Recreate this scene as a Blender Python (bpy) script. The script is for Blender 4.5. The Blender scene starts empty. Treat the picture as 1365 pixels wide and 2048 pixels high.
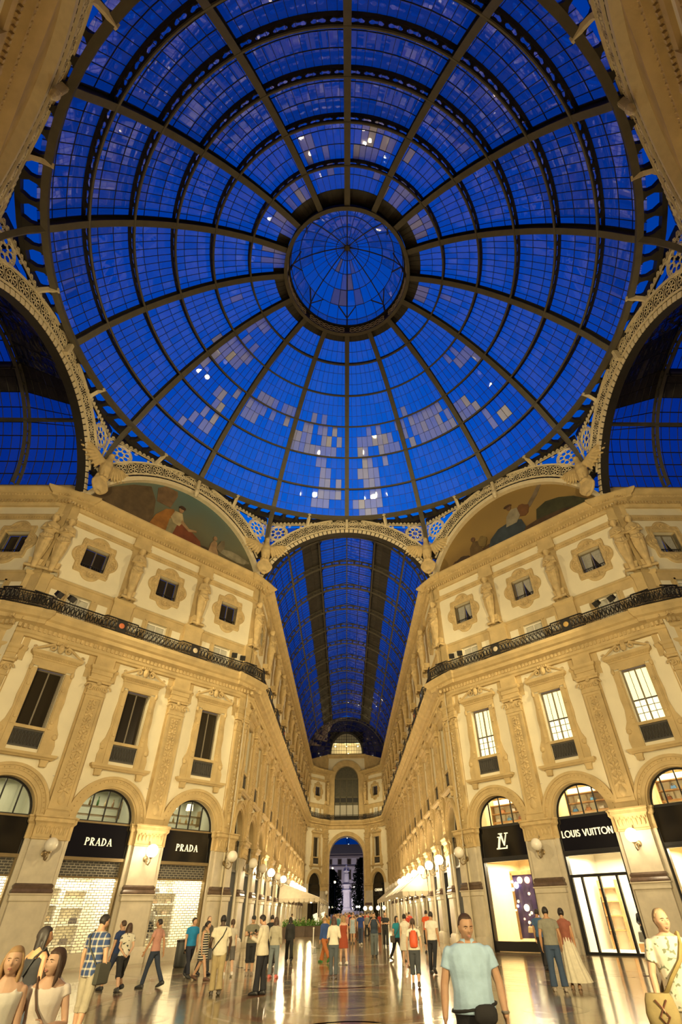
import bpy, math, random
import numpy as np
from math import sin, cos, pi, sqrt, radians as R, hypot, atan2
from mathutils import Vector, Matrix
random.seed(7)
C = bpy.context.scene
col = C.collection
# ------------------------------------------------------------------ camera
cam_d = bpy.data.cameras.new('camera')
cam = bpy.data.objects.new('camera', cam_d); col.objects.link(cam); C.camera = cam
TH, YAW, ROLL = R(38.1786), R(2.02347), R(-1.18003)
fw = Vector((sin(YAW)*cos(TH), cos(YAW)*cos(TH), sin(TH)))
rt = Vector((cos(YAW), -sin(YAW), 0)); up = rt.cross(fw)
r2 = rt*cos(ROLL)+up*sin(ROLL); u2 = -rt*sin(ROLL)+up*cos(ROLL)
m = Matrix((r2, u2, -fw)).transposed().to_4x4(); m.translation = (0.004, -16.884, 1.76)
cam.matrix_world = m
cam_d.sensor_fit = 'VERTICAL'; cam_d.sensor_height = 36; cam_d.lens = 36*971.835/2048
cam_d.shift_x = -38.72/2048; cam_d.shift_y = 36.27/2048
cam_d.clip_end = 600
# ------------------------------------------------------------------ world: dusk sky, brightest towards the north where the sun went down
W = bpy.data.worlds.new('dusk'); C.world = W; W.use_nodes = True
nt = W.node_tree; N = nt.nodes; bgn = N['Background']
tc = N.new('ShaderNodeTexCoord')
dot = N.new('ShaderNodeVectorMath'); dot.operation = 'DOT_PRODUCT'; dot.inputs[1].default_value = (0, .8, .6)
nt.links.new(tc.outputs['Generated'], dot.inputs[0])
rp = N.new('ShaderNodeValToRGB'); e = rp.color_ramp.elements
e[0].position = 0; e[0].color = (0.0, .008, .14, 1); e[1].position = 1; e[1].color = (0.0, .15, .80, 1)
for p_, c_ in ((.33, (0, .016, .24, 1)), (.8, (0, .058, .46, 1)), (.92, (0, .088, .60, 1))):
    q_ = rp.color_ramp.elements.new(p_); q_.color = c_
nt.links.new(dot.outputs['Value'], rp.inputs[0])
sx = N.new('ShaderNodeSeparateXYZ'); nt.links.new(tc.outputs['Generated'], sx.inputs[0])
mr = N.new('ShaderNodeMapRange'); mr.inputs[1].default_value = .0; mr.inputs[2].default_value = .5
mr.inputs[3].default_value = .22; mr.inputs[4].default_value = 1
nt.links.new(sx.outputs[2], mr.inputs[0])
mm = N.new('ShaderNodeMix'); mm.data_type = 'RGBA'; mm.blend_type = 'MULTIPLY'; mm.inputs[0].default_value = 1
nt.links.new(rp.outputs[0], mm.inputs[6]); nt.links.new(mr.outputs[0], mm.inputs[7])
nt.links.new(mm.outputs[2], bgn.inputs[0]); bgn.inputs[1].default_value = .66
# ------------------------------------------------------------------ exposure
vs = C.view_settings; vs.view_transform = 'Standard'; vs.look = 'None'; vs.gamma = 1; vs.use_curve_mapping = False
vs.exposure = 0.25
cy = C.cycles; cy.use_denoising = True; cy.max_bounces = 6; cy.diffuse_bounces = 3; cy.glossy_bounces = 3
cy.transmission_bounces = 3; cy.transparent_max_bounces = 14; cy.caustics_reflective = False; cy.caustics_refractive = False
cy.sample_clamp_indirect = 4
WARM = (1, .80, .42)
# ------------------------------------------------------------------ floodlights of the gallery (lamps on the balcony and cornice ledges, some added out of view)
def flood(p, tgt, P, ang=120, rad=.35, color=WARM, blend=.6):
    l = bpy.data.lights.new('floodlight_beam', 'SPOT'); l.energy = P; l.color = color; l.spot_size = R(ang); l.spot_blend = blend
    l.shadow_soft_size = rad
    o = bpy.data.objects.new('floodlight_beam', l); col.objects.link(o); o.location = p
    o.rotation_euler = (Vector(tgt)-Vector(p)).to_track_quat('-Z', 'Y').to_euler()
    return o
FL = .62
for sx_ in (-1, 1):
    flood((sx_*5.4, -15.6, 16.6), (-sx_*12.5, 12.5, 19), 8500*FL, 90, .4)     # ledges of the near pavilions, behind the viewer
    flood((sx_*6.1, -17.4, 4.4), (sx_*12.5, 12.5, 8), 17000*FL, 95, .4)       # low lamps of the near corner piers
    flood((sx_*6.1, -17.4, 4.4), (-sx_*9, 15, 14), 5500*FL, 100, .4)
    flood((sx_*15.6, 4.6, 16.4), (-sx_*11, 14, 9), 9000*FL, 110)           # outer corners of the far pavilions, raking across
    flood((sx_*15.4, 5.6, 16.4), (sx_*6, -14, 24), 1900*FL)                # far pavilions light the near ones back
    for y_ in (-26, -44, -62): flood((sx_*5.6, y_, 14), (-sx_*7.2, y_-2, 8), 9000*FL, 105, .6)   # added in the unseen arm behind the viewer, for reflections in the dome
    for y_ in (22, 34, 46, 58, 70):                                         # along the far arm
        flood((sx_*5.9, y_, 16.3), (-sx_*7, y_+2.5, 7), 620*FL, 165)
        flood((sx_*5.9, y_+6, 16.3), (-sx_*7, y_+7, 21), 480*FL, 130)
    flood((sx_*5.8, 78, 16.4), (-sx_*2.5, 87, 9), 900*FL, 140)
    flood((sx_*5.8, 76, 16.4), (-sx_*1.5, 87, 21), 500*FL, 120)

# ------------------------------------------------------------------ helpers
class MB:
    """collects shapes and becomes ONE mesh"""
    def __init__(s): s.v = []; s.f = []
    def add(s, vs, fs, M=None):
        b = len(s.v)
        if M is not None: vs = [tuple(M @ Vector(v)) for v in vs]
        s.v += [tuple(map(float, v)) for v in vs]; s.f += [tuple(i+b for i in f) for f in fs]
        return s
    def box(s, x0, x1, y0, y1, z0, z1, M=None):
        return s.add([(x0,y0,z0),(x1,y0,z0),(x1,y1,z0),(x0,y1,z0),(x0,y0,z1),(x1,y0,z1),(x1,y1,z1),(x0,y1,z1)],
                     [(0,3,2,1),(4,5,6,7),(0,1,5,4),(1,2,6,5),(2,3,7,6),(3,0,4,7)], M)
    def loft(s, rings, cap=True, closed=True, M=None):
        n = len(rings[0]); vs = [p for r in rings for p in r]; fs = []
        for i in range(len(rings)-1):
            for j in range(n if closed else n-1):
                k = (j+1) % n
                fs.append((i*n+j, i*n+k, (i+1)*n+k, (i+1)*n+j))
        if cap and closed:
            fs.append(tuple(range(n))[::-1]); fs.append(tuple((len(rings)-1)*n+j for j in range(n)))
        return s.add(vs, fs, M)
    def tube(s, pts, r, n=6, cap=True, closed=False, M=None, flat=1.0, upv=None):
        P = [Vector(p) for p in pts]; K = len(P); rings = []
        rr = r if isinstance(r, (list, tuple)) else [r]*K
        prev = None
        for i, p in enumerate(P):
            t = (P[(i+1) % K]-P[i-1]) if closed else (P[min(i+1, K-1)]-P[max(i-1, 0)])
            t = t.normalized() if t.length > 1e-9 else Vector((0,0,1))
            if prev is None:
                a = Vector(upv) if upv else (Vector((0,0,1)) if abs(t.z) < .9 else Vector((1,0,0)))
            else: a = prev
            u = a - t*a.dot(t); u = u.normalized() if u.length > 1e-6 else t.orthogonal().normalized()
            prev = u; w = t.cross(u)
            rings.append([tuple(p + (u*cos(2*pi*j/n)*flat + w*sin(2*pi*j/n))*rr[i]) for j in range(n)])
        if closed: rings.append(rings[0]); cap = False
        return s.loft(rings, cap, True, M)
    def sphere(s, c, r, nu=10, nv=6, M=None):
        rx, ry, rz = r if isinstance(r, (tuple, list)) else (r, r, r); vs = [(c[0],c[1],c[2]+rz)]; fs = []
        for i in range(1, nv):
            t = pi*i/nv
            for j in range(nu):
                a = 2*pi*j/nu; vs.append((c[0]+rx*sin(t)*cos(a), c[1]+ry*sin(t)*sin(a), c[2]+rz*cos(t)))
        vs.append((c[0],c[1],c[2]-rz)); L = len(vs)-1
        for j in range(nu):
            k = (j+1) % nu; fs.append((0, 1+j, 1+k)); fs.append((L, 1+(nv-2)*nu+k, 1+(nv-2)*nu+j))
            for i in range(nv-2): fs.append((1+i*nu+j, 1+(i+1)*nu+j, 1+(i+1)*nu+k, 1+i*nu+k))
        return s.add(vs, fs, M)
    def lathe(s, prof, n=12, c=(0,0,0), M=None):
        return s.loft([[(c[0]+r*cos(2*pi*j/n), c[1]+r*sin(2*pi*j/n), c[2]+z) for j in range(n)] for r, z in prof], True, True, M)
    def prism(s, poly, y0, y1, M=None):          # polygon in x,z pushed through y
        n = len(poly)
        return s.add([(x,y0,z) for x, z in poly]+[(x,y1,z) for x, z in poly],
                     [tuple(range(n)), tuple(range(2*n-1, n-1, -1))]+[(i, i+n, (i+1) % n+n, (i+1) % n) for i in range(n)], M)
    def sweep(s, path, prof, closed=False, M=None):   # profile (outward, z) along a plan path; outward is to the right of travel
        P = [Vector((p[0], p[1])) for p in path]; K = len(P); ms = []
        for i in range(K):
            ns = []
            for a, b in ((i-1, i), (i, i+1)):
                if closed: a %= K; b %= K
                if 0 <= a < K and 0 <= b < K and a != b:
                    d = (P[b]-P[a]).normalized(); ns.append(Vector((d.y, -d.x)))
            mv = sum(ns, Vector((0, 0))); mv.normalize()
            ms.append(mv/max(.3, mv.dot(ns[0])))
        rings = [[(P[i].x+ms[i].x*p, P[i].y+ms[i].y*p, z) for p, z in prof] for i in range(K)]
        if closed: rings.append(rings[0])
        return s.loft(rings, False, False, M)
    def arcband(s, cx, cz, r0, r1, a0, a1, y0, y1, n=24, M=None):    # flat ring segment in the x,z plane, angles from +x
        vs = []; fs = []
        for i in range(n+1):
            a = a0+(a1-a0)*i/n; c_, s_ = cos(a), sin(a)
            vs += [(cx+r0*c_,y0,cz+r0*s_),(cx+r1*c_,y0,cz+r1*s_),(cx+r1*c_,y1,cz+r1*s_),(cx+r0*c_,y1,cz+r0*s_)]
        for i in range(n):
            b = 4*i
            for k in range(4): fs.append((b+k, b+(k+1) % 4, b+4+(k+1) % 4, b+4+k))
        fs += [(0,3,2,1), (4*n,4*n+1,4*n+2,4*n+3)]
        return s.add(vs, fs, M)
    def mesh(s, name, mat=None, smooth=None):
        me = bpy.data.meshes.new(name); me.from_pydata(s.v, [], s.f)
        if mat: me.materials.append(mat)
        if smooth is not None:
            me.polygons.foreach_set('use_smooth', [True]*len(me.polygons)); me.set_sharp_from_angle(angle=R(smooth))
        me.update(); return me
def ob(name, data, parent=None, loc=(0,0,0), rz=0, mat=None, label=None):
    if isinstance(data, MB): data = data.mesh(name, mat)
    o = bpy.data.objects.new(name, data); col.objects.link(o)
    if parent is not None: o.parent = parent
    o.location = loc
    if rz: o.rotation_euler = (0, 0, rz)
    if label: o['label'] = label
    return o
def tag(o, label=None, cat=None, group=None, kind=None):
    for k, v in (('label', label), ('category', cat), ('group', group), ('kind', kind)):
        if v: o[k] = v
    return o
def thing(name, label, cat, loc=(0,0,0), rz=0, group=None):
    return tag(ob(name, None, None, loc, rz), label, cat, group)
def copy_tree(o, parent=None, loc=None, rz=None):
    c = o.copy(); col.objects.link(c); c.parent = parent
    if loc is not None: c.location = loc
    if rz is not None: c.rotation_euler = (0, 0, rz)
    for ch in list(o.children): copy_tree(ch, c)
    return c
# ------------------------------------------------------------------ materials
def mat(name, c, rough=.6, metal=0, var=0, vs_=3.0, bump=0, bs=20, emit=0, ec=None, spec=.5, coat=0):
    m_ = bpy.data.materials.new(name); m_.use_nodes = True; nt = m_.node_tree; b = nt.nodes['Principled BSDF']
    b.inputs['Base Color'].default_value = (*c, 1); b.inputs['Roughness'].default_value = rough; b.inputs['Metallic'].default_value = metal
    b.inputs['Specular IOR Level'].default_value = spec
    if coat: b.inputs['Coat Weight'].default_value = coat
    if emit: b.inputs['Emission Color'].default_value = (*(ec or c), 1); b.inputs['Emission Strength'].default_value = emit
    if var or bump:
        t = nt.nodes.new('ShaderNodeTexCoord'); n_ = nt.nodes.new('ShaderNodeTexNoise'); n_.inputs['Scale'].default_value = vs_; n_.inputs['Detail'].default_value = 6
        nt.links.new(t.outputs['Object'], n_.inputs['Vector'])
        if var:
            r_ = nt.nodes.new('ShaderNodeValToRGB'); r_.color_ramp.elements[0].position = .3; r_.color_ramp.elements[1].position = .7
            r_.color_ramp.elements[0].color = (*[x*(1-var) for x in c], 1); r_.color_ramp.elements[1].color = (*[min(1, x*(1+var*.6)) for x in c], 1)
            nt.links.new(n_.outputs['Fac'], r_.inputs[0]); nt.links.new(r_.outputs[0], b.inputs['Base Color'])
        if bump:
            n2 = nt.nodes.new('ShaderNodeTexNoise'); n2.inputs['Scale'].default_value = bs; n2.inputs['Detail'].default_value = 4
            nt.links.new(t.outputs['Object'], n2.inputs['Vector'])
            bp = nt.nodes.new('ShaderNodeBump'); bp.inputs['Strength'].default_value = bump; bp.inputs['Distance'].default_value = .02
            nt.links.new(n2.outputs['Fac'], bp.inputs['Height']); nt.links.new(bp.outputs[0], b.inputs['Normal'])
    return m_
def glass(name, tint, dirt, dcol, gl=.9, rough=.02, pervar=0, refl=1):
    """thin pane: tinted clear glass, mirror reflection by angle, a film of dust that differs from pane to pane"""
    m_ = bpy.data.materials.new(name); m_.use_nodes = True; nt = m_.node_tree; nt.nodes.clear(); L = nt.links.new
    out = nt.nodes.new('ShaderNodeOutputMaterial'); tr = nt.nodes.new('ShaderNodeBsdfTransparent'); tr.inputs[0].default_value = (*tint, 1)
    df = nt.nodes.new('ShaderNodeBsdfDiffuse'); df.inputs[0].default_value = (*dcol, 1)
    gs = nt.nodes.new('ShaderNodeBsdfGlossy'); gs.inputs[0].default_value = (gl, gl, gl, 1); gs.inputs['Roughness'].default_value = rough
    fr = nt.nodes.new('ShaderNodeFresnel'); fr.inputs[0].default_value = 1.5
    m1 = nt.nodes.new('ShaderNodeMixShader'); m2 = nt.nodes.new('ShaderNodeMixShader')
    ff = nt.nodes.new('ShaderNodeMath'); ff.operation = 'MULTIPLY'; ff.inputs[1].default_value = refl; L(fr.outputs[0], ff.inputs[0])
    L(tr.outputs[0], m1.inputs[1]); L(df.outputs[0], m1.inputs[2]); m1.inputs[0].default_value = dirt
    if pervar:
        g = nt.nodes.new('ShaderNodeNewGeometry'); oi = nt.nodes.new('ShaderNodeObjectInfo')
        ad = nt.nodes.new('ShaderNodeMath'); ad.operation = 'ADD'; L(g.outputs['Random Per Island'], ad.inputs[0]); L(oi.outputs['Random'], ad.inputs[1])
        frc = nt.nodes.new('ShaderNodeMath'); frc.operation = 'FRACT'; L(ad.outputs[0], frc.inputs[0])
        pw = nt.nodes.new('ShaderNodeMath'); pw.operation = 'POWER'; L(frc.outputs[0], pw.inputs[0]); pw.inputs[1].default_value = 3
        ma = nt.nodes.new('ShaderNodeMath'); ma.operation = 'MULTIPLY_ADD'; L(pw.outputs[0], ma.inputs[0]); ma.inputs[1].default_value = pervar; ma.inputs[2].default_value = dirt
        L(ma.outputs[0], m1.inputs[0])
    L(ff.outputs[0], m2.inputs[0]); L(m1.outputs[0], m2.inputs[1]); L(gs.outputs[0], m2.inputs[2]); L(m2.outputs[0], out.inputs[0])
    return m_
M_STONE = mat('ochre_stone', (.56,.415,.20), .75, var=.18, vs_=1.3, bump=.35, bs=14)
M_ORN = mat('carved_stone', (.58,.43,.21), .75, var=.2, vs_=3, bump=.3, bs=20)
M_STUCCO = mat('cream_stucco', (.80,.72,.52), .8, var=.07, vs_=.8, bump=.12, bs=9)
M_PIER = mat('grey_marble', (.60,.53,.40), .4, var=.14, vs_=2.2, bump=.06)
M_DARKBASE = mat('brown_marble', (.13,.085,.06), .3, var=.3, vs_=5)
M_IRON = mat('black_iron', (.02,.017,.013), .45, var=.2)
M_RIB = mat('painted_ironwork', (.12,.105,.075), .6, var=.15, vs_=2)
M_RIBD = mat('dark_ironwork', (.028,.024,.018), .6, var=.2, vs_=2)
M_CREAM = mat('cream_painted_iron', (.78,.67,.46), .55, var=.08)
M_BACK = mat('dark_band_ground', (.022,.018,.013), .6, var=.2)
M_OPAQ = mat('dark_roof_panel', (.05,.043,.034), .5, var=.3)
G_DOME = glass('dome_glass', (.90,.95,1), .003, (.6,.6,.58), pervar=.03, refl=.38)
G_REFLECTION = glass('painted_reflection_glass', (.85,.9,.95), .24, (.90,.92,1.0), pervar=.5, refl=.5)  # pale reflections of the lit interior, painted into chosen panes
G_BROWN_REFL = glass('brown_reflection_glass', (.10,.10,.10), .10, (.42,.38,.30), pervar=.25, refl=.6)  # brown reflection of the lit interior put into the pane colour
G_HIP = glass('dark_hip_glass', (.16,.19,.24), .02, (.5,.47,.42), pervar=.05, refl=.4)
G_VAULT = glass('vault_glass', (.40,.66,.80), .008, (.5,.47,.42), pervar=.02, refl=.14)
G_CLEAR = glass('clear_glass', (.96,.97,.96), 0, (1,1,1))
G_WIN = mat('dark_window_glass', (.028,.022,.014), .12, spec=.3)
M_CURT = mat('grey_curtain', (.34,.33,.30), .85, var=.15, vs_=9)
M_LIT = mat('lit_blind', (.9,.85,.7), .8, emit=1.35, ec=(1,.84,.44))
M_FASCIA = mat('black_glass_fascia', (.012,.011,.010), .08, spec=.7)
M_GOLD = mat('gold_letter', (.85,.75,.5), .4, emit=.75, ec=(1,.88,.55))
M_BRONZE = mat('bronze', (.30,.22,.11), .35, metal=.6, var=.15)
M_STEEL = mat('grille_steel', (.42,.38,.30), .4, metal=.5)
M_BLACK = mat('black_metal', (.015,.014,.013), .35)
M_WARMWALL = mat('warm_white_wall', (.86,.78,.60), .7)
M_WOOD = mat('oak', (.52,.30,.12), .5, var=.2, vs_=4)
M_GLOBE = mat('opal_globe', (.88,.82,.70), .25, var=.05)
M_GLOBE_ON = mat('lit_opal_globe', (1,.95,.85), .3, emit=14, ec=(1,.85,.58))
M_BULB = mat('warm_lamp', (1,.9,.7), .4, emit=6, ec=(1,.84,.5))
M_GREEN = mat('shrub_leaf', (.10,.22,.03), .6, var=.4, vs_=8)
M_DKGREEN = mat('tree_leaf', (.009,.02,.007), 1, var=.4, vs_=3, spec=.05)
M_BARK = mat('bark', (.08,.06,.04), .9)
M_AWN = mat('awning_cloth', (.46,.40,.29), .85, var=.1)
M_WHITE = mat('white_paint', (.8,.76,.68), .5)
M_MONU = mat('pale_monument_marble', (.62,.58,.60), .6, var=.08)
# ================================================================== SETTING: floor and ground
q7 = 2**-.5
def floor_mat():
    m_ = bpy.data.materials.new('polished_mosaic'); m_.use_nodes = True; nt = m_.node_tree; b = nt.nodes['Principled BSDF']; L = nt.links.new
    t = nt.nodes.new('ShaderNodeTexCoord'); n1 = nt.nodes.new('ShaderNodeTexNoise'); n1.inputs['Scale'].default_value = .55; n1.inputs['Detail'].default_value = 7
    v = nt.nodes.new('ShaderNodeTexVoronoi'); v.inputs['Scale'].default_value = 14
    L(t.outputs['Object'], n1.inputs['Vector']); L(t.outputs['Object'], v.inputs['Vector'])
    r_ = nt.nodes.new('ShaderNodeValToRGB'); r_.color_ramp.elements[0].position = .35; r_.color_ramp.elements[1].position = .65
    r_.color_ramp.elements[0].color = (.20,.15,.08,1); r_.color_ramp.elements[1].color = (.37,.29,.165,1); L(n1.outputs['Fac'], r_.inputs[0])
    mx = nt.nodes.new('ShaderNodeMix'); mx.data_type = 'RGBA'; mx.blend_type = 'OVERLAY'; mx.inputs[0].default_value = .22
    L(r_.outputs[0], mx.inputs[6]); L(v.outputs['Color'], mx.inputs[7]); L(mx.outputs[2], b.inputs['Base Color'])
    b.inputs['Roughness'].default_value = .14; b.inputs['Specular IOR Level'].default_value = .6
    b.inputs['Coat Weight'].default_value = .35; b.inputs['Coat Roughness'].default_value = .1
    n2 = nt.nodes.new('ShaderNodeTexNoise'); n2.inputs['Scale'].default_value = 2.2; n2.inputs['Detail'].default_value = 3; L(t.outputs['Object'], n2.inputs['Vector'])
    bp = nt.nodes.new('ShaderNodeBump'); bp.inputs['Strength'].default_value = .12; bp.inputs['Distance'].default_value = .05
    L(n2.outputs['Fac'], bp.inputs['Height']); L(bp.outputs[0], b.inputs['Normal'])
    return m_
M_FLOOR = floor_mat()
def inlay(name, c): return mat(name, c, .16, var=.25, vs_=2, spec=.6, coat=.3)
M_IN = [inlay('red_marble_inlay', (.24,.10,.05)), inlay('dark_marble_inlay', (.12,.09,.055)), inlay('white_marble_inlay', (.55,.47,.33)), inlay('blue_grey_inlay', (.13,.15,.17))]
floor = tag(ob('floor', MB().box(-46,46,-90,92,-.3,0), mat=M_FLOOR), kind='structure')
def ring_in(cx, cy, r0, r1, m_, n=64, name='inlay_ring'):
    b = MB(); b.sweep([(cx+r0*cos(-2*pi*i/n), cy+r0*sin(-2*pi*i/n)) for i in range(n)], [(0,0),(0,.0012),(r0-r1,.0012),(r0-r1,0)], True)
    return ob(name, b, floor, mat=m_)
for r0, r1, k in ((1.2,1.0,1),(2.1,1.95,2),(3.1,2.75,0),(3.5,3.4,2),(6.4,6.2,1),(7.0,6.55,0),(7.3,7.2,2)): ring_in(0, 0, r0, r1, M_IN[k])
for k in range(8):
    a = k*pi/4+pi/8; cx, cy = 5*cos(a), 5*sin(a)
    ring_in(cx, cy, .75, .62, M_IN[k % 3], 32); ring_in(cx, cy, .45, .05, M_IN[(k+1) % 4], 24, 'inlay_disc')
for k in range(4):
    ring_in(0, 12-8*k, 1.25, 1.12, M_IN[1], 40); ring_in(0, 12-8*k, .9, .82, M_IN[2], 40)
def band(x0, y0, x1, y1, w, m_):
    d = Vector((x1-x0, y1-y0)); L = d.length; b = MB().box(0, L, -w/2, w/2, 0, .0012)
    ob('inlay_band', b, floor, (x0, y0, 0), atan2(d.y, d.x), m_)
oct_ = lambda r: [(r*cos(pi/8+i*pi/4)/cos(pi/8), r*sin(pi/8+i*pi/4)/cos(pi/8)) for i in range(8)]
for r, w, k in ((9.2,.3,1),(10.0,.9,0),(10.8,.3,2),(15.2,.25,1),(15.9,.6,0),(16.5,.25,2)):
    o8 = oct_(r)
    for i in range(8): band(*o8[i], *o8[(i+1) % 8], w, M_IN[k])
for k in range(16):
    a = k*pi/8; band(7.4*cos(a), 7.4*sin(a), 9.0*cos(a), 9.0*sin(a), .18, M_IN[2]); band(11*cos(a), 11*sin(a), 15*cos(a), 15*sin(a), .22, M_IN[1+k % 3])
for sx_ in (-1, 1):
    band(sx_*5.6, 18, sx_*5.6, 84, .3, M_IN[1]); band(sx_*5.0, 18, sx_*5.0, 84, .5, M_IN[0]); band(sx_*1.8, 18, sx_*1.8, 84, .25, M_IN[1])
for k in range(14): band(-4.6, 19+5*k, 4.6, 19+5*k, .3, M_IN[k % 3])
ground = tag(ob('ground', MB().box(-120,120,92.02,300,-.3,-.02), mat=mat('square_paving', (.11,.10,.10), .7, var=.2)), kind='structure')

# ================================================================== SETTING: walls
def wall_bay(b, s):
    def rc(x0, x1, z0, z1): b.add([(s+x0,0,z0),(s+x1,0,z0),(s+x1,0,z1),(s+x0,0,z1)], [(0,1,2,3)])
    def hole(x, z0, z1, d=.42):
        b.add([(s-x,0,z0),(s-x,d,z0),(s-x,d,z1),(s-x,0,z1)], [(0,1,2,3)]); b.add([(s+x,0,z0),(s+x,d,z0),(s+x,d,z1),(s+x,0,z1)], [(0,1,2,3)])
        b.add([(s-x,0,z1),(s-x,d,z1),(s+x,d,z1),(s+x,0,z1)], [(0,1,2,3)]); b.add([(s-x,0,z0),(s-x,d,z0),(s+x,d,z0),(s+x,0,z0)], [(0,1,2,3)])
    rc(-2.5,-1.55,0,5.65); rc(1.55,2.5,0,5.65)
    for sg in (-1, 1): b.add([(s+sg*1.55,0,0),(s+sg*1.55,.6,0),(s+sg*1.55,.6,5.65),(s+sg*1.55,0,5.65)], [(0,1,2,3)])
    n = 16; r = 1.55
    for i in range(n):
        a0, a1 = pi*i/n, pi*(i+1)/n; p0, p1 = (s+r*cos(a0), 5.65+r*sin(a0)), (s+r*cos(a1), 5.65+r*sin(a1))
        e = lambda a: ((s+2.5*(1 if a < pi/2 else -1), 5.65+min(1.75, 2.5*abs(math.tan(a)))) if abs(math.tan(a)) < .7 else (s+1.75/math.tan(a), 7.4))
        b.add([(p0[0],0,p0[1]),(e(a0+1e-6)[0],0,e(a0+1e-6)[1]),(e(a1-1e-6)[0],0,e(a1-1e-6)[1]),(p1[0],0,p1[1])], [(0,1,2,3)])
        for sg, aa in ((1, a0), (-1, a1)):
            pass
        b.add([(p0[0],0,p0[1]),(p0[0],.6,p0[1]),(p1[0],.6,p1[1]),(p1[0],0,p1[1])], [(0,1,2,3)])
    for sg in (-1, 1):   # upper corners the fan leaves open
        a = math.atan(.7); b.add([(s+sg*2.5,0,7.4),(s+sg*2.5,0,5.65+2.5*.7-.001),(s+sg*r*cos(a),0,5.65+r*sin(a)),(s+sg*2.5*.999,0,7.4)], [(0,1,2,3)])
    rc(-2.5,2.5,7.4,8.5); rc(-2.5,-.7,8.5,12.4); rc(.7,2.5,8.5,12.4); hole(.7,8.5,12.4); rc(-2.5,2.5,12.4,15.9)
    rc(-2.5,-.66,15.9,16.9); rc(.66,2.5,15.9,16.9); hole(.66,15.9,16.9); rc(-2.5,2.5,16.9,18.88)
    rc(-2.5,-.72,18.88,20.42); rc(.72,2.5,18.88,20.42); hole(.72,18.88,20.42); rc(-2.5,2.5,20.42,23.6)
def make_wall(name, loc, rz, bays, mat_=None):
    b = MB()
    for s in bays: wall_bay(b, s)
    o = ob(name, b, None, loc, rz, mat_ or M_STUCCO); tag(o, kind='structure'); return o
ARM_B = [20.1+5*k for k in range(13)]
WL = make_wall('wall_left', (-17.65*q7, 17.65*q7, 0), R(45), (-5,0,5))
WR = make_wall('wall_right', (17.65*q7, 17.65*q7, 0), R(-45), (-5,0,5))
WAL = make_wall('wall_far_left', (-7.05, 0, 0), R(90), ARM_B)
WAR = make_wall('wall_far_right', (7.05, 0, 0), R(-90), [-s for s in ARM_B])
WSL = make_wall('wall_west', (0, 7.05, 0), 0, (-20.1,-25.1,-30.1))
WSR = make_wall('wall_east', (0, 7.05, 0), 0, (20.1,25.1,30.1))
WSNL = make_wall('wall_south_left', (-7.05, 0, 0), R(90), [-21-5*k for k in range(13)])
WSNR = make_wall('wall_south_right', (7.05, 0, 0), R(-90), [21+5*k for k in range(13)])
WNL = make_wall('wall_near_left', (-17.65*q7, -17.65*q7, 0), R(135), (-5,0,5))
WNR = make_wall('wall_near_right', (17.65*q7, -17.65*q7, 0), R(225), (-5,0,5))

# ------------------------------------------------------------------ pieces of a bay, each mesh made once (x along the wall, -y into the gallery)
PM = {}
def piece(name, mb, m_, smooth=None): PM[name] = mb.mesh(name, m_, smooth); return PM[name]
def rp(hw, d, back=.05, s=0): return [(s-hw, back), (s-hw, -d), (s+hw, -d), (s+hw, back)]
# lower pier: plinth, pedestal, shaft; dark moulded base and carved capital are parts of it
b = MB(); b.sweep(rp(.98,.06), [(0,0),(0,5.6)]); b.sweep(rp(.80,.26), [(.1,0),(.1,.5),(.06,.58),(.0,.62)])
b.sweep(rp(.80,.26), [(0,.6),(0,2.36)]); b.sweep(rp(.80,.26), [(.0,2.36),(.05,2.40),(.05,2.58),(.1,2.62),(.1,2.66),(-.05,2.66)])
b.sweep(rp(.74,.2), [(0,2.66),(0,4.7)]); piece('pier', b, M_PIER, 30)
b = MB(); b.sweep(rp(.74,.2), [(.1,2.66),(.13,2.72),(.10,2.80),(.06,2.84),(.09,2.90),(.09,2.95),(.03,3.02),(0,3.03)]); piece('base_moulding', b, M_DARKBASE, 40)
b = MB(); b.sweep(rp(.74,.2), [(.0,4.68),(.05,4.70),(.05,4.76),(.02,4.8),(.04,5.3),(.10,5.38),(.16,5.42),(.16,5.56),(.22,5.60),(.22,5.66),(-.3,5.68)])
b.sweep(rp(.98,.03), [(0,4.7),(.04,4.72),(.04,5.3),(.12,5.4),(.12,5.56),(.16,5.6),(.16,5.66),(-.3,5.66)])
for i in range(7):
    x = -.6+.2*i; b.sphere((x,-.25,5.05), (.07,.05,.16), 6, 4); b.sphere((x+.1,-.25,5.22), (.04,.04,.06), 5, 4)
piece('carved_capital', b, M_ORN, 35)
b = MB().sweep(rp(.62,.262), [(0,2.42),(.025,2.42),(.025,2.56),(0,2.56)])
for i in range(7): b.box(-.52+.16*i, -.44+.16*i, -.30, -.27, 2.45, 2.53)
piece('pedestal_frieze', b, M_ORN)
# archivolt
b = MB()
for r0, r1, y in ((1.52,1.60,-.04),(1.60,1.78,-.10),(1.78,1.94,-.13),(1.94,2.08,-.19)): b.arcband(0, 5.66, r0, r1, 0, pi, y, .3, 28)
for i in range(27):
    a = pi*(i+.5)/27; b.sphere((1.86*cos(a), -.14, 5.66+1.86*sin(a)), .035, 5, 4)
piece('archivolt', b, M_STONE, 30)
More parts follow.
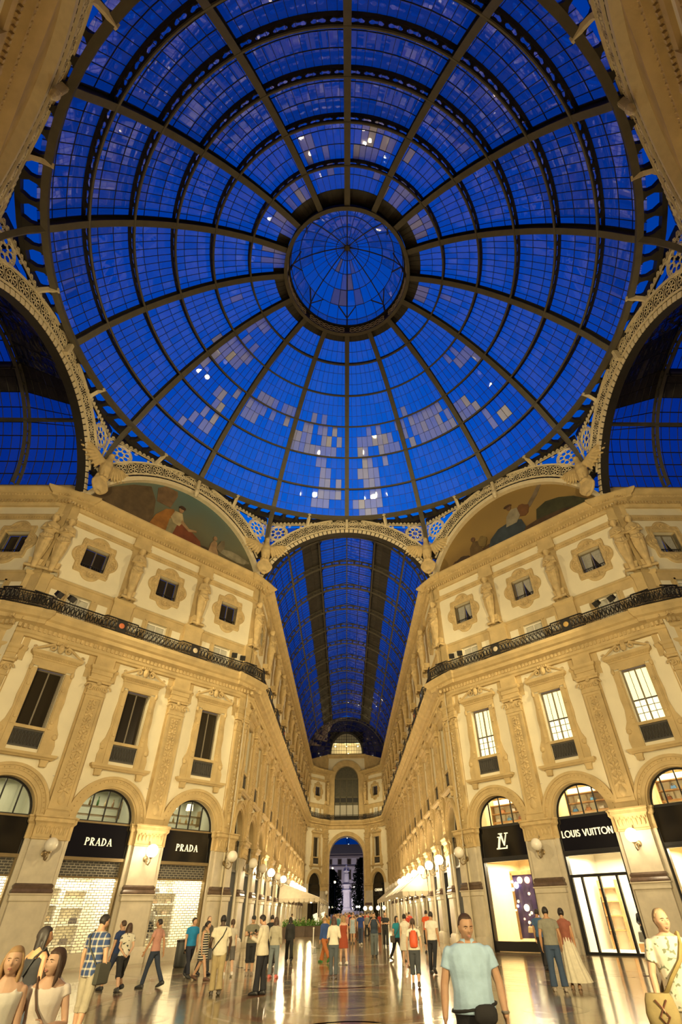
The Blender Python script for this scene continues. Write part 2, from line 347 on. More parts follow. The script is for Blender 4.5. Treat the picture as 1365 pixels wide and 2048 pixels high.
# upper pilaster with carved panel
b = MB(); b.sweep(rp(.60,.06), [(0,5.66),(0,12.4)]); b.sweep(rp(.50,.2), [(.06,5.66),(.06,5.86),(.0,5.95),(0,11.5)])
for x0, x1, z0, z1 in ((-.5,-.36,5.95,11.5),(.36,.5,5.95,11.5),(-.36,.36,5.95,6.1),(-.36,.36,11.35,11.5)): b.box(x0,x1,-.235,-.19,z0,z1)
piece('pilaster', b, M_STONE, 30)
b = MB(); rnd = random.Random(3)
b.lathe([(.02,0),(.16,.1),(.2,.3),(.08,.5),(.05,.6)], 8, (0,-.2,6.15), Matrix.Scale(.45, 4, (0,1,0)) @ Matrix.Translation((0,-.25,0)))
for i in range(15):
    z = 6.75+.31*i; k = 1-.02*i
    for sg in (-1, 1):
        b.sphere((0,0,0), (.15*k,.05,.075), 7, 4, Matrix.Translation((sg*.17*k,-.21,z)) @ Matrix.Rotation(-sg*(.7 if i % 2 else -.5), 4, 'Y'))
        b.sphere((sg*.22*k,-.215,z+.13), (.05,.045,.05), 6, 4)
    b.sphere((0,-.22,z+.08), (.06+.03*(i % 3 == 0),.06,.1), 7, 4)
b.tube([(0,-.21,6.2),(0,-.21,11.3)], .025, 5); piece('carved_candelabrum', b, M_ORN, 40)
b = MB(); b.sweep(rp(.5,.2), [(0,11.5),(.05,11.53),(.05,11.6),(0,11.64)]); b.box(-.5,.5,-.24,.05,11.6,12.2)
for sg in (-1, 1):
    sp = [(sg*(.46+(.26-.018*i)*cos(i*.55)), -.28, 11.92+(.26-.018*i)*sin(i*.55)) for i in range(14)]; b.tube(sp, .05, 6); b.sphere((sg*.46,-.28,11.92), (.07,.07,.07), 6, 4)
for i in range(7): b.sphere((-.3+.1*i,-.27,11.9), (.045,.05,.12), 6, 4)
b.sphere((0,-.3,12.22), (.13,.08,.13), 8, 5); b.sweep(rp(.62,.3), [(-.2,12.22),(.0,12.24),(.02,12.34),(.07,12.38),(.07,12.46),(-.4,12.46)]); piece('scroll_capital', b, M_ORN, 40)
b = MB(); b.sweep(rp(.56,.24), [(0,12.46),(0,12.7),(.04,12.72),(.04,12.95),(.1,13.0),(.14,13.08),(.14,13.16),(0,13.2),(-.02,13.2),(-.02,13.78)]); b.sweep(rp(.9,.04), [(0,12.46),(0,12.95),(.06,13.05),(.06,13.16),(0,13.2),(0,13.8)])
piece('entablature_block', b, M_STONE, 30)
# second-floor window surround
b = MB()
for sg in (-1, 1):
    b.box(min(sg*.72,sg*1.02), max(sg*.72,sg*1.02), -.10, .05, 8.2, 12.3)
    b.box(min(sg*.78,sg*.96), max(sg*.78,sg*.96), -.13, -.09, 9.4, 12.1)
    b.prism([(sg*1.0,12.25),(sg*1.12,12.2),(sg*1.1,11.6),(sg*1.16,10.8),(sg*1.12,10.2),(sg*1.22,9.6),(sg*1.4,9.25),(sg*1.34,8.95),(sg*1.42,8.7),(sg*1.38,8.25),(sg*1.0,8.25)], -.06, .03)
    for z in (9.75, 11.4): b.lathe([(.0,0),(.09,.0),(.09,.03),(.06,.05),(0,.05)], 10, (0,0,0), Matrix.Translation((sg*.87,-.13,z)) @ Matrix.Rotation(R(90), 4, 'X'))
    b.sphere((sg*1.26,-.08,9.1), (.14,.06,.14), 8, 5); b.sphere((sg*1.05,-.1,12.3), (.1,.09,.18), 8, 5)
b.box(-.72,.72,-.08,.05,12.32,12.45); b.box(-.72,.72,-.08,.1,9.3,9.45)
b.sweep(rp(1.1,.1), [(0,12.4),(0,12.75),(.04,12.78),(.04,12.86),(.14,12.95),(.22,13.0),(.24,13.1),(.24,13.16),(-.2,13.2)])
for i in range(17): b.box(-1.12+.14*i-.035, -1.12+.14*i+.035, -.2, -.1, 12.87, 12.94)
piece('window_surround', b, M_STONE, 35)
b = MB()
for sg in (-1, 1):
    b.tube([(sg*(1.3-.12*i), -.2, 13.22+.02*i+.26*sin(min(1, i/8)*pi/2)**2) for i in range(9)], [.05+.006*i for i in range(9)], 6)
    b.tube([(sg*(.42+(.2-.014*i)*cos(1.2+i*.6)), -.22, 13.46+(.2-.014*i)*sin(1.2+i*.6)) for i in range(13)], .05, 6)
    b.tube([(sg*(1.22+(.1-.01*i)*cos(i*.7)), -.22, 13.3+(.1-.01*i)*sin(i*.7)) for i in range(9)], .035, 5)
b.sphere((0,-.24,13.5), (.17,.12,.27), 10, 7); b.sphere((0,-.3,13.5), (.09,.09,.15), 8, 6)
for i in range(5): b.sphere((.13*(i-2),-.22,13.86-.03*abs(i-2)), (.06,.05,.12), 6, 4)
b.box(-1.28,1.28,-.15,.05,13.18,13.24); piece('scrolled_pediment', b, M_ORN, 40)
b = MB(); b.sweep(rp(1.5,.2), [(-.1,7.98),(0,8.0),(.04,8.06),(.12,8.1),(.14,8.22),(-.3,8.26)])
for sg in (-1, 1): b.sweep(rp(.16,.16,.05,sg*1.15), [(-.06,7.66),(0,7.7),(0,7.85),(.04,7.98),(-.1,7.98)])
piece('window_sill', b, M_STONE, 30)
b = MB(); b.box(-.7,.7,.02,.06,8.45,9.3); piece('balconet_panel', b, M_IRON)
b = MB(); b.box(-.7,.7,-.01,.03,9.22,9.3); b.box(-.7,.7,-.01,.03,8.45,8.52)
for i in range(9):
    b.tube([(-.62+.155*i+.055*cos(t*pi/4), .0, 8.87+.3*sin(t*pi/4)) for t in range(8)], .014, 4, closed=True)
piece('balconet_railing', b, mat('worn_iron', (.07,.06,.045), .5))
def pane_mesh(name, x0, x1, z0, z1, m_, y=.36): return piece(name, MB().box(x0,x1,y,y+.02,z0,z1), m_)
b = MB()
for x0, x1, z0, z1 in ((-.7,-.62,9.4,12.35),(.62,.7,9.4,12.35),(-.7,.7,12.27,12.35),(-.7,.7,9.4,9.48),(-.035,.035,9.4,12.35)): b.box(x0,x1,.30,.38,z0,z1)
piece('window_frame', b, mat('grey_window_frame', (.20,.17,.12), .5))
b = MB(); b.box(-.64,.64,.31,.37,10.62,10.68)
for x in (-.33, .33): b.box(x-.012, x+.012, .32, .36, 9.45, 12.3)
for z in (9.95, 10.3): b.box(-.64,.64,.32,.36,z-.012,z+.012)
piece('glazing_bar', b, mat('dark_glazing_bar', (.05,.04,.025), .5))
for i, (x0, x1) in enumerate(((-.62,-.035),(.035,.62))): pane_mesh('dark_pane%d' % i, x0, x1, 9.48, 12.27, G_WIN)
pane_mesh('lit_low', -.62, .62, 9.48, 10.62, M_LIT, .40); pane_mesh('lit_high', -.62, .62, 10.66, 12.27, mat('lit_roller_blind', (.85,.8,.62), .8, emit=1.0, ec=(1,.82,.40)), .40)
# mezzanine window behind the railing
pane_mesh('mezz_pane', -.62, .62, 15.95, 16.85, mat('pale_blind', (.52,.50,.42), .6), .3)
b = MB()
for x0, x1, z0, z1 in ((-.66,-.58,15.9,16.9),(.58,.66,15.9,16.9),(-.66,.66,16.82,16.9),(-.03,.03,15.9,16.9)): b.box(x0,x1,.2,.29,z0,z1)
piece('mezz_frame', b, M_WHITE)
# attic
def polyframe(rout, rin, steps, n=72):
    b = MB(); rings = []
    for t, y in steps:
        rg = []
        for i in range(n):
            a = 2*pi*i/n; ro, ri = rout(a), rin(a); r_ = ri+(ro-ri)*t; rg.append((r_*cos(a), y, 19.65+r_*sin(a)))
        rings.append(rg)
    return b.loft(rings, False)
def ray_box(a, hx, hz): return min(hx/max(1e-6, abs(cos(a))), hz/max(1e-6, abs(sin(a))))
def ray_circ(a, cx, cz, r):
    dx, dz = cos(a), sin(a); bq = dx*cx+dz*cz; d = bq*bq-(cx*cx+cz*cz-r*r); return bq+sqrt(d) if d > 0 and bq > 0 else 0
def rout(a, g=0): return max(ray_box(a, 1.06+g, 1.2+g), *(ray_circ(a, *c_, .62+g) for c_ in ((.8,0),(-.8,0),(0,.98),(0,-.98))))
b = polyframe(rout, lambda a: ray_box(a, .72, .78), ((1,.02),(1,-.1),(.9,-.15),(.78,-.15),(.74,-.11),(.42,-.11),(.36,-.15),(.16,-.15),(.1,-.1),(0,-.08),(0,.42)))
for i in range(44):
    a = 2*pi*i/44; r_ = rout(a)*.84; b.sphere((r_*cos(a), -.16, 19.65+r_*sin(a)), .035, 5, 3)
for a in (0, pi/2, pi, 3*pi/2):
    rr = .98 if a in (0, pi) else 1.14
    b.tube([(rr*cos(a)+.2*cos(t*.4), -.14, 19.65+rr*sin(a)+.2*sin(t*.4)) for t in range(16)], .04, 5); b.sphere((rr*cos(a), -.14, 19.65+rr*sin(a)), (.1,.06,.1), 6, 4)
piece('attic_window_surround', b, M_ORN, 35)
b = MB(); b.box(-2.02,2.02,-.05,.01,17.65,21.35); piece('stucco_panel', b, M_STUCCO)      # cut by the surround lying over it
PM['stucco_panel'] = None
b = MB()
n = 72; rg0 = [(ray_box(2*pi*i/n, 2.02, 1.78)*cos(2*pi*i/n), 19.5+ray_box(2*pi*i/n, 2.02, 1.85)*sin(2*pi*i/n)) for i in range(n)]
out_ = []
for i in range(n):
    a = 2*pi*i/n; r_ = ray_box(a, 2.02, 1.85); out_.append((r_*cos(a), -.04, 19.5+r_*sin(a)))
inn_ = [(rout(2*pi*i/n)*.97*cos(2*pi*i/n), -.04, 19.65+rout(2*pi*i/n)*.97*sin(2*pi*i/n)) for i in range(n)]
b.loft([[(x,.0,z) for x, y, z in out_], out_, inn_], False); piece('stucco_panel', b, M_STUCCO)
piece('frieze_panel', MB().box(-2.02,2.02,-.05,.01,21.82,22.42), M_STUCCO)
piece('mezz_panel', MB().box(-.3,.3,-.05,.01,16.0,16.82), M_STUCCO)
b = MB(); b.box(-2.5,-.66,-.02,.0,15.2,17.6); b.box(.66,2.5,-.02,0,15.2,17.6); b.box(-.66,.66,-.02,0,16.9,17.6); b.box(-2.5,2.5,-.025,0,21.35,22.8)
b.box(-2.5,-2.02,-.025,0,17.6,21.4); b.box(2.02,2.5,-.025,0,17.6,21.4); b.box(-.9,.9,-.06,0,16.9,17.0)
for sg in (-1, 1): b.box(min(sg*.68,sg*.8), max(sg*.68,sg*.8), -.06, 0, 15.2, 17.0)
b.sweep([(-2.05,0),(2.05,0)], [(0,21.38),(.05,21.4),(.05,21.5),(.12,21.62),(.14,21.7),(.14,21.76),(0,21.8)]); b.sweep([(-2.5,0),(2.5,0)], [(.03,17.42),(.09,17.46),(.09,17.56),(.02,17.62)])
for i in range(26): b.box(-1.98+.157*i-.04, -1.98+.157*i+.04, -.12, -.04, 21.52, 21.6)
piece('attic_stonework', b, M_STONE)
b = MB()
for x0, x1, z0, z1 in ((-.72,-.64,18.88,20.42),(.64,.72,18.88,20.42),(-.72,.72,20.34,20.42),(-.72,.72,18.88,18.96),(-.03,.03,18.88,20.42)): b.box(x0,x1,.26,.34,z0,z1)
piece('attic_frame', b, mat('brown_window_frame', (.17,.14,.09), .5))
for i, (x0, x1) in enumerate(((-.64,-.03),(.03,.64))): pane_mesh('attic_pane%d' % i, x0, x1, 18.96, 20.34, G_WIN, .36)
b = MB(); b.box(-.7,.7,.12,.16,19.18,19.22); b.box(-.7,.7,.12,.16,18.95,18.99)
for i in range(11): b.box(-.66+.132*i-.012, -.66+.132*i+.012, .13, .15, 18.9, 19.2)
piece('window_railing', b, M_IRON)
b = MB()
for sg in (-1, 1):
    cols_ = 9; rings = []
    for r_ in range(7):
        t = r_/6; z = 20.34-1.38*t; wd = .6*(1-.75*t**1.6) if sg > 0 else .6*(1-.25*t)
        rings.append([(sg*(.62-wd*j/cols_), .30+.015*(j % 2), z) for j in range(cols_+1)])
    b.loft(rings, False, False)
piece('curtain', b, M_CURT, 60)
# pedestal pier and block at attic level, ledge break-outs of both cornices
b = MB(); b.sweep(rp(.62,.2), [(.06,15.15),(.06,15.4),(0,15.46),(0,17.3),(.05,17.36),(.08,17.44),(.08,17.56),(-.2,17.6)]); b.sweep(rp(.5,.03), [(0,17.5),(0,22.8)])
b.sweep(rp(.56,.26), [(-.2,21.55),(.02,21.6),(.06,21.75),(.06,21.82),(0,21.86),(0,22.6)]); piece('attic_pier', b, M_STONE, 30)
LOWC = [(-.3,13.7),(0,13.72),(.03,13.84),(.1,13.9),(.12,14.0),(.12,14.28),(.26,14.36),(.42,14.4),(.44,14.62),(.58,14.7),(.66,14.84),(.74,14.92),(.74,15.12),(-.4,15.16)]
TOPC = [(-.3,22.35),(0,22.4),(.04,22.5),(.06,22.58),(.06,22.82),(.2,22.9),(.36,22.95),(.38,23.12),(.54,23.2),(.62,23.3),(.68,23.36),(.68,23.46),(-.5,23.55)]
piece('cornice_break', MB().sweep(rp(.86,.17,.5), LOWC), M_STONE, 30)
piece('top_cornice_break', MB().sweep(rp(.86,.17,.5), TOPC), M_STONE, 30)
b = MB()
for i in range(20):
    x = -2.5+.25*i+.125; b.box(x-.075, x+.075, -.38, -.2, 14.06, 14.28); b.sphere((x,-.44,14.52), (.07,.08,.1), 6, 4); b.box(x-.06,x+.06,-.52,-.3,14.4,14.46)
piece('lower_dentils', b, M_ORN)
b = MB()
for i in range(25):
    x = -2.5+.2*i+.1; b.box(x-.055, x+.055, -.36, -.2, 22.62, 22.82); b.sphere((x,-.56,23.05), (.06,.07,.07), 5, 4)
piece('upper_dentils', b, M_ORN)
# arch window and shop glass
b = MB(); b.arcband(0, 5.66, 1.44, 1.53, 0, pi, .38, .46, 24); b.box(-1.5,1.5,.36,.46,5.6,5.72)
for x in (-.75, 0, .75): b.box(x-.03, x+.03, .38, .45, 5.66, 5.66+sqrt(1.48**2-x*x))
piece('arch_frame', b, M_BLACK)
def arch_pane(x0, x1, y=.42):
    pts = [(x0,5.72)]+[(x1,5.72)]; k = 6
    for i in range(k+1):
        x = x1+(x0-x1)*i/k; pts.append((x, 5.66+sqrt(max(.0,1.46**2-x*x))))
    return MB().prism(pts, y, y+.015)
XS = [-1.46,-.75,0,.75,1.46]
for i in range(4): piece('arch_pane%d' % i, arch_pane(XS[i]+.02, XS[i+1]-.02), G_CLEAR); piece('arch_dark%d' % i, arch_pane(XS[i]+.02, XS[i+1]-.02), G_WIN)
ARCHBACK = MB().prism([(1.5*cos(pi*i/16), 5.66+1.5*sin(pi*i/16)) for i in range(17)], 0, .02)
# ================================================================== bodies: lofted limbs grown together into one skin
_ts = bpy.data.scenes.new('bake_room')
def fuse(mb, voxel, smooth=2, m_=None, name='body'):
    """melt overlapping closed shapes of a builder into one continuous surface"""
    me = mb.mesh(name+'_raw'); o = bpy.data.objects.new('bake', me); _ts.collection.objects.link(o)
    r_ = o.modifiers.new('r', 'REMESH'); r_.mode = 'VOXEL'; r_.voxel_size = voxel
    if smooth: s_ = o.modifiers.new('s', 'SMOOTH'); s_.iterations = smooth; s_.factor = .5
    vl = _ts.view_layers[0]; vl.update(); dg = vl.depsgraph
    out = bpy.data.meshes.new_from_object(o.evaluated_get(dg)); out.name = name
    bpy.data.objects.remove(o); bpy.data.meshes.remove(me)
    if m_: out.materials.clear(); out.materials.append(m_)
    out.polygons.foreach_set('use_smooth', [True]*len(out.polygons)); return out
V = Vector
def ell(c, rx, ry, n=14, fz=None, tilt=0):
    return [(c[0]+rx*cos(2*pi*j/n), c[1]+ry*sin(2*pi*j/n)*(1 if sin(2*pi*j/n) > 0 else 1), c[2]+tilt*ry*sin(2*pi*j/n)) for j in range(n)]
def limb(mb, pts, rad, n=10, flat=False):
    P = [V(p) for p in pts]; d0 = (P[0]-P[1]).normalized(); d1 = (P[-1]-P[-2]).normalized()
    P2 = [P[0]+d0*rad[0]*.85, P[0]+d0*rad[0]*.5]+P+[P[-1]+d1*rad[-1]*.5, P[-1]+d1*rad[-1]*.85]
    rr = [rad[0]*.45, rad[0]*.85]+list(rad)+[rad[-1]*.85, rad[-1]*.45]
    if flat: P2, rr = P2[:-2], rr[:-2]
    mb.tube(P2, rr, n)
def head_pts(h, grow=0, nu=32, nv=24, face=True):
    """head of height h about its own centre, face towards +y"""
    vs = []
    for i in range(nv+1):
        t = pi*i/nv
        for j in range(nu):
            a = 2*pi*j/nu; st = sin(t)**.82 if 0 < i < nv else 0; x, y, z = st*cos(a), st*sin(a), cos(t)       # unit
            k = 1.0
            if z < 0: k = 1-.30*min(1, -z)**1.3                               # jaw narrows
            X = .355*h*x*k; Z = .5*h*z; Y = .42*h*y*(k if y < 0 else (1-.12*min(1, max(0, -z)))) + (.02*h if z < 0 else -.02*h)
            if y < 0 and z < -.1: Y *= 1-.45*min(1, (-z-.1)*1.4)               # nape
            if face and y > 0:
                u, w = X/h, Z/h; G = lambda cx, cz, sx, sz: math.exp(-((u-cx)/sx)**2-((w-cz)/sz)**2)
                Y += h*(.115*G(0,-.10,.055,.075)+.055*G(0,.0,.035,.09)-.05*(G(.15,.02,.075,.05)+G(-.15,.02,.075,.05))
                        +.022*G(0,.11,.22,.045)+.04*G(0,-.25,.10,.028)+.028*G(0,-.31,.08,.022)-.018*G(0,-.28,.11,.012)+.05*G(0,-.43,.11,.06)+.02*(G(.2,-.12,.1,.1)+G(-.2,-.12,.1,.1)))
            s_ = 1+grow; vs.append((X*s_, Y*s_, Z*s_))
    fs = [(i*nu+j, i*nu+(j+1) % nu, (i+1)*nu+(j+1) % nu, (i+1)*nu+j) for i in range(nv) for j in range(nu)]
    return vs, fs
def hand(mb, wrist, d, palm, s=1.0, curl=.5, thumb=1):
    """palm and five bent fingers; d = forearm direction, palm = direction the palm faces"""
    d = V(d).normalized(); pn = V(palm); pn = (pn-d*pn.dot(d)).normalized(); sd = d.cross(pn)*thumb
    w = V(wrist)
    rings = []
    for t, hw, th in ((-.01,.024,.018),(.03,.036,.016),(.065,.042,.014),(.095,.040,.012),(.105,.030,.008)):
        rings.append([tuple(w+d*t*s+sd*hw*s*cos(2*pi*j/10)+pn*th*s*sin(2*pi*j/10)) for j in range(10)])
    mb.loft(rings)
    for k, (off, L) in enumerate(((.031,.072),(.0105,.082),(-.0105,.076),(-.031,.060))):
        p = w+d*.088*s+sd*off*s; pts = [p]; a = 0
        for seg in (.45,.32,.23):
            a += curl*.85; dd = d*cos(a)+pn*sin(a)+sd*off*1.2; p = p+dd.normalized()*L*seg*s; pts.append(p)
        limb(mb, pts, [.0092*s,.0088*s,.008*s,.007*s], 7)
    p = w+d*.02*s+sd*.03*s; t1 = p+(d*.6+sd*.75+pn*.3).normalized()*.045*s; t2 = t1+(d*.85+sd*.25+pn*.45).normalized()*.032*s; t3 = t2+(d*.9+pn*.5).normalized()*.024*s
    limb(mb, [p,t1,t2,t3], [.015*s,.0115*s,.0098*s,.008*s], 7)
class Body:
    """joints of one posed figure; local axes: face +y, right +x, up +z"""
    def __init__(s, H=1.75, fem=False, legs=((0,0),(0,0)), arms=None, yaw=0, nod=0, lean=0, heavy=1.0, spread=.0, hair_only=False):
        s.H = H; s.fem = fem; s.k = heavy; s.yaw = yaw; s.nod = nod
        hx = .052*H; zc = .51*H; s.legs = []
        lo = 9
        for sg, (a, kn) in zip((-1, 1), legs):
            hip = V((sg*hx, 0, zc)); a_ = R(a); t = V((sg*spread, sin(a_), -cos(a_))).normalized(); knee = hip+t*.238*H
            b_ = R(a-kn); u = V((sg*spread*.6, sin(b_), -cos(b_))).normalized(); ank = knee+u*.232*H
            s.legs.append([hip, knee, ank, b_]); lo = min(lo, ank.z)
        dz = .042*H-lo; s.dz = dz
        for L in s.legs:
            for i in range(3): L[i] = L[i]+V((0,0,dz))
        s.z = lambda f: f*H+dz
        s.ln = lambda z: V((0, lean*(z-s.z(.52)), 0)) if z > s.z(.52) else V((0,0,0))
        sw = (.090 if fem else .105)*H*(1+.4*(heavy-1)); shz = s.z(.818); s.arms = []
        arms = arms or (((-.12,0,-1),(-.05,.18,-1)), ((.12,0,-1),(.05,.18,-1)))
        for sg, (ua, fa) in zip((-1, 1), arms):
            sh = V((sg*sw, -.005*H, shz))+s.ln(shz); el = sh+V(ua).normalized()*.178*H; wr = el+V(fa).normalized()*.148*H
            s.arms.append([sh, el, wr])
        hz = s.z(.922); s.hc = V((0, .018*H, hz))+s.ln(hz)+V((0, -.03*nod*H, 0)); s.hh = .132*H
        s.HM = Matrix.Translation(s.hc) @ Matrix.Rotation(R(yaw), 4, 'Z') @ Matrix.Rotation(R(nod*40), 4, 'X')
    def torso(s, mb, g=0, z0=.47, z1=.86, flare=0, belly=0, scoop=0):
        H, k, f = s.H, s.k, s.fem; rows = [(.47,.085,.062),(.52,.098 if f else .094,.066),(.57,.088 if f else .09,.060),(.62,.074 if f else .088,.052),
            (.68,.080 if f else .094,.056),(.74,.090 if f else .104,.064 if not f else .068),(.79,.098 if f else .112,.056),(.822,.090 if f else .104,.047),(.842,.058 if f else .066,.042),(.858,.036,.036)]
        rings = []
        for z, rx, ry in rows:
            if z < z0-.001 or z > z1+.001: continue
            kk = k if .5 < z < .8 else 1+(k-1)*.4
            bl = belly*math.exp(-((z-.6)/.07)**2)
            e_ = flare*max(0, (.62-z)) ; zz = s.z(z); c = V((0, bl*.5, zz))+s.ln(zz)
            rings.append(ell(c, rx*H*kk+g+e_, ry*H*kk+g+e_+bl*.5, 16))
        if scoop: c = V((0,0,s.z(.815)))+s.ln(s.z(.815)); rings.append(ell(c, .088*H+g, .044*H+g, 16)); rings.append(ell(c+V((0,0,.012*H)), .072*H+g*.6, .044*H+g*.7, 16, tilt=-scoop))
        mb.loft(rings); return mb
    def neck(s, mb):
        zb = s.z(.83); c0 = V((0,-.005*s.H,zb))+s.ln(zb); limb(mb, [c0, c0*.5+(s.hc+V((0,-.02*s.H,-.03*s.H)))*.5, s.hc+V((0,-.016*s.H,-.02*s.H))], [.040*s.H,.034*s.H,.034*s.H] if not s.fem else [.036*s.H,.031*s.H,.031*s.H])
    def leg(s, mb, i, g=0, t1=1.0, r=(.052,.046,.034,.033,.024,.022), loose=0):
        hip, kn, an, _ = s.legs[i]; H = s.H; P = [hip, hip.lerp(kn,.5), kn, kn.lerp(an,.35), kn.lerp(an,.8), an]; Rr = [x*H*(1+(s.k-1)*.4)+g for x in r]
        Rr = [a+loose*j*.002 for j, a in enumerate(Rr)]
        if t1 < 1:
            n = 2 if t1 <= .5 else 4; tt = t1*2 if t1 <= .5 else (t1-.5)*2
            E = hip.lerp(kn, tt) if t1 <= .5 else kn.lerp(an, tt)
            P = P[:2 if t1 <= .5 else 4]+[E]; Rr = Rr[:2 if t1 <= .5 else 4]+[Rr[2 if t1 <= .5 else 3]+loose*.012]
        limb(mb, P, Rr, 12, t1 < 1)
    def arm(s, mb, i, g=0, t1=1.0, loose=0):
        sh, el, wr = s.arms[i]; H = s.H; kk = (1+(s.k-1)*.5)*(.86 if s.fem else 1); rr = [.029*H*kk+g, .0265*H*kk+g, .023*H*kk+g, .0225*H*kk+g, .0155*H*kk+g]
        s0 = sh.lerp(el,.13); P = [s0, sh.lerp(el,.5), el, el.lerp(wr,.4), wr]
        if t1 < 1:
            if t1 <= .5: P = [s0, sh.lerp(el, max(.2, t1)), sh.lerp(el, t1*2)]; rr = [rr[0], rr[1]+loose*.6, rr[1]+loose]; P[2] = sh.lerp(el, max(.24, t1*2-.02))
            else: P = [s0, sh.lerp(el,.5), el, el.lerp(wr,(t1-.5)*2)]; rr = rr[:4]
        limb(mb, P, rr, 10, t1 < 1)
    def skin(s, curl=(.35,.35), palms=None, foot=True):
        mb = MB(); s.torso(mb); s.neck(mb); H = s.H
        vs, fs = head_pts(s.hh); mb.add(vs, fs, s.HM)
        for sg in (-1, 1): mb.sphere((sg*.345*s.hh, -.03*s.hh, -.02*s.hh), (.035*s.hh,.075*s.hh,.13*s.hh), 8, 6, s.HM)
        for i in (0, 1):
            s.leg(mb, i); s.arm(mb, i); sh, el, wr = s.arms[i]; sg = (-1, 1)[i]
            pl = palms[i] if palms else (-sg, .2, 0)
            dd = (wr-el).normalized(); sd = dd.cross(V(pl)); th = 1 if sd.y > 0 else -1
            hand(mb, wr, dd, pl, H/1.75*(.92 if s.fem else 1), curl[i], th)
            if foot: s.foot(mb, i, 0)
        return mb
    def foot(s, mb, i, g=0):
        hip, kn, an, b_ = s.legs[i]; H = s.H; lift = max(0, an.z-.042*H); pt = min(.9, lift*5) if b_ < 0 else 0
        d = V((0, cos(pt), -sin(pt))); u = V((0, sin(pt), cos(pt))); r_ = []
        for t, hw, hh_, zc in ((-.04,.018,.020,-.018),(-.025,.024,.030,-.012),(.0,.025,.034,-.010),(.04,.026,.026,-.018),(.08,.030,.018,-.024),(.105,.026,.013,-.027),(.12,.014,.008,-.03)):
            c = an+d*t*H+u*zc*H; r_.append([tuple(c+V((1,0,0))*(hw*H+g)*cos(2*pi*j/10)+u*(hh_*H+g)*sin(2*pi*j/10)) for j in range(10)])
        mb.loft(r_)
    def hair(s, kind='short', m_=None, parent=None, line=.30, name='hair', vox=.014):
        h = s.hh; nu, nv = 28, 20; vs, fs = head_pts(h, 0, nu, nv, False); mb = MB(); vv = []
        for (x, y, z) in vs:
            f = y/(.42*h); lim = (line*h if f > .45 else (.0*h if f > -.1 else -.30*h))
            if .1 < f <= .45: lim = (.0+line*(f-.1)/.35)*h
            k = z >= lim; g = (1.075 if kind in ('short', 'crop') else 1.11) if k else .80; vv.append((x*g, y*g-.012*h, z*g*(1.0 if k else 1)))
        mb.add(vv, fs, s.HM); lg = kind in ('long', 'verylong')
        if kind not in ('short', 'bald', 'crop', 'bun'):
            L = {'long':1.0,'verylong':1.75,'pony':1.25,'braid':1.6}[kind]; wd = {'long':.36,'verylong':.36,'pony':.12,'braid':.09}[kind]; rg = []
            for i in range(11):
                t = i/10; y = (-.20 if lg else -.42)*h-(.10*h*sin(t*pi) if not lg else .14*h*t); z = .22*h-L*h*t; w_ = wd*h*(1+.05*sin(t*7))*(1-.40*t*t)
                if kind == 'braid': w_ *= 1+.22*(i % 2)
                rg.append([(w_*cos(2*pi*j/14)*(1+.05*sin(j*3+i)), y+(.24 if lg else .12)*h*(1-.45*t)*sin(2*pi*j/14), z) for j in range(14)])
            mb.loft(rg, M=s.HM if abs(s.nod) < .3 else Matrix.Translation(s.hc))
            if lg:
                for sg in (-1, 1):
                    mb.tube([(sg*.30*h, .10*h, .26*h),(sg*.365*h, .09*h, 0),(sg*.385*h, .03*h, -.3*h),(sg*.375*h,.02*h,-.6*h),(sg*.35*h,.06*h,-.85*h*min(1.25,L))], [.07*h,.085*h,.11*h,.10*h,.035*h], 8, M=s.HM)
        if kind == 'bun': mb.sphere((0, -.40*h, .32*h), (.17*h,.16*h,.16*h), 10, 8, s.HM)
        return ob(name, fuse(mb, vox, 2, m_, 'hair') if vox < .02 else mb.mesh(name, m_, 60), parent)
    def face(s, parent, iris=(.10,.06,.03), brow=(.08,.05,.03), lip=(.55,.24,.18)):
        h = s.hh; we = mat('eye_white', (.50,.45,.38), .4); ie = mat('iris', iris, .2); bm_ = mat('brow_hair', brow, .8); lm = mat('lip', lip, .5)
        for sg in (-1, 1):
            e_ = MB().sphere((sg*.145*h, .345*h, .015*h), (.046*h,.03*h,.017*h), 10, 8, s.HM); o = ob('eye', e_.mesh('eye', we, 60), parent)
            ob('iris', MB().sphere((sg*.145*h, .368*h, .015*h), (.021*h,.012*h,.019*h), 8, 6, s.HM).mesh('iris', ie, 60), o)
            ob('eyebrow', MB().tube([(sg*.06*h,.405*h,.085*h),(sg*.14*h,.40*h,.105*h),(sg*.225*h,.345*h,.085*h)], [.012*h,.016*h,.007*h], 6, M=s.HM).mesh('eyebrow', bm_, 60), parent)
        l = MB().tube([(-.10*h,.375*h,-.268*h),(-.04*h,.43*h,-.25*h),(0,.437*h,-.256*h),(.04*h,.43*h,-.25*h),(.10*h,.375*h,-.268*h)], [.006*h,.02*h,.017*h,.02*h,.006*h], 6, M=s.HM)
        l.tube([(-.085*h,.375*h,-.29*h),(0,.422*h,-.31*h),(.085*h,.375*h,-.29*h)], [.006*h,.024*h,.006*h], 6, M=s.HM); ob('lips', l.mesh('lips', lm, 60), parent)
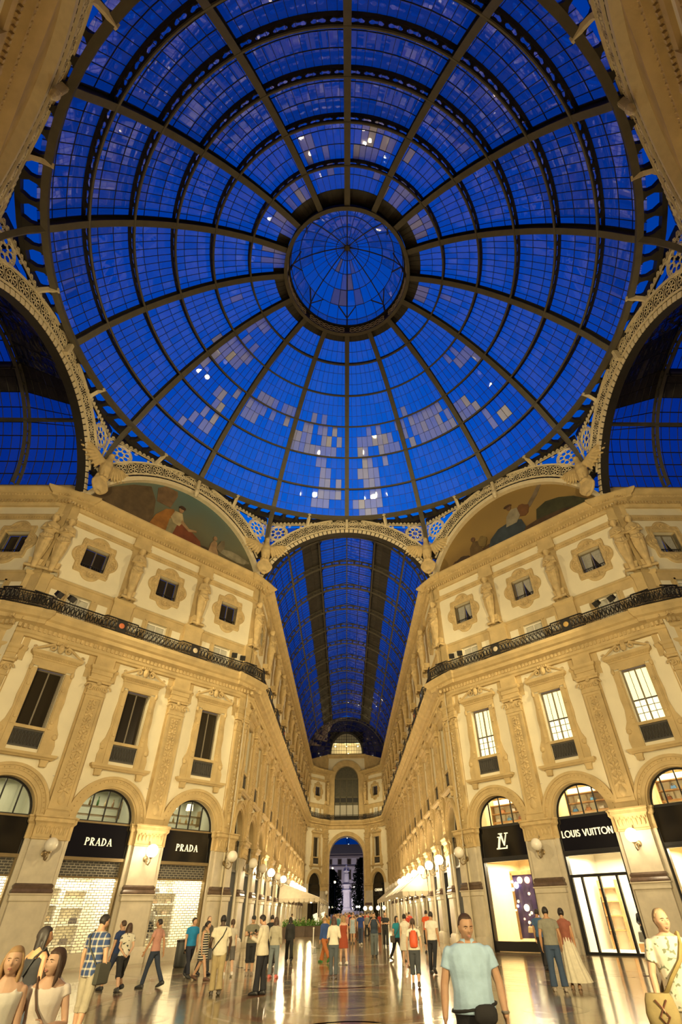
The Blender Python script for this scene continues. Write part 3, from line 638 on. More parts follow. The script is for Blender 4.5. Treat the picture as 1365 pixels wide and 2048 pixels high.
# ================================================================== dressing the walls
_cb = Body(3.25, True, arms=(((-.25,.15,-1),(.95,.55,.30)), ((.25,.15,-1),(-.95,.6,.05))), nod=.5)
_mb = MB(); _cb.torso(_mb, .03); _cb.neck(_mb); _v, _f = head_pts(_cb.hh, .06, 20, 14); _mb.add(_v, _f, _cb.HM)
_mb.sphere((0,-.02,_cb.hc.z+.12), (.24,.27,.22), 10, 8); _mb.sphere((0,.14,_cb.hc.z+.2), (.2,.12,.1), 8, 6)
for i in (0, 1): _cb.arm(_mb, i, .025); limb(_mb, [_cb.arms[i][2], _cb.arms[i][2]+(_cb.arms[i][2]-_cb.arms[i][1]).normalized()*.22], [.075,.05])
_mb.loft([ell((0,.02,z), rx, ry, 14) for z, rx, ry in ((-.55,.15,.14),(-.1,.18,.16),(.5,.23,.21),(1.1,.31,.27),(1.6,.37,.29),(1.9,.33,.25),(2.1,.30,.22))])
for i in range(9):
    a = pi*i/8; _mb.tube([(.36*cos(a),.02+.30*sin(a),1.75),(.28*cos(a)+.04*sin(i*2),.02+.24*sin(a),1.0),(.17*cos(a),.02+.15*sin(a),.1)], [.05,.07,.05], 6)
_mb.tube([(-.36,.2,1.55),(0,.36,1.3),(.36,.22,1.6)], [.07,.1,.07], 6)
CARY = fuse(_mb, .035, 2, M_ORN, 'carved_figure')
b = MB(); b.sweep(rp(.42,.55,.1), [(0,17.6),(.05,17.62),(.05,17.75),(-.04,17.85)]); b.sweep(rp(.30,.42,.1), [(0,17.8),(.08,18.25),(-.3,18.3)])
for i in range(5): b.sphere((0,-.5,17.95+.06*i), (.16-.02*i,.06,.07), 7, 4)
piece('figure_pedestal', b, M_ORN, 35)
def pier_set(wall, s, upper=True, figures=(0,), rz=0, loc=None, mat_n=None):
    L = (s, 0, 0) if loc is None else loc
    p = ob('pier', PM['pier'], wall, L, rz); ob('base_moulding', PM['base_moulding'], p); ob('carved_capital', PM['carved_capital'], p); ob('pedestal_frieze', PM['pedestal_frieze'], p)
    u = ob('pilaster', PM['pilaster'], wall, L, rz); ob('carved_candelabrum', PM['carved_candelabrum'], u); ob('scroll_capital', PM['scroll_capital'], u); ob('entablature_block', PM['entablature_block'], u)
    a = ob('attic_pier', PM['attic_pier'], wall, L, rz); ob('cornice_break', PM['cornice_break'], a); ob('top_cornice_break', PM['top_cornice_break'], a)
    for fx in figures:
        cr, sr = cos(rz), sin(rz); f = ob('carved_figure', CARY, wall, (L[0]+fx*cr-(-.50)*sr, L[1]+fx*sr+(-.50)*cr, 18.15), rz+pi); ob('figure_pedestal', PM['figure_pedestal'], f, (0, -.50, -18.15), pi)
def bay_set(wall, s, lit=False, curtain=False, arch='dark', dentils=True):
    O = lambda n, par=wall, nm=None: ob(nm or n, PM[n], par, (s,0,0) if par is wall else (0,0,0))
    O('archivolt')
    w = O('window_surround'); O('scrolled_pediment', w); O('window_sill', w)
    w = O('window_frame'); bp_ = O('balconet_panel', w); O('balconet_railing', w)
    if lit: O('lit_high', w, 'lit_blind'); O('lit_low', w, 'lit_pane'); O('glazing_bar', w)
    else: O('dark_pane0', w, 'pane'); O('dark_pane1', w, 'pane')
    w = O('mezz_frame', nm='mezzanine_window'); O('mezz_pane', w, 'pane')
    for sg in (-1, 1): ob('mezzanine_panel', PM['mezz_panel'], wall, (s+sg*1.35, 0, 0))
    a = O('attic_stonework'); O('stucco_panel', a); O('frieze_panel', a); O('attic_window_surround', a)
    w = O('attic_frame', nm='attic_window'); O('attic_pane0', w, 'pane'); O('attic_pane1', w, 'pane'); O('window_railing', w)
    if curtain: O('curtain', w)
    if arch: 
        w = O('arch_frame', nm='arch_window')
        for i in range(4): O(('arch_pane%d' if arch == 'clear' else 'arch_dark%d') % i, w, 'pane')
    if dentils: tag(O('lower_dentils'), kind='stuff'); tag(O('upper_dentils'), kind='stuff')
for wl, lit in ((WL, False), (WR, True)):
    for s in (-5, 0, 5): bay_set(wl, s, lit, lit, 'clear')
    for s in (-2.5, 2.5): pier_set(wl, s)
for wl, sg in ((WAL, 1), (WAR, -1)):
    for k, s in enumerate(ARM_B): bay_set(wl, sg*s, False, False, 'dark')
    for s in ARM_B[:-1]: pier_set(wl, sg*(s+2.5))
for wl, ss in ((WSL, (-20.1, -25.1)), (WSR, (20.1, 25.1))):
    for s in ss: bay_set(wl, s, wl is WSR, wl is WSR, 'dark')
    pier_set(wl, 22.6*(1 if wl is WSR else -1)); pier_set(wl, 27.6*(1 if wl is WSR else -1))
for wl in (WNL, WNR):       # near pavilions: only their tops and the light they throw back are in view
    for s in (-5, 0, 5): bay_set(wl, s, False, False, 'dark')
    for s in (-2.5, 2.5, -7, 7): pier_set(wl, s)
# corner piers on the chamfers
P1, P2 = (-7.57, 17.11), (-6.85, 18.45)
def corner(name, pts, figs):
    o = ob(name, MB().sweep(pts, [(-.2,0),(-.2,23.6)]), mat=M_STUCCO); tag(o, kind='structure')
    a, b_ = Vector(pts[1]), Vector(pts[2]); d = (b_-a).normalized(); n = Vector((d.y, -d.x)); c = (a+b_)/2-n*.2
    pier_set(o, 0, figures=figs, rz=atan2(d.y, d.x), loc=(c.x, c.y, 0)); return o
L1 = [(P1[0]-.15, P1[1]-.15), P1, P2, (P2[0], P2[1]+.15)]
L2 = [(-P2[1]-.15, -P2[0]), (-P2[1], -P2[0]), (-P1[1], -P1[0]), (-P1[1]+.15, -P1[0]+.15)]
mir = lambda pts: [(-x, y) for x, y in pts][::-1]
corner('wall_corner_left', L1, (0,)); corner('wall_corner_right', mir(L1), (0,)); corner('wall_corner_west', L2, (-.45,.45)); corner('wall_corner_east', mir(L2), (-.45,.45))
# continuous cornices
END = [(-6.85, 81.5), (-5.6, 84.2), (-3.9, 86.2), (0, 86.9)]
runL = [(-34, 6.85), (-P2[1], -P2[0]), (-P1[1], -P1[0]), P1, P2]+END[:3]
nearL = [(P2[0],-P2[1]), (P1[0],-P1[1]), (-P1[1],P1[0]), (-P2[1],P2[0]), (-34,-6.85)]
def run(name, path, prof): return tag(ob(name, MB().sweep(path, prof).mesh(name, M_STONE, 30)), kind='structure')
for k, (l, r_) in enumerate(((runL, mir(runL)), (nearL, mir(nearL)))):
    for j, pt in enumerate((l, r_)):
        run('trim_%d' % (k*4+j*2+1), pt, LOWC); run('trim_%d' % (k*4+j*2+2), pt, TOPC+[(-.45,24.1),(-.35,24.15),(-.35,24.3),(-.6,24.75),(-1.4,24.8)] if k == 0 else TOPC+[(-.4,24.2)])
# ------------------------------------------------------------------ balcony railings
def rail_path(n, s0):
    pts = []
    for s in n: pts += [(s-2.5,-.93),(s-1.55,-.93),(s-1.45,-.72),(s+1.45,-.72),(s+1.55,-.93),(s+2.5,-.93)]
    return pts
def rail_mesh(pts, ratio=.27):
    b = MB(); 
    for z, h, w in ((15.16,.05,.05),(15.32,.025,.03),(15.78,.025,.03),(15.92,.05,.07)):
        b.sweep(pts, [(-w/2,z),(w/2,z),(w/2,z+h),(-w/2,z+h),(-w/2,z)])
    for (x0, y0), (x1, y1) in zip(pts[:-1], pts[1:]):
        L = hypot(x1-x0, y1-y0); n = max(1, round(L/ratio)); d = Vector(((x1-x0)/L, (y1-y0)/L, 0))
        for i in range(n):
            c = Vector((x0, y0, 15.55))+d*L*(i+.5)/n
            b.tube([tuple(c+d*.085*cos(t*pi/4)+Vector((0,0,.2*sin(t*pi/4)))) for t in range(8)], .036, 4, closed=True)
            e_ = c+d*L*.5/n; b.box(e_.x-.012, e_.x+.012, e_.y-.012, e_.y+.012, 15.18, 15.92)
            for zz in (15.24, 15.85): b.tube([tuple(c+d*.05*cos(t*pi/3)+Vector((0,0,zz-15.55+.035*sin(t*pi/3)))) for t in range(6)], .012, 3, closed=True)
    return b
RAILM = rail_mesh(rail_path((0,), 0)).mesh('railing_panel', M_IRON)
SHIELD = MB().lathe([(0,0),(.15,0),(.17,.03),(.1,.05),(0,.05)], 12)
Msh = [mat('shield_'+n, c, .5) for n, c in (('red', (.5,.14,.05)), ('white', (.62,.52,.36)), ('ochre', (.45,.28,.08)), ('blue', (.10,.12,.22)))]
SHM = [SHIELD.mesh('shield', m_) for m_ in Msh]
PLATE = MB().box(-.30,.30,-.965,-.935,15.2,15.9).mesh('post_plate', M_IRON)
def railing(wall, bays, posts, label, idx=0, shields=True):
    t = thing('balcony_railing', label, 'railing', tuple(wall.location), wall.rotation_euler.z)
    for s in bays: ob('railing_panel', RAILM, t, (s,0,0))
    for i, s in enumerate(posts):
        p = ob('post_plate', PLATE, t, (s,0,0))
        o = ob('shield', SHM[(i+idx) % 4], p, (0,-.965,15.55)); o.rotation_euler = (R(90),0,0)
    return t
railing(WL, (-5,0,5), (-2.5,2.5), 'black iron balcony railing with round shields on the left pavilion above the dark-windowed storey', 0)
railing(WR, (-5,0,5), (-2.5,2.5), 'black iron balcony railing with round shields on the right pavilion above the lit windows', 1)
railing(WAL, ARM_B, [s+2.5 for s in ARM_B[:-1]], 'long black balcony railing running away down the left wall of the arm', 2)
railing(WAR, [-s for s in ARM_B], [-s-2.5 for s in ARM_B[:-1]], 'long black balcony railing running away down the right wall of the arm', 3)
railing(WSL, (-20.1,-25.1), (-22.6,), 'short black balcony railing at the left edge, beyond the left pavilion corner', 0)
railing(WSR, (20.1,25.1), (22.6,), 'short black balcony railing at the right edge, beyond the right pavilion corner', 2)
for pts, lb in ((L1, 'black iron railing turning the corner from the left pavilion into the arm'), (mir(L1), 'black iron railing turning the corner from the right pavilion into the arm'),
                (L2, 'black iron railing turning the outer left corner above the twin carved figures'), (mir(L2), 'black iron railing turning the outer right corner above the twin carved figures')):
    o2 = []
    P = [Vector(p) for p in pts]
    for i in range(4):
        ns = [Vector(((P[j+1]-P[j]).normalized().y, -(P[j+1]-P[j]).normalized().x)) for j in (i-1, i) if 0 <= j < 3]
        mv = sum(ns, Vector((0,0))).normalized(); o2.append(tuple(P[i]+mv*(.72/mv.dot(ns[0]))))
    tag(ob('balcony_railing', rail_mesh(o2), mat=M_IRON), lb, 'railing')
# ------------------------------------------------------------------ floodlights standing on the railings
FLM = MB(); FLM.box(-.16,.16,-.12,.12,-.14,.14); FLM.box(-.19,.19,-.16,-.10,-.17,.17); FLH = FLM.mesh('lamp_head', M_BLACK)
FLS = MB().box(-.02,.02,-.02,.02,-.3,0).mesh('stem', M_BLACK)
for wl, s, lb in ((WL,-6.3,'black floodlight on the left balcony rail, the one nearest the twin figures'),(WL,-5.6,'second black floodlight from the left edge on the left balcony rail'),
                  (WL,5.6,'black floodlight on the left balcony rail, inner of the pair near the arm'),(WL,6.3,'black floodlight on the left balcony rail, outermost beside the arm corner'),
                  (WR,-6.1,'black floodlight on the right balcony rail, outermost beside the arm corner'),(WR,-5.4,'black floodlight on the right balcony rail, inner of the pair near the arm'),
                  (WR,4.6,'black floodlight on the right balcony rail, lower of the pair at far right'),(WR,5.5,'black floodlight on the right balcony rail, nearest the right picture edge')):
    M_ = wl.matrix_world if False else Matrix.Translation(wl.location) @ Matrix.Rotation(wl.rotation_euler.z, 4, 'Z')
    t = thing('floodlight', lb, 'floodlight', tuple(M_ @ Vector((s,-.8,16.25))), wl.rotation_euler.z)
    h = ob('lamp_head', FLH, t); h.rotation_euler = (R(35), 0, R(30 if s < 0 else -30)); ob('stem', FLS, t)
# ------------------------------------------------------------------ eagles on the octagon corners
def eagle_mesh():
    b = MB(); b.loft([ell((0,y,z), rx, ry, 12) for z, y, rx, ry in ((1.2,0,.12,.1),(1.5,.02,.34,.26),(1.95,.08,.42,.36),(2.4,.12,.36,.32),(2.75,.14,.22,.2),(3.0,.16,.19,.19),(3.15,.2,.2,.22),(3.3,.2,.1,.12))])
    b.tube([(0,.36,3.16),(0,.5,3.12),(0,.55,2.98)], [.09,.06,.02], 6)
    for sg in (-1, 1):
        limb(b, [(sg*.2,.1,1.7),(sg*.22,.2,1.3),(sg*.22,.25,1.05)], [.2,.13,.07]); limb(b, [(sg*.22,.22,1.06),(sg*.24,.42,1.0)], [.07,.05])
        limb(b, [(sg*.3,.0,2.35),(sg*.9,-.12,2.75),(sg*1.45,-.2,3.05)], [.22,.2,.14])
        for k in range(9):
            t = k/8; p = V((sg*(.45+1.05*t), -.06-.15*t, 2.45+.58*t)); d = V((sg*(.25+.75*t), -.12, -1+1.25*t)).normalized()
            L = .95-.15*abs(t-.6); b.tube([p, p+d*L*.6, p+d*L], [.15,.13,.05], 6, flat=1, upv=(0,1,0))
    for k in range(5): b.tube([(.12*(k-2),-.05,1.35),(.16*(k-2),-.15,.85)], [.12,.07], 6)
    b.loft([[(rx*cos(2*pi*j/18)*(1+.08*cos(4*2*pi*j/18)), y, .42+rx*1.18*sin(2*pi*j/18)) for j in range(18)] for rx, y in ((.5,.1),(.62,.16),(.62,.26),(.5,.32),(.46,.29),(.1,.36))])
    b.sphere((0,.28,-.22), (.25,.12,.16), 8, 6); b.sphere((0,.28,1.02), (.3,.14,.14), 8, 6)
    return fuse(b, .045, 1, M_ORN, 'stone_eagle')
EAG = eagle_mesh()
for k, lb in ((2,'spread-winged stone eagle on a shield at the left foot of the central arch'),(1,'spread-winged stone eagle on a shield at the right foot of the central arch'),
              (3,'spread-winged stone eagle perched between the far left glass vault and the left painting'),(0,'spread-winged stone eagle perched between the right painting and the far right glass vault')):
    a = R(22.5+45*k); r_ = 17.75; tag(ob('stone_eagle', EAG, None, (r_*cos(a), r_*sin(a), 23.65), a+pi/2), lb, 'sculpture', 'eagles on the octagon corners')
# ================================================================== great arches of the octagon
CZ = 20.86
def rosette():
    b = MB(); tr = lambda R_, r_, cx=0, cz=0, n=14, k=4: b.tube([(cx+R_*cos(2*pi*i/n), -.02, cz+R_*sin(2*pi*i/n)) for i in range(n)], r_, k, closed=True)
    tr(.37,.028); tr(.10,.03,0,0,8)
    for i in range(8):
        a = 2*pi*i/8; b.sphere((0,0,0), (.045,.03,.11), 5, 4, Matrix.Rotation(-a, 4, 'Y') @ Matrix.Translation((0,-.02,.22)))
    for sx_ in (-1, 1):
        for sz in (-1, 1):
            b.tube([(sx_*(.43-.10*cos(t*.7)*(1-t*.09)), -.02, sz*(.25+.11*sin(t*.7)*(1-t*.09))) for t in range(8)], .02, 4)
    b.tube([(.47,-.02,-.36),(.47,-.02,.36)], .022, 4); return b.mesh('rosette', M_CREAM)
ROS = rosette()
A0, A1 = R(34), R(146)
BANDG = MB().arcband(0, CZ, 7.84, 8.85, A0, A1, .03, .5, 40).mesh('arch_band', M_BACK)
b = MB()
for r0, r1, y in ((7.84,7.93,-.08),(8.78,8.9,-.10)): b.arcband(0, CZ, r0, r1, A0, A1, y, .05, 44)
RIM = b.mesh('arch_rim', M_CREAM)
BLK = MB().box(-.155,.155,-.02,.35,7.47,7.77).mesh('arch_block', M_CREAM)
SOF = MB().arcband(0, CZ, 7.47, 7.84, R(22), R(158), .04, .6, 44).mesh('arch_soffit', M_BACK)
MOU = MB().arcband(0, CZ, 7.40, 7.72, R(21), R(159), .02, .5, 44).mesh('arch_moulding', M_CREAM)
def bracket(corbel):
    b = MB(); b.box(-.11,.11,-.34,-.05,28.62,29.62)
    for i in range(3): b.box(-.08+.055*i,-.05+.055*i,-.37,-.34,28.7,29.55)
    if corbel: b.sphere((0,-.25,28.3), (.2,.2,.34), 8, 6); b.sphere((0,-.25,28.0), (.13,.13,.2), 8, 5)
    return b.mesh('bracket', M_CREAM)
BR0, BR1 = bracket(False), bracket(True)
def strut():      # pale curved bracket that carries the dome ring, standing on the arch back
    b = MB(); b.tube([(3.55, -.02, 28.95),(3.5,-.12,29.25),(3.42,-.45,29.5),(3.3,-.95,29.62)], [.15,.15,.15,.15], 4, flat=1); return b.mesh('strut', M_CREAM)
STR = strut()
def spiral(b, cx, cz, r, turns=1.6, sg=1, a0=0, th=.03, y=-.03):
    b.tube([(cx+sg*r*(1-.8*t/14)*cos(a0+turns*2*pi*t/14), y, cz+r*(1-.8*t/14)*sin(a0+turns*2*pi*t/14)) for t in range(15)], th, 4)
def spandrel():
    b = MB(); T = lambda cx, cz, R_, r_, n=14: b.tube([(cx+R_*cos(2*pi*i/n), 0, cz+R_*sin(2*pi*i/n)) for i in range(n)], r_, 4, closed=True)
    cx, cz = 6.08, 28.2; T(cx, cz, .74, .06, 24); T(cx, cz, .84, .03, 24)
    for i in range(8):
        a = 2*pi*i/8+pi/8; T(cx+.47*cos(a), cz+.47*sin(a), .19, .038, 10); a2 = a+pi/8
        b.tube([(cx+.2*cos(a),0,cz+.2*sin(a)),(cx+.32*cos(a2),0,cz+.32*sin(a2)),(cx+.74*cos(a2),0,cz+.74*sin(a2))], .04, 4)
        b.tube([(cx+.2*cos(a),0,cz+.2*sin(a)),(cx+.32*cos(a2-pi/4),0,cz+.32*sin(a2-pi/4))], .03, 4)
    rnd = random.Random(5)
    for k in range(150):     # scrollwork filling the rest of the spandrel
        x = rnd.uniform(2.6, 7.05); z = rnd.uniform(26.3, 29.1); d = hypot(x, z-CZ)-8.95; g = hypot(x-cx, z-cz)-.86; r_ = min(d, g, 29.12-z, 7.1-x, .2)
        if r_ > .055: spiral(b, x, z, r_, 1.4, rnd.choice((-1,1)), rnd.uniform(0,6), .022, 0)
    b.box(2.6,7.1,-.03,.03,29.1,29.16); b.box(7.05,7.12,-.03,.03,26.2,29.15)
    return b
SPm = spandrel(); SPR = SPm.mesh('spandrel_grille', M_CREAM)
sl = MB(); sl.add([(-x,y,z) for x, y, z in SPm.v], [f[::-1] for f in SPm.f]); SPL = sl.mesh('spandrel_grille', M_CREAM)
b = MB(); b.box(-7.1,7.1,.06,.16,29.14,29.9); FRG = b.mesh('frieze_ground', M_BACK)
b = MB()
for i in range(42):
    x = -6.95+.339*i; s_ = 1 if x < 0 else -1; spiral(b, x, 29.34, .13, 1.5, s_, -1.2, .026, .03); b.tube([(x-s_*.1,.03,29.22),(x+s_*.02,.03,29.48),(x+s_*.2,.03,29.26)], .022, 4)
b.box(-7.1,7.1,.0,.06,29.14,29.19); WAV = b.mesh('wave_scroll', M_CREAM)
NAMES = {90:'great ornate arch straight ahead, opening into the long arm',45:'ornate arch framing the painting on the right',135:'ornate arch framing the painting on the left',0:'ornate arch at the right edge opening into the right vault',180:'ornate arch at the left edge opening into the left vault',
         225:'ornate arch cut by the upper left corner, over the near left pavilion',315:'ornate arch cut by the upper right corner, over the near right pavilion'}
ARCH = {}
for ph, lb in NAMES.items():
    a = R(ph); t = thing('octagon_arch', lb, 'arch', (17.2*cos(a), 17.2*sin(a), 0), a-pi/2); ARCH[ph] = t
    ob('arch_band', BANDG, t); ob('arch_rim', RIM, t); ob('frieze_ground', FRG, t); ob('wave_scroll', WAV, t); ob('spandrel_grille', SPR, t); ob('spandrel_grille', SPL, t)
    for i in range(16):
        an = (i-7.5)*R(6.6)
        o = ob('rosette', ROS, t, (8.35*sin(an), 0, CZ+8.35*cos(an))); o.rotation_euler = (0, an, 0)
    ob('bracket', BR0 if ph % 90 == 0 else BR1, t)
    for sg in (-1, 1): 
        o = ob('strut', STR, t); o.scale = (sg,1,1)
    if ph % 90 == 0:
        ob('arch_soffit', SOF, t)
        for i in range(47):
            an = (i-23)*R(2.95); o = ob('arch_block', BLK, t, (0, 0, CZ)); o.rotation_euler = (0, an, 0)
    else: ob('arch_moulding', MOU, t)
# ------------------------------------------------------------------ painted lunettes over the pavilions (plain stand-ins in the colours of the originals)
def paint_mat(name, low, mid, high):
    m_ = bpy.data.materials.new(name); m_.use_nodes = True; nt = m_.node_tree; b = nt.nodes['Principled BSDF']; L = nt.links.new; b.inputs['Roughness'].default_value = .7
    t = nt.nodes.new('ShaderNodeTexCoord'); s = nt.nodes.new('ShaderNodeSeparateXYZ'); L(t.outputs['Object'], s.inputs[0])
    n1 = nt.nodes.new('ShaderNodeTexNoise'); n1.inputs['Scale'].default_value = .5; n1.inputs['Detail'].default_value = 6; L(t.outputs['Object'], n1.inputs['Vector'])
    ma = nt.nodes.new('ShaderNodeMath'); ma.operation = 'MULTIPLY_ADD'; ma.inputs[1].default_value = 2.4; L(n1.outputs['Fac'], ma.inputs[0]); L(s.outputs[2], ma.inputs[2])
    mr = nt.nodes.new('ShaderNodeMapRange'); mr.inputs[1].default_value = 24.6; mr.inputs[2].default_value = 29.4; L(ma.outputs[0], mr.inputs[0])
    r_ = nt.nodes.new('ShaderNodeValToRGB'); e_ = r_.color_ramp.elements; e_[0].color = (*low,1); e_[1].color = (*high,1); k = e_.new(.45); k.color = (*mid,1); L(mr.outputs[0], r_.inputs[0])
    L(r_.outputs[0], b.inputs['Base Color']); return m_
def lunette(ph, lb, m_, shapes):
    a = R(ph); t = thing('lunette_painting', lb, 'painting', (17.62*cos(a), 17.62*sin(a), 0), a-pi/2)
    half = math.asin((7.6**2-(23.66-CZ)**2)**.5/7.6); pts = [(7.6*sin(-half+2*half*i/40), CZ+7.6*cos(-half+2*half*i/40)) for i in range(41)]
    ob('canvas', MB().prism(pts, 0, .1), t, mat=m_)
    for i, (nm, c_, poly) in enumerate(shapes):
        ob('painted_'+nm, MB().prism(poly, -.03-.008*i, .01), t, mat=mat('paint_'+nm, tuple(v*.85 for v in c_), .7, var=.35, vs_=1.6))
blob = lambda cx, cz, rx, rz, n=14, k=.12: [(cx+rx*cos(2*pi*i/n)*(1+k*sin(i*2.3)), cz+rz*sin(2*pi*i/n)*(1+k*cos(i*1.7))) for i in range(n)]
lunette(135, 'mosaic-like painting with orange-robed figures under a teal sky, left lunette', paint_mat('teal_painting', (.075,.045,.016), (.13,.13,.08), (.09,.15,.145)), [
    ('ruin', (.13,.085,.04), [(-7,23.6),(-6.6,24.6),(-5.6,25.6),(-4.4,26.6),(-3.2,27.2),(-2.6,26.2),(-2.4,24.6),(-2.2,23.6)]), ('column', (.20,.12,.06), [(-2.7,27.4),(-2.5,26.2),(-1.4,26.2),(-1.1,27.5),(-1.2,27.95),(-2.2,27.9)]),
    ('cloud', (.30,.26,.17), blob(4.6,24.6,1.5,.35)), ('ground', (.07,.045,.02), [(-2.6,23.5),(-2,24.2),(0,24.0),(2.2,24.3),(4,23.9),(6.2,23.5)]),
    ('robe', (.36,.15,.03), [(-2.6,23.9),(-2.3,25.0),(-1.7,25.9),(-1.1,26.2),(-.8,25.4),(-.9,24.4),(-.6,23.7)]), ('skirt', (.20,.055,.02), [(-1.0,23.6),(-.8,24.9),(-.3,25.2),(.6,25.0),(1.5,24.5),(1.8,23.6)]),
    ('cloth', (.28,.24,.13), [(-1.3,23.8),(-1.25,25.2),(-.8,25.6),(-.55,25.1),(-.8,23.8)]), ('bodice', (.50,.40,.22), [(-1.2,25.4),(-1.0,26.1),(-.4,26.15),(-.15,25.5),(-.4,24.95),(-.9,25.0)]),
    ('arm', (.42,.26,.13), [(-.3,25.6),(.4,25.1),(1.0,25.25),(1.05,25.1),(.4,24.85),(-.35,25.3)]), ('head', (.40,.23,.12), blob(-.55,26.45,.2,.27,12,.03)), ('hair', (.06,.03,.015), blob(-.5,26.66,.27,.17,12,.06)),
    ('child', (.40,.25,.13), [(2.3,24.0),(2.4,24.8),(2.6,25.2),(2.9,25.1),(2.95,24.6),(3.2,24.0)]), ('child_head', (.36,.21,.11), blob(2.68,25.4,.16,.2,10,.03)), ('wing', (.22,.17,.10), [(2.9,24.6),(3.2,25.4),(3.5,25.6),(3.6,24.9),(3.3,24.3)])])
lunette(45, 'mosaic-like painting with a blue-skirted figure under an ochre sky, right lunette', paint_mat('ochre_painting', (.14,.08,.025), (.28,.18,.055), (.24,.155,.05)), [
    ('smoke', (.20,.15,.10), [(-3.2,27.6),(-3.0,26.6),(-2.2,26.0),(-1.9,26.2),(-2.5,27.0),(-2.7,27.8)][::-1] if False else [(2.2,25.9),(3.0,26.7),(3.5,27.4),(3.2,27.5),(2.6,26.8),(1.9,26.1)]),
    ('bush', (.05,.05,.02), [(2.4,24.6),(2.6,25.4),(3.4,25.7),(4.4,25.5),(5.4,25.0),(6.2,24.2),(6.6,23.6),(2.2,23.6)]), ('ground', (.08,.045,.02), [(-5.8,23.6),(-5.0,24.3),(-3.6,24.1),(-1.8,24.4),(.4,24.2),(2.4,24.5),(4.4,24.4),(6.4,23.6)]),
    ('sack', (.17,.075,.025), blob(1.55,25.95,.6,.55)), ('skirt', (.045,.06,.075), [(-1.9,23.8),(-1.5,24.7),(-.7,25.3),(.6,25.5),(1.3,25.2),(1.5,24.4),(1.1,23.8)]), ('blouse', (.34,.29,.20), [(.0,25.1),(.2,26.0),(.7,26.5),(1.2,26.4),(1.3,25.6),(.9,25.1)]),
    ('head', (.22,.12,.06), blob(.55,26.75,.2,.24,12,.03)), ('hat', (.09,.045,.02), blob(.5,26.93,.34,.13,12,.04)), ('kneeler', (.13,.08,.03), [(-3.5,23.9),(-3.4,24.8),(-3.0,25.3),(-2.5,25.1),(-2.4,24.4),(-2.2,23.9)]), ('kneeler_head', (.15,.08,.04), blob(-3.0,25.5,.19,.22,10,.03)),
    ('sheaf', (.22,.15,.05), blob(-2.2,24.9,.4,.5)), ('dog', (.06,.035,.02), blob(-4.2,24.1,.6,.28))])
for ph in (225, 315):
    a = R(ph); ob('canvas', MB().prism([(7.6*sin(-1.2+2.4*i/30), CZ+7.6*cos(-1.2+2.4*i/30)) for i in range(31)], 0, .1), ARCH[ph], (0,.42,0), mat=M_STONE)
# ================================================================== the glass dome
PROF = [(16.8,29.68),(15.40,31.88),(13.6,34.04),(11.58,35.89),(9.42,37.42),(7.05,38.53),(4.54,39.12)]
def pt(u, off=0):
    """point of the meridian: u runs 0..6 through the ring girders; off = distance outside"""
    i = min(5, max(0, int(u))); f = u-i
    P = [PROF[max(0, i-1)] if i > 0 else (2*PROF[0][0]-PROF[1][0]+.45, 2*PROF[0][1]-PROF[1][1]), PROF[i], PROF[i+1], PROF[i+2] if i < 5 else (2.0, 39.4)]
    cr = lambda a, b_, c_, d: .5*((2*b_)+(-a+c_)*f+(2*a-5*b_+4*c_-d)*f*f+(-a+3*b_-3*c_+d)*f**3)
    dr = lambda a, b_, c_, d: .5*((-a+c_)+2*(2*a-5*b_+4*c_-d)*f+3*(-a+3*b_-3*c_+d)*f*f)
    r_, z = (cr(*[p[k] for p in P]) for k in (0, 1)); tr_, tz = (dr(*[p[k] for p in P]) for k in (0, 1)); L = hypot(tr_, tz)
    return r_+off*tz/L, z-off*tr_/L
dome = thing('glass_dome', 'great glass dome of dark iron ribs over the octagon, deep blue dusk behind', 'dome', (0,0,29.6))
DL = (0, 0, -29.6)
S_ = [i/4 for i in range(25)]
b = MB()
def strip(b, us, o0, o1, hw):       # bar of rectangular section along the meridian in the plane y=0
    rg = []
    for u in us:
        (r0, z0), (r1, z1) = pt(u, o0), pt(u, o1); rg.append([(r0,-hw,z0),(r0,hw,z0),(r1,hw,z1),(r1,-hw,z1)])
    b.loft(rg)
strip(b, S_, 0, .05, .19); RIBF = b.mesh('rib_flange', M_RIB)
b = MB(); strip(b, S_, .05, .08, .06); strip(b, S_, .30, .62, .03); strip(b, S_, .58, .66, .12)
for i in range(66):
    u0, u1 = 6*i/66, 6*(i+1)/66; (r0, z0), (r1, z1) = pt(u0, .07), pt(u1, .31); (r2_, z2), (r3, z3) = pt(u0, .31), pt(u1, .07)
    b.tube([(r0,0,z0),(r1,0,z1)], .022, 4); b.tube([(r2_,0,z2),(r3,0,z3)], .022, 4)
RIBW = b.mesh('rib', M_RIBD)
for k in range(16):
    o = ob('rib', RIBW, dome, DL, k*pi/8); ob('rib_flange', RIBF, o)
def cyl(u, off, a): r_, z = pt(u, off); return (r_*cos(a), r_*sin(a), z)
NA = 8
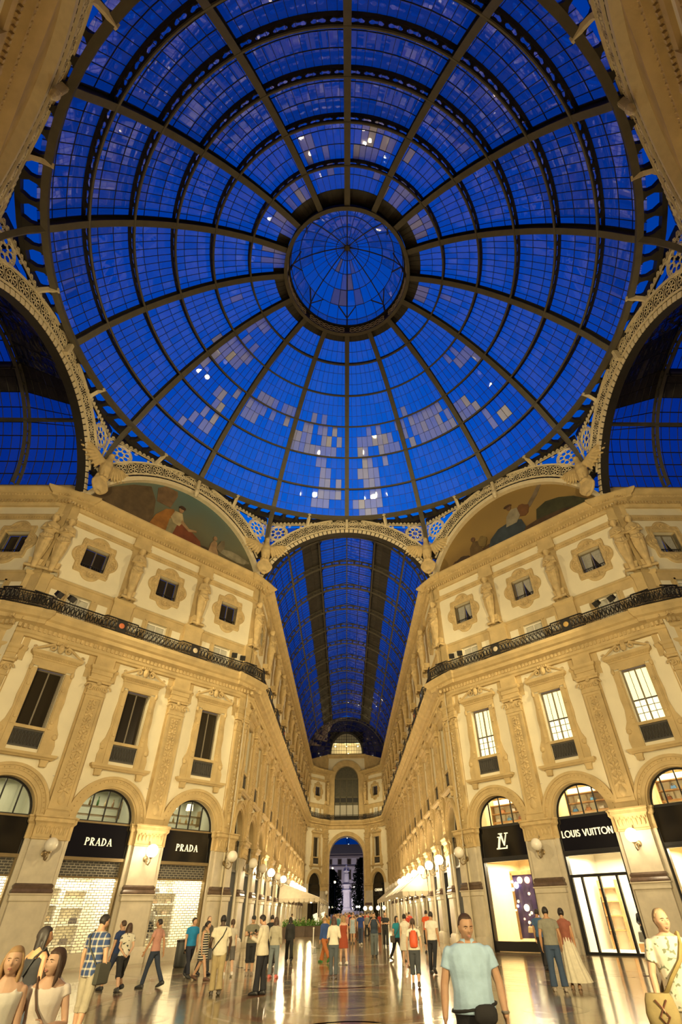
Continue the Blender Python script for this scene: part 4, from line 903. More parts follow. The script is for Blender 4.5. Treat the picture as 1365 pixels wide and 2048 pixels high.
for j in range(1, 6):
    n = (0,7,6,6,5,4)[j]; b = MB(); aa = [R(22.5)*i/NA for i in range(NA+1)]; da = 0
    b.tube([cyl(j, .03, a) for a in aa], .075, 6); f_ = ob('girder_flange', b, None, mat=M_RIB); fm = f_.data; bpy.data.objects.remove(f_)
    b = MB()
    for o0, o1 in ((.10,.16),(.42,.62)):
        b.loft([[cyl(j-.02, o0, a), cyl(j+.02, o0, a), cyl(j+.02, o1, a), cyl(j-.02, o1, a)] for a in aa])
    for i in range(n+1):
        a = R(22.5)*i/n; w_ = .10/pt(j)[0]*1.6
        b.loft([[cyl(j-.012, o, a-w_*k_), cyl(j+.012, o, a-w_*k_), cyl(j+.012, o, a+w_*k_), cyl(j-.012, o, a+w_*k_)] for o, k_ in ((.08,1.6),(.16,1.2),(.22,.6),(.32,.6),(.38,1.2),(.44,1.6))])
        if i < n:
            am = R(22.5)*(i+.5)/n
            for o0, o1 in ((.16,.21),(.42,.37)): b.loft([[cyl(j-.012, o, am-w_*k_), cyl(j+.012, o, am-w_*k_), cyl(j+.012, o, am+w_*k_), cyl(j-.012, o, am+w_*k_)] for o, k_ in ((o0,1.2),(o1,.4))])
    gm = b.mesh('ring_girder', M_RIBD)
    for k in range(16):
        o = ob('ring_girder', gm, dome, DL, k*pi/8); ob('girder_flange', fm, o)
b = MB(); n = 96
b.loft([[(r_*cos(2*pi*i/n), r_*sin(2*pi*i/n), z) for r_, z in ((16.66,29.5),(16.66,29.78),(17.0,29.84),(17.0,29.5),(16.66,29.5))] for i in range(n+1)], False, False)
ob('base_ring', b, dome, DL, mat=M_RIB)
b = MB()
for i in range(96):
    a = 2*pi*i/96; w_ = .011
    b.loft([[(r_*cos(a+k_*w_), r_*sin(a+k_*w_), z) for k_, z in ((-h_,29.52),(h_,29.52),(h_,29.86),(-h_,29.86))] for r_, h_ in ((16.98,1.5),(17.15,.7),(17.5,.6),(17.75,1.3),(17.9,1.5))])
tag(ob('ring_brackets', b, dome, DL, mat=M_RIBD), kind='stuff')
b = MB(); b.loft([[(r_*cos(2*pi*i/n), r_*sin(2*pi*i/n), z) for r_, z in ((17.85,29.5),(18.1,29.5),(18.1,29.9),(17.85,29.9),(17.85,29.5))] for i in range(n+1)], False, False)
ob('outer_ring', b, dome, DL, mat=M_RIBD)
COLS = (12,12,11,10,8,6); ROWS = (3,3,3,3,3,3)
bars = []; PAN = {}
for j in range(6):
    b = MB()
    for c_ in range(1, COLS[j]):
        a = R(22.5)*c_/COLS[j]; rg = []
        for u in [j+.0+i/4 for i in range(5)]:
            w_ = .010/pt(u)[0]; rg.append([cyl(u, .63, a-w_), cyl(u, .63, a+w_), cyl(u, .68, a+w_), cyl(u, .68, a-w_)])
        b.loft(rg)
    for r_ in range(1, ROWS[j]):
        u = j+r_/ROWS[j]; b.loft([[cyl(u-.005, .63, a), cyl(u+.005, .63, a), cyl(u+.005, .67, a), cyl(u-.005, .67, a)] for a in [R(22.5)*i/6 for i in range(7)]])
    bm_ = b.mesh('glazing_bars', M_RIBD)
    for k in range(16): tag(ob('glazing_bars', bm_, dome, DL, k*pi/8), kind='stuff')
rnd = random.Random(11)
# panes carrying painted reflections among the clear ones: (ring band, segment): bit mask of column*3+row
REFL_MASK = {(0,3):2616721408,(0,4):93472,(1,1):12656640,(1,3):401358848,(1,4):161288,(1,6):345472,(2,1):3676307456,(2,2):6694109016,(2,3):58291916,(2,4):3756455760,(2,5):919617568,(2,6):536880736,(3,1):142488,(3,2):16777216,(3,4):266240,(3,5):136613961,(3,6):402352128,(3,7):2,(4,0):2048,(4,6):5947904,(4,7):8192,(4,11):16560,(4,12):614368,(4,13):16,(5,0):9344,(5,8):27040,(5,9):27904,(5,10):9744,(5,11):512,(5,12):4096,(5,13):5826,(5,14):9936}
has_reflection = lambda j, k, c_, r_: REFL_MASK.get((j, k), 0) >> (c_*3+r_) & 1
def pane_box(b, j, c_, r_, k=0, jit=True):
    a0, a1 = R(22.5)*(c_/COLS[j]+k), R(22.5)*((c_+1)/COLS[j]+k); u0, u1 = j+r_/ROWS[j], j+(r_+1)/ROWS[j]
    ta, tb = rnd.uniform(-.006,.006), rnd.uniform(-.006,.006); t = [-ta-tb, ta-tb, ta+tb, tb-ta]
    q = [(u0,a0),(u0,a1),(u1,a1),(u1,a0)]
    b.add([cyl(u, .655+t[i], a) for i, (u, a) in enumerate(q)]+[cyl(u, .665+t[i], a) for i, (u, a) in enumerate(q)], [(0,1,2,3),(7,6,5,4),(0,4,5,1),(1,5,6,2),(2,6,7,3),(3,7,4,0)])
big = (1,2,5,6,3,4,0,7); rest = MB(); opq = MB(); rfl = MB()      # segments seen largest: panes one by one
for c_ in range(12):
    for r_ in range(3):
        b = MB(); pane_box(b, 0, c_, r_); pmn = b.mesh('pane', G_DOME); pmf = pmn.copy(); pmf.materials[0] = G_REFLECTION
        for k in big: ob('pane', pmf if has_reflection(0, k, c_, r_) else pmn, dome, DL, k*pi/8)
for j in range(6):
    for k in range(16):
        if j == 0 and k in big: continue
        for c_ in range(COLS[j]):
            for r_ in range(ROWS[j]): pane_box(rfl if has_reflection(j, k, c_, r_) else opq if (j == 5 and r_ == 2) else rest, j, c_, r_, k)
tag(ob('pane_field', rest, dome, DL, mat=G_DOME), kind='stuff'); tag(ob('painted_reflections', rfl, dome, DL, mat=G_REFLECTION), kind='stuff'); tag(ob('roof_panels', opq, dome, DL, mat=M_OPAQ), kind='stuff')
# lantern over the oculus
n = 64; b = MB(); b.loft([[(r_*cos(2*pi*i/n), r_*sin(2*pi*i/n), z) for r_, z in ((4.42,39.0),(4.68,38.98),(4.68,39.16),(4.42,39.16),(4.42,39.0))] for i in range(n+1)], False, False); ob('oculus_ring', b, dome, DL, mat=M_RIB)
b = MB(); b.loft([[(r_*cos(2*pi*i/n), r_*sin(2*pi*i/n), z) for r_, z in ((4.5,39.1),(4.5,40.0),(4.3,40.0),(4.3,40.1),(4.6,40.1))] for i in range(n+1)], False, False); ob('lantern_drum', b, dome, DL, mat=M_RIBD)
b = MB()
for i in range(64):
    a = 2*pi*i/64; g = 2*pi/64
    if i % 8 in (0,): continue
    for z in (39.4, 39.72): b.tube([(4.44*cos(a+g*.5*cos(t*pi/3)), 4.44*sin(a+g*.5*cos(t*pi/3)), z+.17*sin(t*pi/3)) for t in range(6)], .03, 4, closed=True)
ob('lattice_frieze', b, dome, DL, mat=M_CREAM)
LP = [(4.4,40.1),(4.3,40.9),(3.7,42.0),(2.8,42.9),(1.8,43.6),(.9,44.05),(.25,44.3)]
b = MB(); b2 = MB(); b3 = MB()
for i in range(32):
    a = 2*pi*i/32; w_ = .05 if i % 4 == 0 else .02
    b.tube([(r_*cos(a), r_*sin(a), z) for r_, z in LP], w_, 4)
for r_, z in LP[1:6]: b.tube([(r_*cos(2*pi*i/32), r_*sin(2*pi*i/32), z) for i in range(32)], .03, 4, closed=True)
for i in range(8):
    a = 2*pi*i/8; b.tube([(4.3*cos(a),4.3*sin(a),40.1),(4.2*cos(a),4.2*sin(a),41.0),(3.6*cos(a+.2),3.6*sin(a+.2),41.7)], .06, 4); b.tube([(4.2*cos(a),4.2*sin(a),41.0),(3.6*cos(a-.2),3.6*sin(a-.2),41.7)], .05, 4)
b.lathe([(0,0),(.22,0),(.26,.1),(.22,.2),(0,.2)], 14, (0,0,44.15)); ob('lantern_ribs', b, dome, DL, mat=M_RIB)
for i in range(32):
    for s_ in range(6):
        (r0, z0), (r1, z1) = LP[s_], LP[s_+1]; a0, a1 = 2*pi*i/32, 2*pi*(i+1)/32; d = rnd.uniform(-.015,.015)
        v8 = [(r_*cos(a), r_*sin(a), z+.05+d*(k_-.5)+e_) for e_ in (0,.012) for k_, (r_, z, a) in enumerate(((r0,z0,a0),(r0,z0,a1),(r1,z1,a1),(r1,z1,a0)))]
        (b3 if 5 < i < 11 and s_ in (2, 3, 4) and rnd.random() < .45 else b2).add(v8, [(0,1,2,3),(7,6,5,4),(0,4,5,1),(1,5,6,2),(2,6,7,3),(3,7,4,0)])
tag(ob('lantern_panes', b2, dome, DL, mat=G_DOME), kind='stuff'); tag(ob('painted_lantern_reflections', b3, dome, DL, mat=G_REFLECTION), kind='stuff')  # pale lantern panes carry painted reflections too
RFT = MB().tube([(16.8,0,29.75),(17.4,0,28.9),(17.9,0,27.8),(18.2,0,26.6)], [.2,.2,.19,.17], 4).mesh('rib_foot', M_RIB)      # running down to the eagles
for k in range(8): ob('rib_foot', RFT, dome, DL, R(22.5+45*k))
# ================================================================== barrel vaults of glass over the arms
VR, VZ = 7.4, 24.5
vp = lambda a, o=0: ((VR+o)*cos(R(a)), VZ+(VR+o)*sin(R(a)))
def truss():
    b = MB(); A = [4+172*i/36 for i in range(37)]
    for o0, o1, w_ in ((0,.09,.12),(.48,.56,.10)): b.loft([[(x,y,z) for (x, z), y in ((vp(a,o0),-w_),(vp(a,o0),w_),(vp(a,o1),w_),(vp(a,o1),-w_))] for a in A])
    for i in range(29):
        a = 4+172*i/28; (x0, z0), (x1, z1) = vp(a,.05), vp(a,.5); b.tube([(x0,0,z0),(x1,0,z1)], .05, 4)
        if i < 28:
            for da in (.6, 5.5): (x0, z0), (x1, z1) = vp(a+da*.9,.05), vp(a+3,.2); (x2, z2) = vp(a+da*.9,.5); b.tube([(x0,0,z0),(vp(a+(.3 if da < 1 else 5.8),.27)[0],0,vp(a+(.3 if da < 1 else 5.8),.27)[1]),(x2,0,z2)], .035, 4)
    return b.mesh('truss_arch', M_RIB)
TRU = truss()
PUR = [MB().box(vp(a,.1)[0]-.09,vp(a,.1)[0]+.09,0,5,vp(a,.1)[1]-.12,vp(a,.1)[1]+.12).mesh('purlin', M_RIB) for a in (40.5, 67.8, 112.2, 139.5)]+[MB().box(-.05,.05,0,5,31.83,31.95).mesh('purlin', M_RIB)]
G1, G2 = (2.8, 31.9), (0, 32.75)
def gable():
    b = MB()
    for y in (.0, 2.5): b.tube([(-G1[0],y,G1[1]),(0,y,G2[1]),(G1[0],y,G1[1])], .06, 4)
    b.box(-.06,.06,0,5,G2[1]-.08,G2[1]+.04)
    for sg in (-1, 1):
        b.box(sg*G1[0]-.05,sg*G1[0]+.05,0,5,31.3,G1[1]+.05)
        for k in range(3): b.tube([(sg*2.75,.15,31.0),(sg*2.6,.15,31.45),(sg*2.2,.15,31.9)], .05, 4)
        b.tube([(sg*1.4,0,32.32),(sg*1.4,5,32.32)], .04, 4)
    return b.mesh('ridge_frame', M_RIBD)
GAB = gable()
def vcells():
    cells = []
    for sg in (-1, 1):
        A = [(5+35*i/5, 5+35*(i+1)/5) for i in range(5)]+[(40+7.5*i, 47.5+7.5*i) for i in range(2)]
        for a0, a1 in A:
            for c_ in range(8):
                p0, p1 = vp(a0,.57), vp(a1,.57); cells.append((sg*p0[0],p0[1],sg*p1[0],p1[1],c_*5/8,(c_+1)*5/8,0))
        for i in range(2):
            f0, f1 = i/2, (i+1)/2; g = lambda f: (G1[0]+(G2[0]-G1[0])*f, G1[1]+(G2[1]-G1[1])*f)
            for c_ in range(10): cells.append((sg*g(f0)[0],g(f0)[1],sg*g(f1)[0],g(f1)[1],c_*.5,(c_+1)*.5,0))
        for i in range(2):
            a0, a1 = 55+7.3*i, 62.3+7.3*i; p0, p1 = vp(a0,.57), vp(a1,.57)
            for c_ in range(8): cells.append((sg*p0[0],p0[1],sg*p1[0],p1[1],c_*5/8,(c_+1)*5/8,1))
    return cells
VC = vcells()
zf = lambda z, y: z if z < 28.9 else 28.9+(z-28.9)*(.08+.92*max(0, min(1, y/5)))
def vcell(b, c_, y=0, low=False):
    x0,z0,x1,z1,ya,yb,_ = c_; ta, tb = rnd.uniform(-.005,.005), rnd.uniform(-.005,.005); t = [-ta-tb, ta-tb, ta+tb, tb-ta]; e_ = .025
    q = [(x0,ya+e_,z0),(x0,yb-e_,z0),(x1,yb-e_,z1),(x1,ya+e_,z1)]
    if low: q = [(x,yy,zf(z, yy)) for x, yy, z in q]
    b.add([(x,y+yy,z+t[i]) for i, (x, yy, z) in enumerate(q)]+[(x,y+yy,z+t[i]+.012) for i, (x, yy, z) in enumerate(q)], [(0,1,2,3),(7,6,5,4),(0,4,5,1),(1,5,6,2),(2,6,7,3),(3,7,4,0)])
b = MB()
for c_ in VC:
    x0,z0,x1,z1,ya,yb,_ = c_; b.tube([(x0,ya,z0),(x1,ya,z1)], .028, 4, cap=False)
    if ya == 0: b.box(x0-.025,x0+.025,0,5,z0-.03,z0+.03)
VBAR = b.mesh('glazing_bars', M_RIBD); b.v = [(x,y,zf(z,y)) for x, y, z in b.v]; VBAR0 = b.mesh('glazing_bars', M_RIBD)
VPM = []
for c_ in VC: b = MB(); vcell(b, c_); VPM.append(b.mesh('pane', G_VAULT if not c_[6] else M_OPAQ))
def vault(lb, loc, rz, nb, single):
    t = thing('glass_vault', lb, 'vault', loc, rz); rest, opq, rfv = MB(), MB(), MB()
    for k in range(nb):
        y = 5*k
        ob('truss_arch', TRU, t, (0,y+5,0)); [ob('purlin', p_, t, (0,y,0)) for i_, p_ in enumerate(PUR) if k or i_ in (0,3)]; ob('ridge_frame', GAB, t, (0,y,0)) if k else None; tag(ob('glazing_bars', VBAR if k else VBAR0, t, (0,y,0)), kind='stuff')
        for i, c_ in enumerate(VC):
            if k in single and (single[k] == 'all' or (i % 92) < 32):
                ob('pane' if not c_[6] else 'roof_panel', VPM[i], t, (0,y,0))
            elif k == 0: vcell(opq if c_[6] else rfv if (i % 92) >= 56 else rest, c_, y, True)
            else: vcell(opq if c_[6] else rest, c_, y)
    tag(ob('pane_field', rest, t, mat=G_VAULT), kind='stuff'); tag(ob('painted_brown_reflections', rfv, t, mat=G_BROWN_REFL), kind='stuff') if rfv.v else None; tag(ob('roof_panels', opq, t, mat=M_OPAQ), kind='stuff'); return t
vault('long barrel vault of blue glass and iron trusses down the central arm', (0,17.6,0), 0, 13, {1:'all', 0:'side'})
vault('barrel vault of blue glass glimpsed at the left edge of the picture', (-17.6,0,0), R(90), 3, {1:'all',0:'side'})
vault('barrel vault of blue glass glimpsed at the right edge of the picture', (17.6,0,0), R(-90), 3, {1:'all',0:'side'})
# ================================================================== end of the arm: concave front with the exit arch
def side_end(name, A, B):
    d = Vector((B[0]-A[0], B[1]-A[1])); c = ((A[0]+B[0])/2, (A[1]+B[1])/2, 0); o = make_wall(name, c, atan2(d.y, d.x), (0,)); bay_set(o, 0, False, False, 'dark'); return o
WEL = side_end('wall_end_left', (-6.95,82.6), (-3.75,86.55)); WER = side_end('wall_end_right', (3.75,86.55), (6.95,82.6))
for sg in (-1, 1): tag(ob('wall_end_corner', MB().box(min(sg*6.9,sg*7.8), max(sg*6.9,sg*7.8), 82.2, 83.6, 0, 24.2), mat=M_STUCCO), kind='structure')
pier_set(WEL, 2.35, figures=(0,)); pier_set(WER, -2.35, figures=(0,))
railing(WEL, (0,), (), 'black balcony railing over the left side door of the end wall'); railing(WER, (0,), (), 'black balcony railing over the right side door of the end wall')
b = MB(); WY = 87.0
def archwall(b, hw, r, zs, z0, z1, y, y2, n=20):     # wall field z0..z1 with a round-headed opening springing at zs
    for sg in (-1, 1):
        b.add([(sg*r,y,z0),(sg*hw,y,z0),(sg*hw,y,zs),(sg*r,y,zs)], [(0,1,2,3)]); b.add([(sg*r,y,z0),(sg*r,y2,z0),(sg*r,y2,zs),(sg*r,y,zs)], [(0,1,2,3)])
    for i in range(n):
        a0, a1 = pi*i/n, pi*(i+1)/n; p = [(r*cos(a), zs+r*sin(a)) for a in (a0, a1)]; e_ = []
        for a in (a0, a1):
            c_, s_ = cos(a), sin(a); k = min(hw/max(1e-6, abs(c_)), (z1-zs)/max(1e-6, s_)); e_.append((k*c_, zs+k*s_))
        b.add([(p[0][0],y,p[0][1]),(e_[0][0],y,e_[0][1]),(e_[1][0],y,e_[1][1]),(p[1][0],y,p[1][1])], [(0,1,2,3)]); b.add([(p[0][0],y,p[0][1]),(p[0][0],y2,p[0][1]),(p[1][0],y2,p[1][1]),(p[1][0],y,p[1][1])], [(0,1,2,3)])
archwall(b, 3.75, 3.05, 9.7, 0, 13.8, WY, WY+3); b.add([(-3.75,WY,13.8),(3.75,WY,13.8),(3.75,WY,15.2),(-3.75,WY,15.2)], [(0,1,2,3)])
archwall(b, 3.75, 2.3, 22.2, 15.2, 26.6, WY, WY+.5)
for sg in (-1, 1):  # corners the fan leaves open
    for z1, zs, hw, r in ((13.8,9.7,3.75,3.05),(26.6,22.2,3.75,2.3)): b.box(sg*hw-.02,sg*hw+.02,WY,WY+.05,zs,z1)
WE = tag(ob('wall_end', b, mat=M_STUCCO), kind='structure')
b = MB()
for r0, r1, y in ((3.05,3.35,-.06),(3.35,3.6,-.16),(3.6,3.7,-.24)): b.arcband(0, 9.7, r0, r1, 0, pi, WY+y, WY+.1, 28)
for sg in (-1, 1): b.box(min(sg*3.05,sg*3.7), max(sg*3.05,sg*3.7), WY-.16, WY+.1, 0, 9.4); b.box(min(sg*3.0,sg*3.8), max(sg*3.0,sg*3.8), WY-.26, WY+.1, 9.35, 9.75)
for x0, x1, z0, z1 in ((-3.75,3.75,13.85,14.05),(-3.75,-3.55,9.8,13.9),(3.55,3.75,9.8,13.9)): b.box(x0,x1,WY-.2,WY,z0,z1)
ob('exit_arch', b.mesh('exit_arch', M_STONE, 30), WE)
b = MB()
for r0, r1, y in ((2.3,2.9,-.08),(2.9,3.3,-.16)): b.arcband(0, 22.2, r0, r1, 0, pi, WY+y, WY+.1, 24)
for sg in (-1, 1): b.box(min(sg*2.3,sg*3.3), max(sg*2.3,sg*3.3), WY-.1, WY+.1, 15.2, 22.2)
ob('window_arch', b.mesh('window_arch', M_STONE, 30), WE)
b = MB(); b.sweep([(-3.75,WY-.02),(3.75,WY-.02)], [(0,13.9)]+LOWC[1:]); b.sweep([(-3.75,WY),(3.75,WY)], [(0,25.8),(.1,25.9),(.1,26.2),(.3,26.4),(.3,26.55),(-.3,26.6)]); ob('cornice', b.mesh('cornice', M_STONE, 30), WE)
M_DIMW = mat('dim_window', (.075,.07,.045), .5, var=.3)
ob('window_backing', MB().box(-2.4,2.4,WY+.46,WY+.5,15.2,24.6), WE, mat=M_DIMW)
w = ob('arch_window', MB().arcband(0,22.2,2.15,2.32,0,pi,WY+.3,WY+.45,20), WE, mat=M_BRONZE)
for x0, x1 in ((-2.25,-1.25),(-1.15,-.05),(.05,1.15),(1.25,2.25)):
    for z0, z1, m_ in ((15.9,17.7,PM['mezz_pane'].materials[0]),(18.2,19.0,M_BLACK),(19.1,21.9,M_DIMW)): ob('pane', MB().box(x0,x1,WY+.4,WY+.45,z0,z1), w, mat=m_)
    ob('pane', MB().prism([(x0,22.3),(x1,22.3)]+[(x1+(x0-x1)*i/6, 22.2+sqrt(max(0,2.2**2-(x1+(x0-x1)*i/6)**2))) for i in range(7)], WY+.4, WY+.45), w, mat=M_DIMW)
b = MB()
for z in (15.85,17.95,19.05,22.2): b.box(-2.3,2.3,WY+.32,WY+.42,z-.15,z+.1)
for x in (-2.25,-1.2,0,1.2,2.25): b.box(x-.06,x+.06,WY+.32,WY+.42,15.9,22.2)
ob('mullions', b, w, mat=mat('olive_window_frame', (.11,.10,.06), .5))
t = thing('balcony_railing', 'black balcony railing across the middle of the end wall over the exit arch', 'railing', (0,WY,0)); ob('railing_panel', rail_mesh([(-3.8,-.72),(3.8,-.72)]), t, mat=M_IRON)
# glazed gable and hipped glass over the end wall, a lit loft behind it
t = thing('glazed_gable', 'arched glass gable with lit loft above the end wall window', 'window', (0,87.1,26.6)); b = MB(); GR = lambda a: (3.3*cos(a), 4.2*sin(a))
b.loft([[(GR(a)[0]*k, y, GR(a)[1]*k) for k, y in ((.94,-.1),(1.03,-.1),(1.03,.1),(.94,.1))] for a in [pi*i/24 for i in range(25)]]); b.box(-.06,.06,-.06,.06,0,4.1); b.box(-3.2,3.2,-.06,.06,2.1,2.25); b.box(-3.4,3.4,-.1,.1,-.1,.1); ob('frame', b, t, mat=M_RIBD)
b = MB()
for i in range(-6, 7): x = .5*i; b.box(x-.02,x+.02,-.03,.03,0,4.15*sqrt(max(.01,1-(x/3.3)**2)))
for z in (.7,1.4,2.8,3.4): hw = 3.25*sqrt(1-(z/4.2)**2); b.box(-hw,hw,-.03,.03,z-.02,z+.02)
ob('glazing_bars', b, t, mat=M_RIBD); ob('pane', MB().prism([GR(pi*i/20) for i in range(21)], .02, .04), t, mat=G_CLEAR)
b = MB(); b.box(-3.3,3.3,2.4,2.5,-.2,2.3); b.box(-3.3,3.3,.1,2.5,-.3,-.2); b.box(-3.3,3.3,.3,2.5,2.3,2.36); b.box(-3.4,3.4,.25,.3,2.3,4.4); tag(ob('loft_room', b, None, (0,87.1,26.6), mat=M_WARMWALL), kind='structure')
for i, (x, z, lb) in enumerate(((-2.3,1.75,'left of three bare lamps behind the glass gable'),(0,1.75,'middle of three bare lamps behind the glass gable'),(2.3,1.75,'right of three bare lamps behind the glass gable'),(.35,.35,'low single lamp behind the glass gable near its foot'))):
    o = tag(ob('hanging_lamp', MB().sphere((0,0,0),.13,10,7), None, (x,88.2,26.6+z), mat=M_BULB), lb, 'lamp'); l = bpy.data.lights.new('lamp_light', 'POINT'); l.energy = 50; l.color = WARM; l.shadow_soft_size = .15
    lo = ob('lamp_light', l, o, (0,-.2,0))
b = MB(); b2 = MB()
for sg in (-1, 1):
    A = [10*i for i in range(10)]
    for i in range(9):
        for j in range(4):
            def hp(ii, jj):
                a = A[ii]; (x0, z0) = vp(a, .6); a2 = R(a); x1, z1 = 3.4*cos(a2), 26.6+4.25*sin(a2); f = jj/4; return (sg*(x0+(x1-x0)*f), 82.65+4.4*f, z0+(z1-z0)*f)
            q = [hp(i,j), hp(i+1,j), hp(i+1,j+1), hp(i,j+1)]; b.add(q+[(x,y,z+.015) for x, y, z in q], [(0,1,2,3),(7,6,5,4),(0,4,5,1),(1,5,6,2),(2,6,7,3),(3,7,4,0)])
            for u, v in ((0,1),(1,2)): b2.tube([q[u], q[v]], .05, 4)
    tag(ob('wall_curb', MB().add([(sg*7.45,82.6,23.4),(sg*3.5,87.1,23.4),(sg*3.4,87.1,26.65),(sg*7.45,82.6,24.6)], [(0,1,2,3)]), mat=M_STONE), kind='structure')
hg = thing('hipped_roof', 'dark hipped glass roof joining the long vault to the end gable', 'roof', (0,0,0)); tag(ob('pane_field', b, hg, mat=G_HIP), kind='stuff'); ob('hip_bars', b2, hg, mat=M_RIBD)
# ================================================================== beyond the exit: square with monument, trees and a pale block
t = thing('apartment_building', 'pale dim building with rows of windows seen through the exit arch', 'building', (0,182,0)); b = MB()
b.box(-40,40,0,12,0,16.4); ob('wall', b, t, mat=mat('dusky_render', (.34,.31,.33), .8, var=.1))
b = MB(); b.box(-40.5,40.5,-.6,12,16.4,17.0); b.box(-40,40,-.3,12,17.0,17.6); b.box(-40.3,40.3,-.4,0,13.9,14.2); b.box(-40.3,40.3,-.3,0,9.0,9.3); ob('cornice', b, t, mat=mat('dusky_stone', (.16,.13,.12), .8))
ob('roof', MB().prism([(-41,17.6),(41,17.6),(38,20.2),(-38,20.2)], -.6, 10), t, mat=mat('dark_roof', (.05,.045,.05), .8))
for i in range(-5, 6):
    x = 3.2*i+.9
    for z0, z1 in ((10.4,13.0),(14.6,16.0),(5.4,8.2)):
        w = ob('window', MB().box(x-.75,x+.75,-.1,.02,z0-.1,z1+.15), t, mat=t.children[0].data.materials[0]); ob('pane', MB().box(x-.55,x+.55,-.13,-.09,z0,z1), w, mat=G_WIN)
# monument
t = thing('monument', 'white robed statue on a tall stepped pedestal beyond the exit arch', 'monument', (0,140,0))
b = MB(); b.box(-3.2,3.2,-3.2,3.2,0,.5); b.box(-2.6,2.6,-2.6,2.6,.5,1.1); b.box(-1.9,1.9,-1.9,1.9,1.1,2.2); ob('steps', b, t, mat=mat('monument_granite', (.28,.25,.25), .6))
b = MB(); b.lathe([(1.5,2.2),(1.5,2.6),(1.15,2.9),(1.1,5.9),(1.35,6.1),(1.35,6.4),(1.0,6.6),(.95,7.2),(1.2,7.4),(1.2,7.55)], 8); ob('pedestal', b.mesh('pedestal', M_MONU, 30), t)
def robed(H, z, arms):
    bd = Body(H, arms=arms, nod=.25); b = MB(); bd.torso(b, .12); bd.neck(b); v, f = head_pts(bd.hh, .05, 16, 12); b.add(v, f, bd.HM); b.sphere(tuple(bd.hc+V((0,-.05,.08))), (.26*H/4,.3*H/4,.3*H/4), 10, 8); b.sphere(tuple(bd.hc+V((0,.2,-.3))), (.15*H/4,.12*H/4,.35*H/4), 8, 6)
    for i in (0, 1): bd.arm(b, i, .1); limb(b, [bd.arms[i][2], bd.arms[i][2]+(bd.arms[i][2]-bd.arms[i][1]).normalized()*.2*H/4], [.1*H/4,.06*H/4])
    b.loft([ell((0,0,zz*H), rx*H, ry*H, 14) for zz, rx, ry in ((0,.16,.13),(.1,.15,.12),(.3,.14,.11),(.5,.13,.10),(.62,.12,.09),(.75,.12,.085))])
    for k in range(7): a = pi*k/6; b.tube([(.13*H*cos(a),.10*H*sin(a),.55*H),(.15*H*cos(a+.2),.12*H*sin(a+.2),.02*H)], .03*H, 6)
    return fuse(b, .06*H/4.4, 2, M_MONU, 'statue')
o = ob('statue', robed(4.3, 0, (((-.3,.3,-1),(.6,.7,.1)),((.3,.35,-1),(-.6,.7,.2)))), t, (0,0,7.5), pi)
st2 = robed(2.9, 0, None)
for i, (x, y) in enumerate(((1.75,-1.75),(-1.75,-1.75),(1.75,1.75),(-1.75,1.75))): ob('corner_statue', st2, t, (x,y,2.2), pi+(x*.3))
def tree(name, lb, loc, h, r, seed):
    rn = random.Random(seed); t = thing(name, lb, 'tree', loc); b = MB(); b.tube([(0,0,0),(.1,0,h*.3),(.0,.1,h*.6)], [.28,.2,.08], 7)
    for k in range(6): a = rn.uniform(0,6.3); b.tube([(0,0,h*(.25+.05*k)),(r*.5*cos(a),r*.5*sin(a),h*(.45+.06*k))], [.1,.03], 5)
    ob('trunk', b, t, mat=M_BARK); b = MB()
    for k in range(4200):
        a = rn.uniform(0,6.283); zz = rn.uniform(.16,1); rr = r*(1-((zz-.42)/.6)**2)**.5*rn.uniform(.35,1.05) if abs(zz-.42) < .6 else .1
        p = V((rr*cos(a), rr*sin(a), h*zz)); d = V((rn.gauss(0,1), rn.gauss(0,1), rn.gauss(0,.6))).normalized()*.32; e_ = d.cross(V((rn.gauss(0,1), rn.gauss(0,1), 1))).normalized()*.13
        b.add([p-d, p+e_, p+d, p-e_], [(0,1,2,3)])
    tag(ob('foliage', b, t, mat=M_DKGREEN), kind='stuff')
tree('leafy_tree', 'dark leafy tree left of the monument beyond the arch', (-3.9,126,0), 10, 3.0, 1); tree('leafy_tree', 'dark tall tree right of the monument beyond the arch', (4.2,130,0), 12.5, 2.9, 2)
tree('leafy_tree', 'dark low tree behind the monument at left', (-6.5,150,0), 9, 3.2, 3)
# tall crane with signal lights
t = thing('crane', 'dark tower crane with small signal lights above the far roof', 'crane', (.6,230,0)); b = MB()
for sx_ in (-.5,.5):
    for sy in (-.5,.5): b.box(sx_-.06,sx_+.06,sy-.06,sy+.06,0,36)
for k in range(18): b.tube([(-.5,-.5,2*k),(.5,-.5,2*k+2)], .05, 4); b.tube([(.5,-.5,2*k),(-.5,-.5,2*k+2)], .05, 4)
b.box(-12,5,-.3,.3,35.6,36.2); ob('mast', b, t, mat=M_BLACK)
for k, z in enumerate((24.6,27.0,30.5)): ob('signal_light', MB().sphere((.3*(-1)**k,-.8,z), .22, 8, 6), t, mat=mat('signal_lamp%d' % k, (.6,.9,1), .5, emit=3, ec=((.7,.9,1),(.8,.9,1),(1,.3,.3))[k]))
